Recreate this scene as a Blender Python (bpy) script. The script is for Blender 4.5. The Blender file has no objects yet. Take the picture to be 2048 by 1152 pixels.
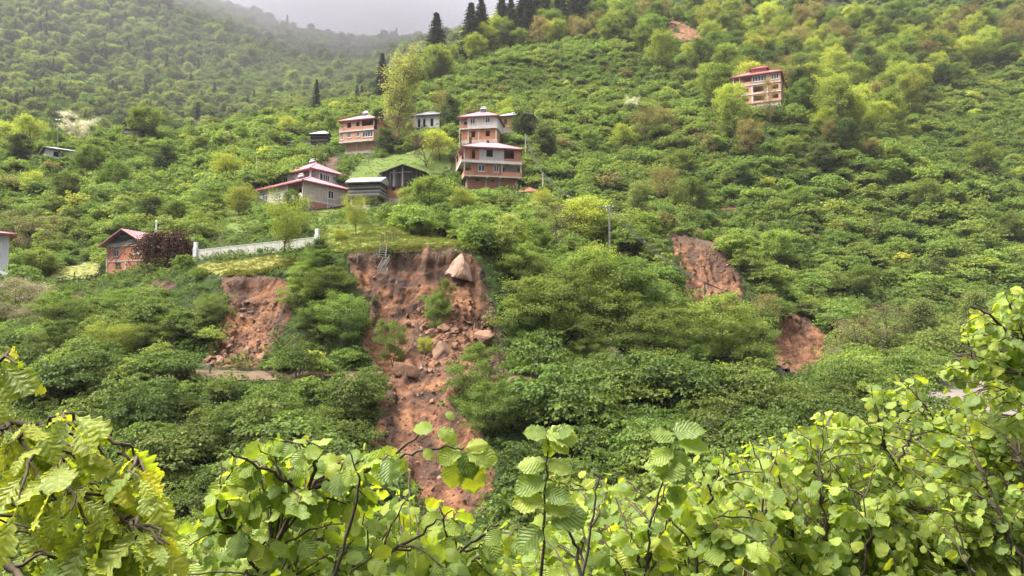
import bpy, bmesh, math, random
import numpy as np
from mathutils import Vector, Matrix

SC = bpy.context.scene
COL = SC.collection
RNG = np.random.default_rng(7)
random.seed(7)

# ---------------------------------------------------------------- camera
F = 1490.0                       # focal length in pixels of a 2048 px wide frame
PITCH = math.radians(4.375)
CP, SP = math.cos(PITCH), math.sin(PITCH)
cam_data = bpy.data.cameras.new('camera')
cam_data.sensor_width = 36.0
cam_data.lens = 36.0 * F / 2048.0
cam_data.clip_start = 0.05
cam_data.clip_end = 5000.0
camera = bpy.data.objects.new('camera', cam_data)
COL.objects.link(camera)
camera.location = (0, 0, 0)
camera.rotation_euler = (math.radians(90) + PITCH, 0, 0)
SC.camera = camera

# ---------------------------------------------------------------- sky, sun, exposure
SUN_EL, SUN_AZ = math.radians(60), math.radians(-98)      # azimuth from +Y towards +X: high, from the left
world = bpy.data.worlds.new('World')
SC.world = world
world.use_nodes = True
wn, wl = world.node_tree.nodes, world.node_tree.links
wn.clear()
w_out = wn.new('ShaderNodeOutputWorld')
w_sky = wn.new('ShaderNodeTexSky')
w_sky.sky_type = 'NISHITA'
w_sky.sun_disc = False
w_sky.sun_elevation = SUN_EL
w_sky.sun_rotation = SUN_AZ
w_sky.dust_density = 4.0
w_b1 = wn.new('ShaderNodeBackground'); w_b1.inputs['Strength'].default_value = 0.05
wl.new(w_sky.outputs[0], w_b1.inputs['Color'])
# overcast cloud deck, zenith brightened far above a standard sky to light the foliage
w_tc = wn.new('ShaderNodeTexCoord')
w_sep = wn.new('ShaderNodeSeparateXYZ'); wl.new(w_tc.outputs['Generated'], w_sep.inputs[0])
w_max = wn.new('ShaderNodeMath'); w_max.operation = 'MAXIMUM'; w_max.inputs[1].default_value = 0.0
wl.new(w_sep.outputs['Z'], w_max.inputs[0])
w_mul = wn.new('ShaderNodeMath'); w_mul.operation = 'MULTIPLY_ADD'
w_mul.inputs[1].default_value = 0.24; w_mul.inputs[2].default_value = 0.006
wl.new(w_max.outputs[0], w_mul.inputs[0])
w_m3 = wn.new('ShaderNodeMath'); w_m3.operation = 'MULTIPLY_ADD'; w_m3.inputs[2].default_value = 0.006
wl.new(w_max.outputs[0], w_m3.inputs[0]); wl.new(w_mul.outputs[0], w_m3.inputs[1])
w_noise = wn.new('ShaderNodeTexNoise'); w_noise.inputs['Scale'].default_value = 2.2; w_noise.inputs['Detail'].default_value = 4
wl.new(w_tc.outputs['Generated'], w_noise.inputs['Vector'])
w_ns = wn.new('ShaderNodeMath'); w_ns.operation = 'MULTIPLY_ADD'
w_ns.inputs[1].default_value = 0.24; w_ns.inputs[2].default_value = 0.88
wl.new(w_noise.outputs['Fac'], w_ns.inputs[0])
w_m2 = wn.new('ShaderNodeMath'); w_m2.operation = 'MULTIPLY'
wl.new(w_m3.outputs[0], w_m2.inputs[0]); wl.new(w_ns.outputs[0], w_m2.inputs[1])
w_b2 = wn.new('ShaderNodeBackground')
w_cr = wn.new('ShaderNodeValToRGB'); wl.new(w_max.outputs[0], w_cr.inputs['Fac'])
w_cr.color_ramp.elements[0].position = 0.30; w_cr.color_ramp.elements[0].color = (0.88, 0.855, 1.0, 1)
w_cr.color_ramp.elements[1].position = 0.85; w_cr.color_ramp.elements[1].color = (1.0, 0.97, 0.90, 1)
wl.new(w_cr.outputs[0], w_b2.inputs['Color'])
wl.new(w_m2.outputs[0], w_b2.inputs['Strength'])
w_add = wn.new('ShaderNodeMixShader'); w_add.inputs[0].default_value = 0.88
wl.new(w_b1.outputs[0], w_add.inputs[1]); wl.new(w_b2.outputs[0], w_add.inputs[2])
wl.new(w_add.outputs[0], w_out.inputs['Surface'])

sun_data = bpy.data.lights.new('sun', 'SUN')
sun_data.energy = 1.15
sun_data.angle = math.radians(32)
sun_data.color = (1.0, 0.95, 0.84)
sun = bpy.data.objects.new('sun', sun_data)
COL.objects.link(sun)
sd = Vector((math.sin(SUN_AZ) * math.cos(SUN_EL), math.cos(SUN_AZ) * math.cos(SUN_EL), math.sin(SUN_EL)))
sun.rotation_euler = (-sd).to_track_quat('-Z', 'Y').to_euler()
sun.location = sd * 50

SC.view_settings.view_transform = 'Standard'
SC.view_settings.look = 'None'
SC.view_settings.gamma = 1.0
SC.view_settings.use_curve_mapping = False
SC.view_settings.exposure = 3.8
cy = SC.cycles
cy.max_bounces = 5; cy.diffuse_bounces = 2; cy.glossy_bounces = 2; cy.transmission_bounces = 4
cy.transparent_max_bounces = 6; cy.volume_bounces = 0
cy.caustics_reflective = False; cy.caustics_refractive = False
cy.use_denoising = True
cy.use_adaptive_sampling = True; cy.adaptive_threshold = 0.02
cy.volume_step_rate = 4.0

# ---------------------------------------------------------------- pixel <-> world
def at(px, py, Y):
    """the point at depth Y (metres straight ahead) seen at pixel px, py of the 2048 x 1152 photograph"""
    x, y = (px - 1024) / F, (576 - py) / F
    d = (x, CP - y * SP, SP + y * CP)
    s = Y / d[1]
    return np.array([d[0] * s, Y, d[2] * s])

def project(P):
    P = np.asarray(P, float)
    zc = P[..., 1] * CP + P[..., 2] * SP
    yc = -P[..., 1] * SP + P[..., 2] * CP
    zc = np.where(zc < 0.05, 0.05, zc)
    return 1024 + F * P[..., 0] / zc, 576 - F * yc / zc

def inside(px, py, poly):
    px = np.asarray(px, float); py = np.asarray(py, float)
    r = np.zeros(px.shape, bool)
    n = len(poly)
    for i in range(n):
        x1, y1 = poly[i]; x2, y2 = poly[(i + 1) % n]
        if y1 == y2: continue
        c = (y1 > py) != (y2 > py)
        r ^= c & (px < (x2 - x1) * (py - y1) / (y2 - y1) + x1)
    return r

def edge_dist(px, py, poly):
    px = np.asarray(px, float); py = np.asarray(py, float)
    best = np.full(px.shape, 1e9)
    n = len(poly)
    for i in range(n):
        ax, ay = poly[i]; bx, by = poly[(i + 1) % n]
        dx, dy = bx - ax, by - ay
        t = np.clip(((px - ax) * dx + (py - ay) * dy) / max(dx * dx + dy * dy, 1e-9), 0, 1)
        best = np.minimum(best, np.hypot(px - ax - t * dx, py - ay - t * dy))
    return best

# ---------------------------------------------------------------- value noise
_perm = RNG.random((64, 64, 64)).astype(np.float32)
def vnoise(P, scale):
    P = np.asarray(P, float) * scale + 1000.0
    i = np.floor(P).astype(int); f = P - i
    f = f * f * (3 - 2 * f)
    out = 0
    for dx in (0, 1):
        wx = f[..., 0] if dx else 1 - f[..., 0]
        for dy in (0, 1):
            wy = f[..., 1] if dy else 1 - f[..., 1]
            for dz in (0, 1):
                wz = f[..., 2] if dz else 1 - f[..., 2]
                out = out + wx * wy * wz * _perm[(i[..., 0] + dx) % 64, (i[..., 1] + dy) % 64, (i[..., 2] + dz) % 64]
    return out * 2 - 1

def fbm(P, scale, n=4, gain=0.5):
    a, s, t = 1.0, scale, 0
    for k in range(n):
        t = t + a * vnoise(P, s); a *= gain; s *= 2.03
    return t

# ---------------------------------------------------------------- node helpers / materials
MATS = {}
def new_mat(name):
    m = bpy.data.materials.new(name); m.use_nodes = True
    nt = m.node_tree; nt.nodes.clear()
    MATS[name] = m
    return m, nt.nodes, nt.links

def ramp(n, l, fac, stops):
    r = n.new('ShaderNodeValToRGB')
    e = r.color_ramp.elements
    while len(e) < len(stops): e.new(0.5)
    for k, (p, c) in enumerate(stops):
        e[k].position = p; e[k].color = (*c, 1)
    l.new(fac, r.inputs['Fac'])
    return r.outputs['Color']

def noise(n, l, scale, detail=4, rough=0.55, vec=None, dist=0.0):
    t = n.new('ShaderNodeTexNoise')
    t.inputs['Scale'].default_value = scale; t.inputs['Detail'].default_value = detail
    t.inputs['Roughness'].default_value = rough; t.inputs['Distortion'].default_value = dist
    if vec is not None: l.new(vec, t.inputs['Vector'])
    return t.outputs['Fac']

def mixc(n, l, fac, a, b, mode='MIX'):
    m = n.new('ShaderNodeMix'); m.data_type = 'RGBA'; m.blend_type = mode
    for s, v in ((m.inputs[0], fac), (m.inputs[6], a), (m.inputs[7], b)):
        if hasattr(v, 'links'): l.new(v, s)
        elif isinstance(v, (int, float)): s.default_value = v
        else: s.default_value = (*v, 1)
    return m.outputs[2]

def math_(n, l, op, a, b=0.0, c=0.0):
    m = n.new('ShaderNodeMath'); m.operation = op
    for s, v in zip(m.inputs, (a, b, c)):
        if hasattr(v, 'links'): l.new(v, s)
        else: s.default_value = v
    return m.outputs[0]

def mapping(n, l, vec, scale=(1, 1, 1), rot=(0, 0, 0)):
    m = n.new('ShaderNodeMapping')
    m.inputs['Scale'].default_value = scale; m.inputs['Rotation'].default_value = rot
    l.new(vec, m.inputs['Vector'])
    return m.outputs[0]

def finish(n, l, col, rough=0.8, bump=None, bstr=0.3, bdist=0.05, spec=0.3, metallic=0.0):
    b = n.new('ShaderNodeBsdfPrincipled'); o = n.new('ShaderNodeOutputMaterial')
    if hasattr(col, 'links'): l.new(col, b.inputs['Base Color'])
    else: b.inputs['Base Color'].default_value = (*col, 1)
    if hasattr(rough, 'links'): l.new(rough, b.inputs['Roughness'])
    else: b.inputs['Roughness'].default_value = rough
    b.inputs['Specular IOR Level'].default_value = spec
    b.inputs['Metallic'].default_value = metallic
    if bump is not None:
        bp = n.new('ShaderNodeBump'); bp.inputs['Strength'].default_value = bstr; bp.inputs['Distance'].default_value = bdist
        l.new(bump, bp.inputs['Height']); l.new(bp.outputs[0], b.inputs['Normal'])
    l.new(b.outputs[0], o.inputs['Surface'])
    return b

def simple(name, col, var=0.25, scale=3.0, rough=0.8, streak=False, spec=0.3, metallic=0.0, bump=0.15):
    """a painted or raw surface with blotches, grain and, if streak, run-off streaks"""
    m, n, l = new_mat(name)
    tc = n.new('ShaderNodeTexCoord')
    f = noise(n, l, scale, 6, 0.65, tc.outputs['Object'])
    d = tuple(c * (1 - var) for c in col); u = tuple(min(1, c * (1 + var * 0.7)) for c in col)
    c = ramp(n, l, f, [(0.28, d), (0.5, col), (0.75, u)])
    if streak:
        v = mapping(n, l, tc.outputs['Object'], (4.0, 4.0, 0.35))
        s = noise(n, l, 1.6, 5, 0.7, v)
        c = mixc(n, l, math_(n, l, 'MULTIPLY', ramp(n, l, s, [(0.45, (0, 0, 0)), (0.75, (1, 1, 1))]), 0.55), c, tuple(x * 0.35 for x in col))
    finish(n, l, c, rough, f, bump, 0.02, spec, metallic)
    return m

def foliage(name, dark, light, young, trans=0.44, rough=0.6, spread=0.35, young_at=0.78):
    """leaf colour: tint (per leaf) and the random value of the object or instance choose between three leaf colours"""
    m, n, l = new_mat(name)
    at_ = n.new('ShaderNodeAttribute'); at_.attribute_name = 'tint'
    oi = n.new('ShaderNodeObjectInfo')
    rnd = math_(n, l, 'MULTIPLY_ADD', oi.outputs['Random'], spread, -spread / 2)
    fac = math_(n, l, 'ADD', at_.outputs['Fac'], rnd)
    c = ramp(n, l, fac, [(0.0, dark), (0.55, light), (young_at, light), (1.0, young)])
    hs = n.new('ShaderNodeHueSaturation')
    r2 = math_(n, l, 'FRACT', math_(n, l, 'MULTIPLY', oi.outputs['Random'], 17.31))
    l.new(math_(n, l, 'MULTIPLY_ADD', r2, 0.035, 0.4825), hs.inputs['Hue'])
    r3 = math_(n, l, 'FRACT', math_(n, l, 'MULTIPLY', oi.outputs['Random'], 41.7))
    l.new(math_(n, l, 'MULTIPLY_ADD', r3, 0.5, 0.75), hs.inputs['Value'])
    l.new(c, hs.inputs['Color'])
    b = n.new('ShaderNodeBsdfPrincipled')
    b.inputs['Roughness'].default_value = rough; b.inputs['Specular IOR Level'].default_value = 0.18
    l.new(hs.outputs[0], b.inputs['Base Color'])
    t = n.new('ShaderNodeBsdfTranslucent')
    tc = mixc(n, l, 0.6, hs.outputs[0], (0.9, 1.0, 0.25), 'MULTIPLY')
    tb = n.new('ShaderNodeHueSaturation'); tb.inputs['Value'].default_value = 1.25
    l.new(tc, tb.inputs['Color']); l.new(tb.outputs[0], t.inputs['Color'])
    mx = n.new('ShaderNodeMixShader'); mx.inputs[0].default_value = trans
    l.new(b.outputs[0], mx.inputs[1]); l.new(t.outputs[0], mx.inputs[2])
    o = n.new('ShaderNodeOutputMaterial'); l.new(mx.outputs[0], o.inputs['Surface'])
    return m

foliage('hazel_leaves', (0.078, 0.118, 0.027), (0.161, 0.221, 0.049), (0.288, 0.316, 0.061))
foliage('hazel_leaves_shade_slope', (0.050, 0.083, 0.022), (0.108, 0.152, 0.035), (0.198, 0.230, 0.048))  # darker copy of hazel_leaves: the lower slope's shade is put into the colour
foliage('broadleaf_leaves', (0.067, 0.101, 0.024), (0.145, 0.196, 0.043), (0.270, 0.289, 0.061), spread=0.6)
foliage('gully_leaves', (0.074, 0.112, 0.028), (0.158, 0.215, 0.048), (0.231, 0.270, 0.058))
foliage('spring_leaves', (0.169, 0.202, 0.040), (0.288, 0.322, 0.061), (0.441, 0.404, 0.072))
foliage('pale_leaves', (0.145, 0.168, 0.061), (0.253, 0.269, 0.094), (0.355, 0.336, 0.121))
foliage('bronze_leaves', (0.108, 0.096, 0.045), (0.215, 0.179, 0.077), (0.304, 0.256, 0.090))
foliage('brown_buds', (0.085, 0.058, 0.040), (0.16, 0.11, 0.07), (0.21, 0.16, 0.09), trans=0.2)
foliage('dark_leaves', (0.034, 0.057, 0.020), (0.071, 0.101, 0.035), (0.128, 0.154, 0.048))
foliage('purple_leaves', (0.022, 0.008, 0.010), (0.060, 0.020, 0.024), (0.13, 0.11, 0.045), trans=0.3)
foliage('ash_leaves', (0.101, 0.128, 0.048), (0.187, 0.215, 0.072), (0.253, 0.269, 0.094))
foliage('needles', (0.012, 0.024, 0.014), (0.026, 0.044, 0.022), (0.045, 0.07, 0.03), trans=0.1)
foliage('blossom', (0.42, 0.38, 0.36), (0.66, 0.60, 0.60), (0.75, 0.72, 0.70), trans=0.3)
foliage('dusty_blossom', (0.16, 0.15, 0.09), (0.30, 0.26, 0.19), (0.42, 0.36, 0.31), trans=0.3)
foliage('grass_blades', (0.104, 0.125, 0.025), (0.194, 0.203, 0.045), (0.317, 0.262, 0.073), trans=0.3)
foliage('meadow_blades', (0.226, 0.215, 0.051), (0.326, 0.286, 0.077), (0.406, 0.338, 0.113), trans=0.3)
foliage('herb_leaves', (0.041, 0.070, 0.017), (0.084, 0.127, 0.029), (0.164, 0.194, 0.043))
foliage('dry_stalks', (0.14, 0.10, 0.06), (0.26, 0.20, 0.12), (0.33, 0.27, 0.17), trans=0.1)

def bark(name, a, b):
    m, n, l = new_mat(name)
    tc = n.new('ShaderNodeTexCoord')
    v = mapping(n, l, tc.outputs['Object'], (1, 1, 0.25))
    f = noise(n, l, 14, 5, 0.7, v)
    finish(n, l, ramp(n, l, f, [(0.3, a), (0.7, b)]), 0.9, f, 0.5, 0.02, 0.2)
bark('bark', (0.035, 0.026, 0.020), (0.10, 0.078, 0.058))
bark('pale_bark', (0.16, 0.14, 0.12), (0.33, 0.30, 0.26))

# ---------------------------------------------------------------- object helpers
def link(o, parent=None):
    COL.objects.link(o)
    if parent is not None: o.parent = parent
    return o

def mesh_from(name, V, faces, mat, smooth=False, attrs=None):
    me = bpy.data.meshes.new(name)
    V = np.asarray(V, np.float32).reshape(-1, 3)
    if isinstance(faces, np.ndarray):
        k = faces.shape[1]; nf = faces.shape[0]
        me.vertices.add(len(V)); me.vertices.foreach_set('co', V.ravel())
        me.loops.add(nf * k); me.loops.foreach_set('vertex_index', faces.astype(np.int32).ravel())
        me.polygons.add(nf); me.polygons.foreach_set('loop_start', np.arange(0, nf * k, k, dtype=np.int32))
        me.polygons.foreach_set('loop_total', np.full(nf, k, np.int32))
    else:
        me.from_pydata([tuple(v) for v in V], [], [tuple(f) for f in faces])
    if attrs:
        for nm, a in attrs.items():
            at_ = me.attributes.new(nm, 'FLOAT', 'POINT')
            at_.data.foreach_set('value', np.asarray(a, np.float32).ravel())
    mats = mat if isinstance(mat, (list, tuple)) else [mat]
    for m in mats: me.materials.append(MATS[m] if isinstance(m, str) else m)
    if smooth: me.polygons.foreach_set('use_smooth', np.ones(len(me.polygons), bool))
    me.update(calc_edges=True)
    me.validate()
    return me

def obj(name, me, parent=None, loc=None):
    o = bpy.data.objects.new(name, me)
    link(o, parent)
    if loc is not None: o.location = tuple(loc)
    return o

def empty(name, loc=(0, 0, 0), rz=0.0):
    o = bpy.data.objects.new(name, None); link(o)
    o.empty_display_size = 0.2
    o.location = tuple(loc); o.rotation_euler = (0, 0, rz)
    return o

def tag(o, label=None, cat=None, group=None, kind=None):
    if label: o['label'] = label
    if cat: o['category'] = cat
    if group: o['group'] = group
    if kind: o['kind'] = kind
    return o

class MB:
    """collects boxes, bars, tubes and polygons into one mesh"""
    def __init__(s): s.v = []; s.f = []
    def add(s, vs, fs):
        k = len(s.v); s.v += [tuple(map(float, v)) for v in vs]; s.f += [tuple(i + k for i in f) for f in fs]
        return s
    def box(s, x0, x1, y0, y1, z0, z1):
        return s.add([(x0, y0, z0), (x1, y0, z0), (x1, y1, z0), (x0, y1, z0), (x0, y0, z1), (x1, y0, z1), (x1, y1, z1), (x0, y1, z1)],
                     [(3, 2, 1, 0), (4, 5, 6, 7), (0, 1, 5, 4), (1, 2, 6, 5), (2, 3, 7, 6), (3, 0, 4, 7)])
    def bar(s, a, b, w, h=None):
        a = Vector(a); b = Vector(b); h = h or w
        d = (b - a).normalized()
        u = d.cross(Vector((0, 0, 1)))
        u = Vector((1, 0, 0)) if u.length < 1e-4 else u.normalized()
        t = u.cross(d)
        vs = []
        for p in (a, b):
            for su, st in ((-1, -1), (1, -1), (1, 1), (-1, 1)):
                vs.append(p + u * su * w / 2 + t * st * h / 2)
        return s.add(vs, [(3, 2, 1, 0), (4, 5, 6, 7), (0, 1, 5, 4), (1, 2, 6, 5), (2, 3, 7, 6), (3, 0, 4, 7)])
    def tube(s, pts, radii, k=6):
        V, Fc = tube(pts, radii, k)
        return s.add(V, [tuple(f) for f in Fc])
    def build(s, name, mat, parent=None, smooth=False):
        return obj(name, mesh_from(name, s.v, s.f, mat, smooth), parent)

def tube(pts, radii, k=5):
    P = np.asarray(pts, float); n = len(P)
    R = np.asarray(radii, float) * np.ones(n)
    T = np.gradient(P, axis=0); T /= np.linalg.norm(T, axis=1, keepdims=True) + 1e-9
    ref = np.tile(np.array([[0.31, 0.95, 0.05]]), (n, 1))
    U = np.cross(T, ref); U /= np.linalg.norm(U, axis=1, keepdims=True) + 1e-9
    W = np.cross(T, U)
    a = np.arange(k) * 2 * np.pi / k
    V = P[:, None, :] + R[:, None, None] * (np.cos(a)[None, :, None] * U[:, None, :] + np.sin(a)[None, :, None] * W[:, None, :])
    idx = np.arange(n * k).reshape(n, k)
    nx = np.roll(idx, -1, axis=1)
    Fc = np.stack([idx[:-1], nx[:-1], nx[1:], idx[1:]], -1).reshape(-1, 4)
    return V.reshape(-1, 3), Fc

def unit(v): return v / (np.linalg.norm(v, axis=-1, keepdims=True) + 1e-9)

def leaf_cards(C, D, N, L, Wd, fold=0.25):
    """kite-shaped leaves folded along the midrib: C base points, D midrib directions, N normals, L lengths, Wd widths"""
    D = unit(D); S = unit(np.cross(D, N)); N = unit(np.cross(S, D))
    L = np.asarray(L).reshape(-1, 1) * np.ones((len(C), 1)); Wd = np.asarray(Wd).reshape(-1, 1) * np.ones((len(C), 1))
    m = C + D * L * 0.45
    V = np.stack([C, m + S * Wd * 0.5 + N * Wd * fold, C + D * L - N * L * 0.12, m - S * Wd * 0.5 + N * Wd * fold], 1)
    k = np.arange(len(C))[:, None] * 4
    Fc = np.concatenate([k + np.array([[0, 1, 2]]), k + np.array([[0, 2, 3]])], 0)
    return V.reshape(-1, 3), Fc

def rand_dirs(n, rng):
    v = rng.normal(size=(n, 3)); return unit(v)
# ================================================================ TERRAIN
# profile lines of the near bank as functions of X (world): valley floor, foot of bank, track edges, rim
def _line(pts):
    """pts (px, py, Y) -> arrays X, Y, Z sorted by X"""
    w = np.array([at(*p) for p in pts])
    w = w[np.argsort(w[:, 0])]
    return w
RIM = _line([(-260, 640, 96), (0, 592, 90), (110, 577, 88), (200, 566, 87), (300, 560, 82), (400, 549, 72.5), (490, 548, 70), (560, 534, 70.5), (640, 506, 69), (700, 503, 68),
             (760, 496, 67.2), (850, 491, 67), (925, 494, 67.2), (1000, 508, 68), (1100, 545, 72), (1200, 590, 76), (1330, 640, 78),
             (1500, 700, 78), (1700, 742, 78), (1850, 748, 77), (2048, 748, 76), (2300, 748, 76)])
TRACK_IN = _line([(-260, 735, 64), (0, 735, 64), (330, 737, 61), (480, 742, 59.5), (800, 742, 59), (1035, 752, 59), (1300, 760, 60), (1500, 764, 61), (1700, 768, 64), (1850, 760, 70), (2048, 751, 74), (2300, 751, 74)])
TRACK_OUT = _line([(-260, 756, 60), (0, 756, 60), (330, 758, 58), (480, 764, 56.5), (800, 764, 56), (1035, 772, 56), (1300, 782, 56.5), (1500, 786, 57), (1700, 790, 57), (1850, 815, 52), (2048, 838, 48), (2300, 838, 48)])
FOOT_Y, FOOT_Z = 42.0, -9.4
VAL_Y, VAL_Z = 26.0, -14.5
NEAR = [(0.0, -1.75), (0.8, -1.8), (3.5, -4.2), (9, -8.8), (17, -13.4)]

_CTRL = []
def _c(px, py, Y, h=0.0):
    p = at(px, py, Y); _CTRL.append((p[0], p[1], p[2] - h))
for w in RIM: _CTRL.append(tuple(w))
for a in [  # the meadow, the hamlet and the slopes above it; last value = height of the plants that hide the ground there
    (430, 512, 80), (560, 502, 79), (640, 492, 78), (700, 450, 92), (760, 445, 93), (640, 430, 105), (480, 440, 108), (400, 470, 95),
    (230, 557, 95), (150, 540, 100), (320, 530, 96), (60, 545, 98),
    (590, 418, 124), (690, 412, 126), (800, 403, 128), (620, 372, 140), (900, 395, 130), (970, 380, 146), (1060, 388, 142), (850, 345, 150),
    (950, 290, 168), (1030, 272, 182), (845, 265, 188), (700, 312, 176), (630, 292, 188), (570, 292, 190),
    (800, 430, 110, 2), (900, 450, 95, 2), (1000, 450, 95, 2), (1100, 460, 95, 2), (1200, 470, 100, 2), (1250, 410, 135, 2),
    (1150, 350, 150, 2), (1350, 330, 160, 2), (1300, 420, 125, 1.5), (1335, 470, 103), (1400, 480, 101), (1450, 500, 98), (1475, 565, 92), (1400, 575, 91),
    (1300, 540, 90, 1.5), (1550, 560, 100, 2), (1600, 640, 88, 1), (1640, 660, 88), (1560, 700, 82, 0.5), (1750, 650, 95, 2), (1900, 650, 100, 2), (2040, 660, 105, 2),
    (1700, 540, 115, 2), (2000, 540, 125, 2), (1700, 400, 150, 2), (2000, 400, 155, 2), (1500, 400, 138, 2), (1500, 300, 161, 2), (1600, 300, 163, 2), (1700, 250, 205, 2), (2000, 230, 215, 2),
    (1525, 212, 192), (1571, 203, 183), (1490, 214, 186), (1400, 240, 190, 2), (1900, 150, 255, 4), (2048, 100, 275, 3), (1700, 90, 290, 5), (1500, 70, 300, 6), (1370, 60, 300), (1250, 110, 262, 2),
    (1400, 170, 232, 2), (1100, 250, 195, 2), (1200, 320, 165, 2), (1000, 140, 252, 2), (1120, 105, 272, 2), (900, 210, 222, 2), (800, 240, 205, 2), (700, 250, 205, 2),
    (860, 150, 272, 4), (760, 175, 262, 4), (1000, 70, 300, 6), (1150, 40, 310, 6), (650, 205, 245, 3), (550, 235, 228, 2), (450, 245, 225, 2), (350, 262, 208, 2),
    (240, 280, 188), (100, 290, 175, 1), (0, 300, 168, 1), (55, 310, 160), (-200, 300, 165, 1), (100, 350, 145, 2), (300, 350, 152, 2), (450, 320, 165, 2), (200, 430, 122, 2),
    (350, 430, 118, 2), (50, 440, 118, 2), (500, 380, 130, 1), (-200, 420, 120, 2), (-300, 560, 100, 2), (420, 280, 190, 2),
    (1500, 0, 330, 6), (1800, 0, 345, 5), (2100, 20, 330, 4), (1300, 0, 330, 6), (1500, -120, 390, 6), (2000, -120, 400, 5), (1200, -60, 350, 6), (1050, 10, 325, 6),
    (2400, 300, 220, 2), (2400, 550, 140, 2), (2400, 50, 330, 4),
]: _c(*a)
# behind the shoulder: the side valley, then the far hill under the cloud
for a in [(600, 205, 300, 14), (450, 235, 290, 14), (300, 262, 270, 12), (100, 285, 245, 10), (-150, 290, 240, 8), (760, 170, 330, 12),
          (0, 235, 330), (200, 240, 345), (400, 215, 380), (560, 195, 410), (700, 165, 430),
          (0, 120, 410), (200, 130, 430), (400, 110, 470), (600, 120, 500), (720, 120, 520), (0, 0, 480), (200, 0, 510), (400, 20, 540), (520, 45, 560), (640, 78, 575), (740, 105, 590), (860, 130, 600), (1000, 150, 610),
          (0, -120, 560), (300, -60, 590), (-300, 0, 470), (-300, 200, 330), (440, 12, 590), (560, 60, 610)]:
    _c(*a)
for a in [(-160, 640, 120), (0, 700, 130), (160, 720, 90), (320, 720, 75), (500, 500, 170), (-60, 620, 160), (-420, 450, 260), (-500, 700, 320), (-330, 200, 60), (-200, 110, 22), (300, 60, -2), (420, 260, 95)]:
    _CTRL.append(tuple(map(float, a)))
_CT = np.array(_CTRL)
_S = 100.0; _EPS = 0.05
def _phi(r2): return np.sqrt(r2 + _EPS * _EPS)
_A = _CT[:, :2] / _S
_n = len(_A)
_K = _phi(((_A[:, None] - _A[None]) ** 2).sum(-1)) - np.eye(_n) * 0.004
_PM = np.c_[np.ones(_n), _A]
_M = np.block([[_K, _PM], [_PM.T, np.zeros((3, 3))]])
_W = np.linalg.solve(_M, np.r_[_CT[:, 2], 0, 0, 0])
def _upper(X, Y):
    P = np.stack([X, Y], -1).reshape(-1, 2) / _S
    out = np.empty(len(P))
    for i in range(0, len(P), 40000):
        q = P[i:i + 40000]
        out[i:i + 40000] = _phi(((q[:, None] - _A[None]) ** 2).sum(-1)) @ _W[:_n] + _W[_n] + q @ _W[_n + 1:]
    return out.reshape(np.shape(X))

def H(X, Y, rough=True):
    """height of the ground at X, Y"""
    X = np.asarray(X, float); Y = np.asarray(Y, float)
    X, Y = np.broadcast_arrays(X, Y)
    ry = np.interp(X, RIM[:, 0], RIM[:, 1]); rz = np.interp(X, RIM[:, 0], RIM[:, 2])
    iy = np.interp(X, TRACK_IN[:, 0], TRACK_IN[:, 1]); iz = np.interp(X, TRACK_IN[:, 0], TRACK_IN[:, 2])
    oy = np.interp(X, TRACK_OUT[:, 0], TRACK_OUT[:, 1]); oz = np.interp(X, TRACK_OUT[:, 0], TRACK_OUT[:, 2])
    ry = np.maximum(ry, iy + 2.0)
    up = _upper(X, np.maximum(Y, ry))
    t = np.clip((Y - iy) / (ry - iy), 0, 1)
    rim_up = _upper(X, ry)
    # steeper in the upper half of the bank than at its foot
    tt = 0.62 * t + 0.38 * t * t
    bank = iz + (rim_up - iz) * tt
    tr = oz + (iz - oz) * np.clip((Y - oy) / (iy - oy), 0, 1)
    low = FOOT_Z + (oz - FOOT_Z) * np.clip((Y - FOOT_Y) / (oy - FOOT_Y), 0, 1)
    val = VAL_Z + (FOOT_Z - VAL_Z) * np.clip((Y - VAL_Y) / (FOOT_Y - VAL_Y), 0, 1)
    nr = np.interp(Y, [a for a, b in NEAR] + [VAL_Y], [b for a, b in NEAR] + [VAL_Z])
    z = np.where(Y >= ry, up, np.where(Y >= iy, bank, np.where(Y >= oy, tr, np.where(Y >= FOOT_Y, low, np.where(Y >= VAL_Y, val, nr)))))
    if rough:
        P = np.stack([X, Y, np.zeros_like(X)], -1)
        far = np.clip((Y - 90) / 150, 0, 1)
        z = z + far * 2.2 * fbm(P, 0.035, 3)
        z = z + 0.22 * np.clip((Y - 2) / 20, 0, 1) * fbm(P, 0.30, 3) * np.where((Y > oy - 1) & (Y < iy + 1), 0.25, 1.0)
    return z

def ground(px, Y):
    """the ground point at photograph column px and depth Y"""
    zc = Y
    for _ in range(4):
        X = (px - 1024) / F * zc
        z = float(H(X, Y))
        zc = Y * CP + z * SP
    return np.array([X, Y, z])

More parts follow.
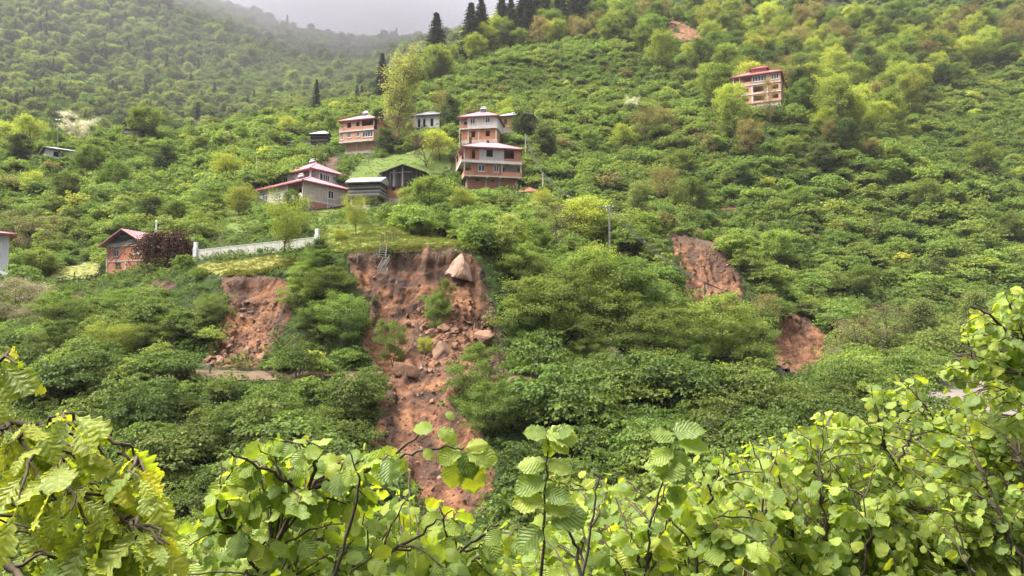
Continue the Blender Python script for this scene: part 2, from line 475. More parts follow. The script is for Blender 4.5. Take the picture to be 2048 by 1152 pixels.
# ---------------------------------------------------------------- bare earth areas: outlines as the photograph shows them
SCARS = {
    'left':  [(436, 556), (470, 548), (520, 549), (566, 556), (585, 575), (580, 640), (560, 676), (540, 700), (512, 735), (405, 735), (420, 695), (446, 664), (457, 600)],
    'main':  [(690, 512), (720, 503), (760, 496), (850, 490), (922, 494), (950, 515), (972, 560), (992, 620), (1008, 690), (1020, 742), (985, 764), (918, 776), (897, 798), (925, 830), (975, 880), (992, 905),
              (985, 970), (960, 1040), (850, 1040), (800, 930), (748, 890), (755, 850), (772, 800), (764, 760), (735, 705), (722, 660), (738, 610), (716, 560)],
    'right': [(1330, 466), (1362, 462), (1405, 476), (1445, 492), (1462, 520), (1490, 566), (1484, 612), (1390, 622), (1376, 590), (1368, 550), (1352, 505)],
    'foot':  [(1548, 640), (1590, 628), (1614, 628), (1648, 664), (1652, 700), (1640, 735), (1600, 758), (1548, 752), (1540, 690)],
    'heap':  [(1030, 388), (1042, 372), (1062, 372), (1080, 388)],
    'path':  [(628, 344), (646, 318), (676, 310), (680, 322), (660, 346)],
    'yard':  [(286, 566), (345, 562), (366, 574), (345, 604), (300, 596)],
    'spoil': [(130, 592), (168, 580), (172, 604), (140, 612)],
    'high':  [(1325, 66), (1342, 40), (1370, 48), (1400, 62), (1408, 76), (1366, 80)],
    'nick':  [(1508, 488), (1516, 468), (1530, 478), (1526, 496)],
    'bare':  [(1440, 420), (1452, 404), (1470, 404), (1478, 420)],
}
LAWNS = {
    'lawn':   [(388, 530), (470, 520), (560, 508), (575, 520), (570, 545), (500, 560), (430, 552), (392, 545)],
    'meadow': [(632, 505), (640, 468), (660, 456), (780, 450), (830, 470), (940, 478), (930, 500), (850, 496), (760, 502), (690, 508)],
    'upper':  [(560, 430), (640, 420), (780, 416), (800, 450), (660, 462), (560, 470)],
    'slope':  [(400, 470), (430, 420), (500, 385), (520, 420), (560, 428), (480, 470)],
    'bank':   [(690, 350), (720, 320), (760, 316), (830, 300), (900, 290), (905, 340), (850, 352), (770, 345), (740, 370), (700, 372)],
    'side':   [(90, 560), (110, 535), (205, 516), (205, 556), (120, 566)],
    'brow':   [(1050, 384), (1090, 360), (1120, 380), (1110, 396), (1060, 398)],
}
def poly_mask(X, Y, Z, poly, soft=6.0):
    px, py = project(np.stack([X, Y, Z], -1))
    e = edge_dist(px, py, poly)
    i = inside(px, py, poly)
    return np.where(i, np.clip(e / soft, 0, 1), 0.0)

# ground colour: undergrowth, moss, leaf litter
m, n, l = new_mat('hillside_ground')
g = n.new('ShaderNodeNewGeometry')
f1 = noise(n, l, 0.11, 5, 0.6, g.outputs['Position']); f2 = noise(n, l, 1.7, 6, 0.7, g.outputs['Position'])
c = ramp(n, l, f2, [(0.25, (0.012, 0.020, 0.007)), (0.5, (0.026, 0.042, 0.012)), (0.8, (0.050, 0.070, 0.020))])
c = mixc(n, l, ramp(n, l, f1, [(0.52, (0, 0, 0)), (0.7, (1, 1, 1))]), c, (0.060, 0.044, 0.028))
finish(n, l, c, 0.95, f2, 0.7, 0.25, 0.1)

def polar_sheet():
    az = np.radians(np.linspace(-70, 70, 380))
    r = np.concatenate([np.geomspace(0.9, 40, 90), np.linspace(41, 95, 150), np.geomspace(96, 1150, 230)])
    A, Rr = np.meshgrid(az, r)
    X, Y = Rr * np.sin(A), Rr * np.cos(A)
    Z = H(X, Y)
    px, py = project(np.stack([X, Y, Z], -1))
    for k, poly in SCARS.items():
        Z = Z - np.where(inside(px, py, poly) & (Y > 35) & (edge_dist(px, py, poly) > 4), 2.4 if k in ('left', 'main', 'right', 'foot') else 0.12, 0)
    V = np.stack([X, Y, Z], -1).reshape(-1, 3)
    nr, nc = X.shape
    idx = np.arange(nr * nc).reshape(nr, nc)
    Fc = np.stack([idx[:-1, :-1], idx[:-1, 1:], idx[1:, 1:], idx[1:, :-1]], -1).reshape(-1, 4)
    hole = np.zeros(X.shape, bool)                  # the slides are sheets of their own
    for k in ('left', 'main', 'right', 'foot'): hole |= inside(px, py, SCARS[k]) & (Y > 35) & (edge_dist(px, py, SCARS[k]) > 9)
    Fc = Fc[~hole.reshape(-1)[Fc].all(1)]
    return mesh_from('hillside', V, Fc, 'hillside_ground', True)
tag(obj('hillside', polar_sheet()), 'green hillside and valley ground under the bushes', kind='structure')

# bare earth
m, n, l = new_mat('red_earth')
g = n.new('ShaderNodeNewGeometry')
a1 = n.new('ShaderNodeAttribute'); a1.attribute_name = 'topsoil'
a2 = n.new('ShaderNodeAttribute'); a2.attribute_name = 'wet'
P = g.outputs['Position']
big = noise(n, l, 0.33, 4, 0.6, P, 0.6)
st = noise(n, l, 1.0, 6, 0.7, mapping(n, l, P, (1.1, 1.1, 0.28)), 0.3)
fine = noise(n, l, 6.0, 8, 0.75, P)
c = ramp(n, l, st, [(0.30, (0.050, 0.025, 0.018)), (0.44, (0.118, 0.054, 0.032)), (0.56, (0.190, 0.088, 0.048)), (0.72, (0.29, 0.148, 0.078))])
c = mixc(n, l, ramp(n, l, big, [(0.53, (0, 0, 0)), (0.66, (1, 1, 1))]), c, ramp(n, l, fine, [(0.3, (0.20, 0.088, 0.043)), (0.7, (0.33, 0.162, 0.077))]))
c = mixc(n, l, math_(n, l, 'MULTIPLY', ramp(n, l, fine, [(0.62, (0, 0, 0)), (0.75, (1, 1, 1))]), 0.6), c, (0.27, 0.165, 0.11))
lay = noise(n, l, 1.0, 5, 0.6, mapping(n, l, P, (0.10, 0.10, 0.75)), 0.8)
c = mixc(n, l, math_(n, l, 'MULTIPLY', ramp(n, l, lay, [(0.52, (0, 0, 0)), (0.66, (1, 1, 1))]), 0.6), c, ramp(n, l, fine, [(0.3, (0.045, 0.024, 0.018)), (0.7, (0.11, 0.060, 0.042))]))
c = mixc(n, l, math_(n, l, 'MULTIPLY', a2.outputs['Fac'], 0.88), c, (0.045, 0.026, 0.020))
c = mixc(n, l, a1.outputs['Fac'], c, ramp(n, l, fine, [(0.3, (0.035, 0.024, 0.018)), (0.7, (0.085, 0.055, 0.036))]))
vor = n.new('ShaderNodeTexVoronoi'); vor.inputs['Scale'].default_value = 2.6; l.new(P, vor.inputs['Vector'])
hgt = math_(n, l, 'ADD', math_(n, l, 'MULTIPLY', vor.outputs['Distance'], 0.5), fine)
finish(n, l, c, 0.88, hgt, 0.9, 0.22, 0.25)

SCAR_GRIDS = {}
def scar_sheet(key, Y0, Y1, step, name, label, disp=0.35, sink=0.7, topsoil=True, wet=None, lift=0.0, ragged=9.0, cone=False):
    poly = SCARS[key]
    xs = [p[0] for p in poly]
    X0, X1 = (min(xs) - 30 - 1024) / F * (Y1 if min(xs) < 1024 else Y0), (max(xs) + 30 - 1024) / F * (Y1 if max(xs) > 1024 else Y0)
    X, Y = np.meshgrid(np.arange(X0, X1, step), np.arange(Y0, Y1, step * 0.7))
    Z0 = H(X, Y)
    if cone:                                          # debris fan that buries the track between bank and lower slope
        za, zb = H(X, np.full_like(X, 49.0)), H(X, np.full_like(X, 63.5))
        c0 = za + (zb - za) * np.clip((Y - 49) / 14.5, 0, 1)
        cx = (X / 57 * F + 1024)
        wgt = np.clip((cx - 762) / 50, 0, 1) * np.clip((1015 - cx) / 60, 0, 1)
        Z0 = np.where((Y > 49) & (Y < 63.5), Z0 + np.maximum(c0 - Z0, 0) * wgt * 0.85, Z0)
    P0 = np.stack([X, Y, Z0], -1)
    px, py = project(P0)
    near_ = (px > min(xs) - 40) & (px < max(xs) + 40) & (py > min(p[1] for p in poly) - 40) & (py < max(p[1] for p in poly) + 40)
    def fb(P, *a):
        o = np.zeros(P.shape[:-1]); o[near_] = fbm(P[near_], *a); return o
    wob = ragged * (fb(P0, 0.42, 3) + 0.8 * fb(P0 + 9, 1.3, 2))
    ins = inside(px + wob, py + 0.5 * wob, poly) & near_
    sdist = np.where(near_, edge_dist(px + wob, py + 0.5 * wob, poly), 99)
    ed = np.where(ins, sdist, 0); out_ = np.where(ins, 0, sdist)
    mk = np.clip(ed / 26.0, 0, 1); mk = mk * mk * (3 - 2 * mk)
    Z = Z0 - sink * mk + lift - np.minimum(out_, 20) * 0.05      # a skirt that dips under the turf around the slide
    gy, gx = np.gradient(Z, step * 0.7, step)
    N = unit(np.stack([-gx, -gy, np.ones_like(Z)], -1))
    # vertical ribs and gullies, then clods
    rib = fb(np.stack([X * 1.0 + 0.25 * fb(P0, 0.5, 2), Z * 0.12 + Y * 0.07, np.zeros_like(X) + 5], -1), 0.9, 4)
    ledge = fb(np.stack([X * 0.25, Y * 0.4, Z * 1.3], -1), 0.8, 3)
    clod = fb(P0 + 31, 1.6, 4, 0.6); small = np.abs(fb(P0 + 77, 4.5, 2, 0.6))
    d = disp * (0.95 * rib + 0.40 * ledge + 0.26 * clod + 0.25 * small) * np.clip(ed / 8, 0, 1)
    Pn = np.stack([X, Y, Z], -1) + N * d[..., None]
    keep = (ed > 0) | (out_ < 16)
    idx = np.cumsum(keep.ravel()).reshape(keep.shape) - 1
    a, b, c_, d_ = keep[:-1, :-1], keep[:-1, 1:], keep[1:, 1:], keep[1:, :-1]
    q = a & b & c_ & d_
    Fc = np.stack([idx[:-1, :-1][q], idx[:-1, 1:][q], idx[1:, 1:][q], idx[1:, :-1][q]], -1)
    V = Pn[keep]
    ts = np.zeros(len(V)); wt = np.zeros(len(V))
    vx, vy = px[keep], py[keep]
    if topsoil:                                       # dark humus layer along the upper rim
        top = np.interp(vx, *zip(*sorted(topsoil))) if not isinstance(topsoil, bool) else np.full(len(V), min(p[1] for p in poly))
        ts = np.clip(1.15 - (vy - top) / (16 + 20 * fbm(V, 0.35, 3)).clip(4, 50), 0, 1)
    if wet:
        for (wx, wy, rx, ry) in wet:
            wt = np.maximum(wt, np.clip(1.4 - np.hypot((vx - wx) / rx, (vy - wy) / ry) + 0.7 * fbm(V, 0.9, 3), 0, 1))
    me = mesh_from(name, V, Fc, 'red_earth', True, {'topsoil': ts, 'wet': wt})
    o = obj(name, me)
    tag(o, label, kind='structure')
    SCAR_GRIDS[key] = (V, *project(V))
    return o
scar_sheet('main', 38, 69, 0.13, 'landslide_scar', 'tall red earth slide from the meadow rim down across the dirt track', 0.5, 0.9,
           [(690, 512), (720, 503), (760, 496), (850, 490), (922, 494), (950, 515), (1008, 690)],
           [(812, 602, 34, 20), (835, 660, 22, 40), (790, 545, 44, 26), (700, 540, 18, 40), (985, 640, 40, 60), (1000, 710, 40, 40), (850, 726, 70, 16), (880, 530, 26, 22), (830, 515, 60, 12), (740, 600, 20, 40),
            (775, 860, 22, 60), (860, 765, 40, 14), (960, 1000, 40, 30), (780, 780, 20, 40), (860, 880, 26, 50), (930, 940, 20, 40), (905, 840, 14, 30)], cone=True)
scar_sheet('left', 58.5, 72.5, 0.13, 'landslide_scar', 'small red earth slide under the mown lawn', 0.45, 0.8,
           [(436, 556), (470, 549), (520, 550), (566, 557), (585, 575)], [(490, 600, 22, 26), (470, 575, 40, 12), (560, 660, 30, 50), (440, 720, 50, 10)])
scar_sheet('right', 84, 106, 0.17, 'landslide_scar', 'orange earth scar on the slope beside the utility pole', 0.7, 1.0,
           [(1330, 466), (1362, 462), (1405, 476), (1445, 492), (1462, 520), (1490, 566)], [(1440, 520, 30, 26), (1385, 500, 10, 30)], ragged=15)
scar_sheet('foot', 72, 92, 0.16, 'landslide_scar', 'orange earth scar at the foot of the slope', 0.6, 0.8,
           False, [(1610, 640, 26, 20), (1580, 745, 40, 22)], ragged=17)
scar_sheet('yard', 74, 94, 0.25, 'bare_ground', 'dark bare ground below the small brick house', 0.2, 0.1, False, [(330, 600, 120, 90)])
scar_sheet('spoil', 74, 94, 0.25, 'bare_ground', 'patch of dark soil below the rail fence', 0.2, 0.1, False, [(150, 595, 120, 90)])
scar_sheet('path', 130, 178, 0.4, 'earth_path', 'brown earth path climbing to the hamlet', 0.1, -0.1, False, [(650, 330, 40, 60)])
scar_sheet('high', 270, 330, 0.8, 'landslide_scar', 'pale red earth scar high in the forest', 0.5, -0.3, False, ragged=12)
scar_sheet('nick', 100, 128, 0.3, 'bare_ground', 'small orange earth nick in the bushes', 0.2, -0.2, False)
scar_sheet('bare', 115, 148, 0.3, 'bare_ground', 'small brown earth patch among the bushes', 0.2, -0.2, False)

def heap():
    c0 = ground(1055, 143)
    rng = np.random.default_rng(3)
    n = 34
    t, r = np.meshgrid(np.linspace(0, 2 * np.pi, n, endpoint=False), np.linspace(0, 1, 16))
    X = r * 3.2 * np.cos(t); Y = r * 2.0 * np.sin(t)
    Z = 1.25 * (1 - r) ** 0.9 * (1 + 0.15 * np.cos(2 * t)) - 0.3
    P = np.stack([X, Y, Z], -1); P += 0.22 * np.stack([fbm(P, 1.4, 3)] * 3, -1)
    k = np.arange(n * 16).reshape(16, n); kx = np.roll(k, -1, 1)
    Fc = np.stack([k[:-1], kx[:-1], kx[1:], k[1:]], -1).reshape(-1, 4)
    o = obj('earth_heap', mesh_from('earth_heap', P.reshape(-1, 3), Fc, 'red_earth', True, {'topsoil': np.zeros(n * 16), 'wet': np.zeros(n * 16)}), None, c0)
    tag(o, 'heap of orange earth beside the three storey house', 'earth heap')
heap()

# lawns
def turf(name, a, b, c_):
    m, n, l = new_mat(name)
    g = n.new('ShaderNodeNewGeometry')
    f1 = noise(n, l, 0.5, 5, 0.65, g.outputs['Position']); f2 = noise(n, l, 7, 6, 0.7, g.outputs['Position'])
    c = mixc(n, l, f1, ramp(n, l, f2, [(0.3, a), (0.7, b)]), ramp(n, l, f2, [(0.3, b), (0.7, c_)]))
    finish(n, l, c, 0.9, f2, 0.6, 0.08, 0.1)
turf('lawn_turf', (0.11, 0.13, 0.035), (0.165, 0.175, 0.055), (0.22, 0.215, 0.085))
turf('rough_turf', (0.045, 0.075, 0.017), (0.075, 0.115, 0.025), (0.115, 0.145, 0.036))
turf('meadow_turf', (0.065, 0.10, 0.020), (0.10, 0.145, 0.028), (0.14, 0.17, 0.038))
def lawn_sheet(key, Y0, Y1, step, name, label, mat):
    poly = LAWNS[key]
    xs = [p[0] for p in poly]
    X0, X1 = (min(xs) - 10 - 1024) / F * (Y1 if min(xs) < 1024 else Y0), (max(xs) + 10 - 1024) / F * (Y1 if max(xs) > 1024 else Y0)
    X, Y = np.meshgrid(np.arange(X0, X1, step), np.arange(Y0, Y1, step))
    Z = H(X, Y)
    P = np.stack([X, Y, Z + 0.07], -1)
    px, py = project(P)
    wob = 5 * fbm(P, 0.6, 2)
    ry = np.interp(X, RIM[:, 0], RIM[:, 1])
    keep = inside(px + wob, py + wob * 0.5, poly) & (Y > ry - 0.35)
    idx = np.cumsum(keep.ravel()).reshape(keep.shape) - 1
    q = keep[:-1, :-1] & keep[:-1, 1:] & keep[1:, 1:] & keep[1:, :-1]
    Fc = np.stack([idx[:-1, :-1][q], idx[:-1, 1:][q], idx[1:, 1:][q], idx[1:, :-1][q]], -1)
    o = obj(name, mesh_from(name, P[keep], Fc, mat, True)); tag(o, label, kind='structure')
    return P[keep]
LAWN_PTS = {}
LAWN_PTS['lawn'] = lawn_sheet('lawn', 68, 84, 0.3, 'lawn', 'yellow green mown lawn above the small slide', 'lawn_turf')
LAWN_PTS['meadow'] = lawn_sheet('meadow', 66, 100, 0.35, 'meadow', 'bright green meadow at the top of the tall scarp', 'meadow_turf')
LAWN_PTS['upper'] = lawn_sheet('upper', 85, 124, 0.45, 'meadow', 'green grass slope below the grey brick house', 'rough_turf')
LAWN_PTS['slope'] = lawn_sheet('slope', 88, 134, 0.45, 'meadow', 'yellowish grass slope beside the grey brick house', 'rough_turf')
LAWN_PTS['bank'] = lawn_sheet('bank', 130, 182, 0.5, 'meadow', 'grass bank behind the black plank barn', 'rough_turf')
LAWN_PTS['side'] = lawn_sheet('side', 80, 112, 0.4, 'lawn', 'yellow green grass beside the small brick house', 'lawn_turf')
LAWN_PTS['brow'] = lawn_sheet('brow', 130, 160, 0.5, 'meadow', 'grass brow behind the earth heap', 'meadow_turf')

# track and road
def strip(name, label, mat, px0, px1, n, lift, wid=None, m_=8):
    i = np.linspace(0, 1, n)
    xo = np.interp(i, [0, 1], [(px0 - 1024) / F * 57, (px1 - 1024) / F * (57 if px1 < 1700 else 62)])
    oy = np.interp(xo, TRACK_OUT[:, 0], TRACK_OUT[:, 1]); iy = np.interp(xo, TRACK_IN[:, 0], TRACK_IN[:, 1])
    V = []
    for t in np.linspace(0.06, 0.94, m_):
        Y = oy + (iy - oy) * t
        V.append(np.stack([xo, Y, H(xo, Y) + lift], -1))
    V = np.array(V)
    k = np.arange(n * m_).reshape(m_, n)
    Fc = np.stack([k[:-1, :-1], k[:-1, 1:], k[1:, 1:], k[1:, :-1]], -1).reshape(-1, 4)
    tag(obj(name, mesh_from(name, V.reshape(-1, 3), Fc, mat, True)), label, kind='structure')
simple('track_dirt', (0.095, 0.062, 0.040), 0.5, 1.1, 0.95)
simple('road_surface', (0.14, 0.115, 0.107), 0.25, 0.6, 0.8)
strip('dirt_track', 'narrow dirt track along the foot of the scarps', 'track_dirt', -40, 760, 160, 0.05)
strip('dirt_track', 'dirt track continuing right of the tall scarp', 'track_dirt', 1015, 1560, 120, 0.05)
strip('road', 'pale wet road in the valley behind the leaves', 'road_surface', 1800, 2260, 60, 0.06, m_=30)
# ================================================================ PLANT SHAPES
def hazel_shape(seed, h=2.9, r=2.0, sprays=46, per=46, leaf=0.17, stems=9):
    """a many-stemmed hazel: stems fan out of one stool and carry flat, layered leaf sprays"""
    rng = np.random.default_rng(seed)
    SV, SF, k = [], [], 0
    C = []
    lob = rng.uniform(0.62, 1.25, 9)
    for s in range(stems):
        a = 2 * np.pi * (s + rng.uniform(-.3, .3)) / stems
        rr = r * rng.uniform(0.35, 0.8); hh = h * rng.uniform(0.72, 0.98)
        t = np.linspace(0, 1, 6)
        p = np.stack([np.cos(a) * (0.12 + rr * t ** 1.3), np.sin(a) * (0.12 + rr * t ** 1.3), hh * (t - 0.12 * t ** 3)], -1)
        p[1:, :] += rng.normal(0, 0.05, (5, 3))
        V, Fc = tube(p, np.linspace(0.035, 0.008, 6), 4)
        SV.append(V); SF.append(Fc + k); k += len(V)
    ang = rng.uniform(0, 2 * np.pi, sprays)
    u = rng.uniform(0, 1, sprays)
    el = np.arcsin(np.clip(rng.uniform(-0.18, 1.0, sprays), -1, 1))
    rad = np.where(rng.random(sprays) < 0.75, rng.uniform(0.62, 1.10, sprays), rng.uniform(0.25, 0.62, sprays)) * np.interp(ang / (2 * np.pi) * 9, np.arange(10), np.r_[lob, lob[0]])
    cx = rad * r * np.cos(el) * np.cos(ang); cyy = rad * r * np.cos(el) * np.sin(ang)
    cz = h * 0.50 + rad * h * 0.50 * np.sin(el)
    ctr = np.stack([cx, cyy, cz], -1)
    out = unit(np.stack([np.cos(ang), np.sin(ang), np.zeros(sprays)], -1))
    ctr[:, 2] += np.where(rng.random(sprays) < 0.18, rng.uniform(0.1, 0.45, sprays), 0)     # shoots that stick out of the crown
    tilt = rng.uniform(-0.15, 0.55, sprays)[:, None]
    nrm = unit(np.array([0, 0, 1.0]) + out * tilt)
    R_ = rng.uniform(0.20, 0.50, sprays) * r / 2.0
    i = np.repeat(np.arange(sprays), per)
    th = rng.uniform(0, 2 * np.pi, len(i)); rho = np.sqrt(rng.random(len(i)))
    e1 = unit(np.cross(nrm, np.array([0.2, 0.1, 1.0]) + 0 * nrm)); e2 = np.cross(nrm, e1)
    off = (np.cos(th) * rho)[:, None] * e1[i] * R_[i, None] * 1.25 + (np.sin(th) * rho)[:, None] * e2[i] * R_[i, None]
    off[:, 2] -= 0.30 * rho ** 2 * R_[i]
    cen = ctr[i] + off + rng.normal(0, 0.045, (len(i), 3)) * r / 2
    d = unit(off + 0.3 * rng.normal(size=off.shape) * R_[i, None] + out[i] * 0.12); d[:, 2] -= 0.22
    nn = unit(nrm[i] + 0.55 * rng.normal(size=off.shape))
    L = leaf * rng.uniform(0.7, 1.25, len(i))
    V, Fc = leaf_cards(cen, d, nn, L, L * 0.82)
    tint = np.repeat(np.clip(rng.normal(0.5, 0.17, len(i)) + rng.normal(0, .1, sprays)[i], 0.02, 1), 4)
    return np.concatenate(SV), np.concatenate(SF), V, Fc, tint

def tree_shape(seed, h=8, base=0.25, r=2.8, limbs=22, subs=4, per=34, leaf=0.22, form='round', droop=0.1, trunk=0.16, cluster=0.55, rise=0.5, multi=1):
    """trunk, limbs and twigs, with leaf clusters at the twig ends; form gives the crown's outline"""
    rng = np.random.default_rng(seed)
    SV, SF, k = [], [], 0
    tips = []
    for q in range(multi):
        lean = rng.normal(0, 0.05 if multi == 1 else 0.22, 2) * h
        t = np.linspace(0, 1, 9)
        tp = np.stack([lean[0] * t ** 1.2, lean[1] * t ** 1.2, h * 0.97 * t], -1)
        tp[1:, :2] += np.cumsum(rng.normal(0, 0.012 * h, (8, 2)), 0)
        V, Fc = tube(tp, trunk * np.linspace(1, 0.1, 9) * (1 if multi == 1 else 0.6), 6)
        SV.append(V); SF.append(Fc + k); k += len(V)
        nl = max(3, limbs // multi)
        for j in range(nl):
            f = base + (0.98 - base) * (j + rng.uniform(0, 1)) / nl
            x = (f - base) / (1 - base)
            prof = {'round': math.sin(math.pi * min(1, 0.18 + 0.80 * x)) ** 0.7, 'tall': 0.55 + 0.45 * math.sin(math.pi * (0.1 + 0.85 * x)),
                    'cone': 1.02 - 0.92 * x, 'vase': 0.45 + 0.6 * x if x < 0.75 else 1.1 - 0.6 * (x - 0.75) * 2, 'flat': 0.6 + 0.4 * x}[form]
            ln = r * prof * rng.uniform(0.65, 1.12)
            a = j * 2.4 + rng.uniform(-.5, .5)
            p0 = np.array([np.interp(f, t, tp[:, c]) for c in range(3)])
            up = rise * rng.uniform(0.6, 1.3)
            s = np.linspace(0, 1, 6)
            b = p0 + np.stack([np.cos(a) * ln * s, np.sin(a) * ln * s, ln * (up * s - droop * s * s * 2)], -1)
            b[1:] += np.cumsum(rng.normal(0, 0.03 * ln, (5, 3)), 0)
            V, Fc = tube(b, trunk * (1 - 0.75 * f) * np.linspace(0.42, 0.08, 6), 4)
            SV.append(V); SF.append(Fc + k); k += len(V)
            tips.append(b[-1])
            for m_ in range(subs):
                g_ = rng.uniform(0.3, 0.95)
                q0 = np.array([np.interp(g_, s, b[:, c]) for c in range(3)])
                a2 = a + rng.choice([-1, 1]) * rng.uniform(0.4, 1.2)
                l2 = ln * rng.uniform(0.25, 0.5)
                q1 = q0 + np.array([math.cos(a2) * l2, math.sin(a2) * l2, l2 * (rng.uniform(-0.1, 0.7) - droop)])
                V, Fc = tube([q0, (q0 + q1) / 2 + rng.normal(0, 0.03, 3), q1], [trunk * 0.10, trunk * 0.07, trunk * 0.03], 3)
                SV.append(V); SF.append(Fc + k); k += len(V)
                tips.append(q1); tips.append((q0 + q1) / 2)
    tips = np.array(tips)
    i = np.repeat(np.arange(len(tips)), per)
    n_ = len(i)
    axis = unit(tips - np.array([0, 0, h * 0.45]))
    off = rng.normal(size=(n_, 3)) * np.array([1, 1, 0.8]) * cluster * (0.5 + 0.5 * rng.random((n_, 1)))
    off[:, 2] -= droop * 0.8 * np.hypot(off[:, 0], off[:, 1])
    cen = tips[i] + off
    d = unit(off + 0.5 * axis[i] * cluster + 0.3 * rng.normal(size=(n_, 3)) * cluster); d[:, 2] -= 0.3 + droop
    nn = unit(np.array([0, 0, 1.0]) + 0.6 * axis[i] + 0.75 * rng.normal(size=(n_, 3)))
    L = leaf * rng.uniform(0.65, 1.3, n_)
    V, Fc = leaf_cards(cen, d, nn, L, L * 0.72)
    tint = np.repeat(np.clip(rng.normal(0.5, 0.17, n_) + rng.normal(0, 0.1, len(tips))[i], 0.02, 1), 4)
    return np.concatenate(SV), np.concatenate(SF), V, Fc, tint

def spruce_shape(seed, h=18, r=2.9, whorls=30, leaf=0.55):
    rng = np.random.default_rng(seed)
    SV, SF = tube(np.stack([np.zeros(8), np.zeros(8), np.linspace(0, h, 8)], -1) + rng.normal(0, 0.03, (8, 3)), np.linspace(0.26, 0.03, 8), 6)
    C, D, N, L = [], [], [], []
    for w in range(whorls):
        f = 0.10 + 0.89 * (w / whorls) ** 0.92
        ln0 = r * (1 - f) ** 0.85 + 0.12
        for j in range(9):
            if rng.random() < 0.12: continue
            a = j * 0.7 + w * 0.37 + rng.uniform(-.25, .25)
            ln = ln0 * rng.uniform(0.6, 1.2)
            m_ = max(3, int(ln / 0.24))
            s = np.linspace(0.12, 1, m_)
            z = f * h + ln * (0.16 * s - 0.50 * s * s + 0.16 * s ** 3)
            p = np.stack([np.cos(a) * ln * s, np.sin(a) * ln * s, z], -1)
            for side in (-1, 0, 1):
                dirv = np.array([math.cos(a + side * 0.8), math.sin(a + side * 0.8), -0.35 - 0.25 * abs(side)])
                C.append(p); D.append(np.tile(dirv, (m_, 1)) + rng.normal(0, .18, (m_, 3)))
                N.append(np.tile([0, 0, 1.0], (m_, 1)) + rng.normal(0, 0.4, (m_, 3)))
                L.append(leaf * rng.uniform(0.6, 1.15, m_) * (1 - 0.35 * s))
    C, D, N, L = map(np.concatenate, (C, D, N, L))
    V, Fc = leaf_cards(C, D, N, L, L * 0.42, 0.1)
    tint = np.repeat(np.clip(rng.normal(0.45, 0.2, len(C)), 0.02, 1), 4)
    return SV, SF, V, Fc, tint

def herb_shape(seed, n=60, r=0.55, h=0.55, leaf=0.17):
    rng = np.random.default_rng(seed)
    a = rng.uniform(0, 2 * np.pi, n); rho = np.sqrt(rng.random(n)) * r
    z = h * rng.uniform(0.15, 1, n) * (1 - 0.5 * (rho / r) ** 2)
    C = np.stack([np.cos(a) * rho, np.sin(a) * rho, z], -1)
    D = np.stack([np.cos(a), np.sin(a), rng.uniform(-0.5, 0.4, n)], -1) + rng.normal(0, .3, (n, 3))
    N = np.array([0, 0, 1.0]) + rng.normal(0, 0.4, (n, 3))
    L = leaf * rng.uniform(0.6, 1.3, n)
    V, Fc = leaf_cards(C, D, N, L, L * 0.7)
    return V, Fc, np.repeat(np.clip(rng.normal(0.5, 0.2, n), 0, 1), 4)

def tuft_shape(seed, n=40, r=0.22, h=0.22, w=0.03):
    rng = np.random.default_rng(seed)
    a = rng.uniform(0, 2 * np.pi, n); rho = np.sqrt(rng.random(n)) * r
    C = np.stack([np.cos(a) * rho, np.sin(a) * rho, np.zeros(n)], -1)
    D = np.stack([np.cos(a) * 0.5, np.sin(a) * 0.5, np.ones(n)], -1) + rng.normal(0, .25, (n, 3))
    N = np.stack([-np.sin(a), np.cos(a), 0.2 * np.ones(n)], -1)
    L = h * rng.uniform(0.5, 1.2, n)
    V, Fc = leaf_cards(C, D, N, L, w, 0.1)
    return V, Fc, np.repeat(rng.random(n), 4)

def pair(name, shape, leaf_mat, bark_mat='bark'):
    SV, SF, V, Fc, tint = shape
    return (mesh_from(name + '_wood', SV, SF, bark_mat, True), mesh_from(name + '_leaves', V, Fc, leaf_mat, False, {'tint': tint}))

def joined(name, shape, leaf_mat, bark_mat='bark'):
    SV, SF, V, Fc, tint = shape
    SF3 = np.concatenate([SF[:, [0, 1, 2]], SF[:, [0, 2, 3]]], 0)
    VV = np.concatenate([V, SV]); FF = np.concatenate([Fc, SF3 + len(V)], 0)
    me = mesh_from(name, VV, FF, [leaf_mat, bark_mat], False, {'tint': np.r_[tint, np.full(len(SV), 0.3)]})
    mi = np.zeros(len(FF), np.int32); mi[len(Fc):] = 1
    me.polygons.foreach_set('material_index', mi)
    return me

# hazel bushes: three levels of leaf size so that a leaf stays a leaf at its distance
HZ_NEAR = [pair('hazel_near', hazel_shape(s, 2.9, 2.0, 92, 26, 0.185, 9), 'hazel_leaves') for s in (1, 2, 3)]
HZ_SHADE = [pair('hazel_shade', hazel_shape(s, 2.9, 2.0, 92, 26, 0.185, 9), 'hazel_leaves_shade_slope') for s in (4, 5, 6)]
HZ_MID = [pair('hazel_mid', hazel_shape(s, 2.9, 2.0, 46, 42, 0.21, 8), 'hazel_leaves') for s in (11, 12, 13)]

def copy_plant(name, parts, loc, scale, rz, tilt=(0, 0), part_names=('stems', 'foliage')):
    root = empty(name, loc, rz)
    root.rotation_euler = (tilt[0], tilt[1], rz)
    root.scale = scale if isinstance(scale, tuple) else (scale,) * 3
    for nm, me in zip(part_names, parts):
        o = bpy.data.objects.new(nm, me); COL.objects.link(o); o.parent = root
    return root

# ---------------------------------------------------------------- geometry-node scatter for what nobody could count
def proto_collection(name, meshes):
    c = bpy.data.collections.new(name)
    for k, me in enumerate(meshes):
        c.objects.link(bpy.data.objects.new('%s_%02d' % (name, k), me))
    return c

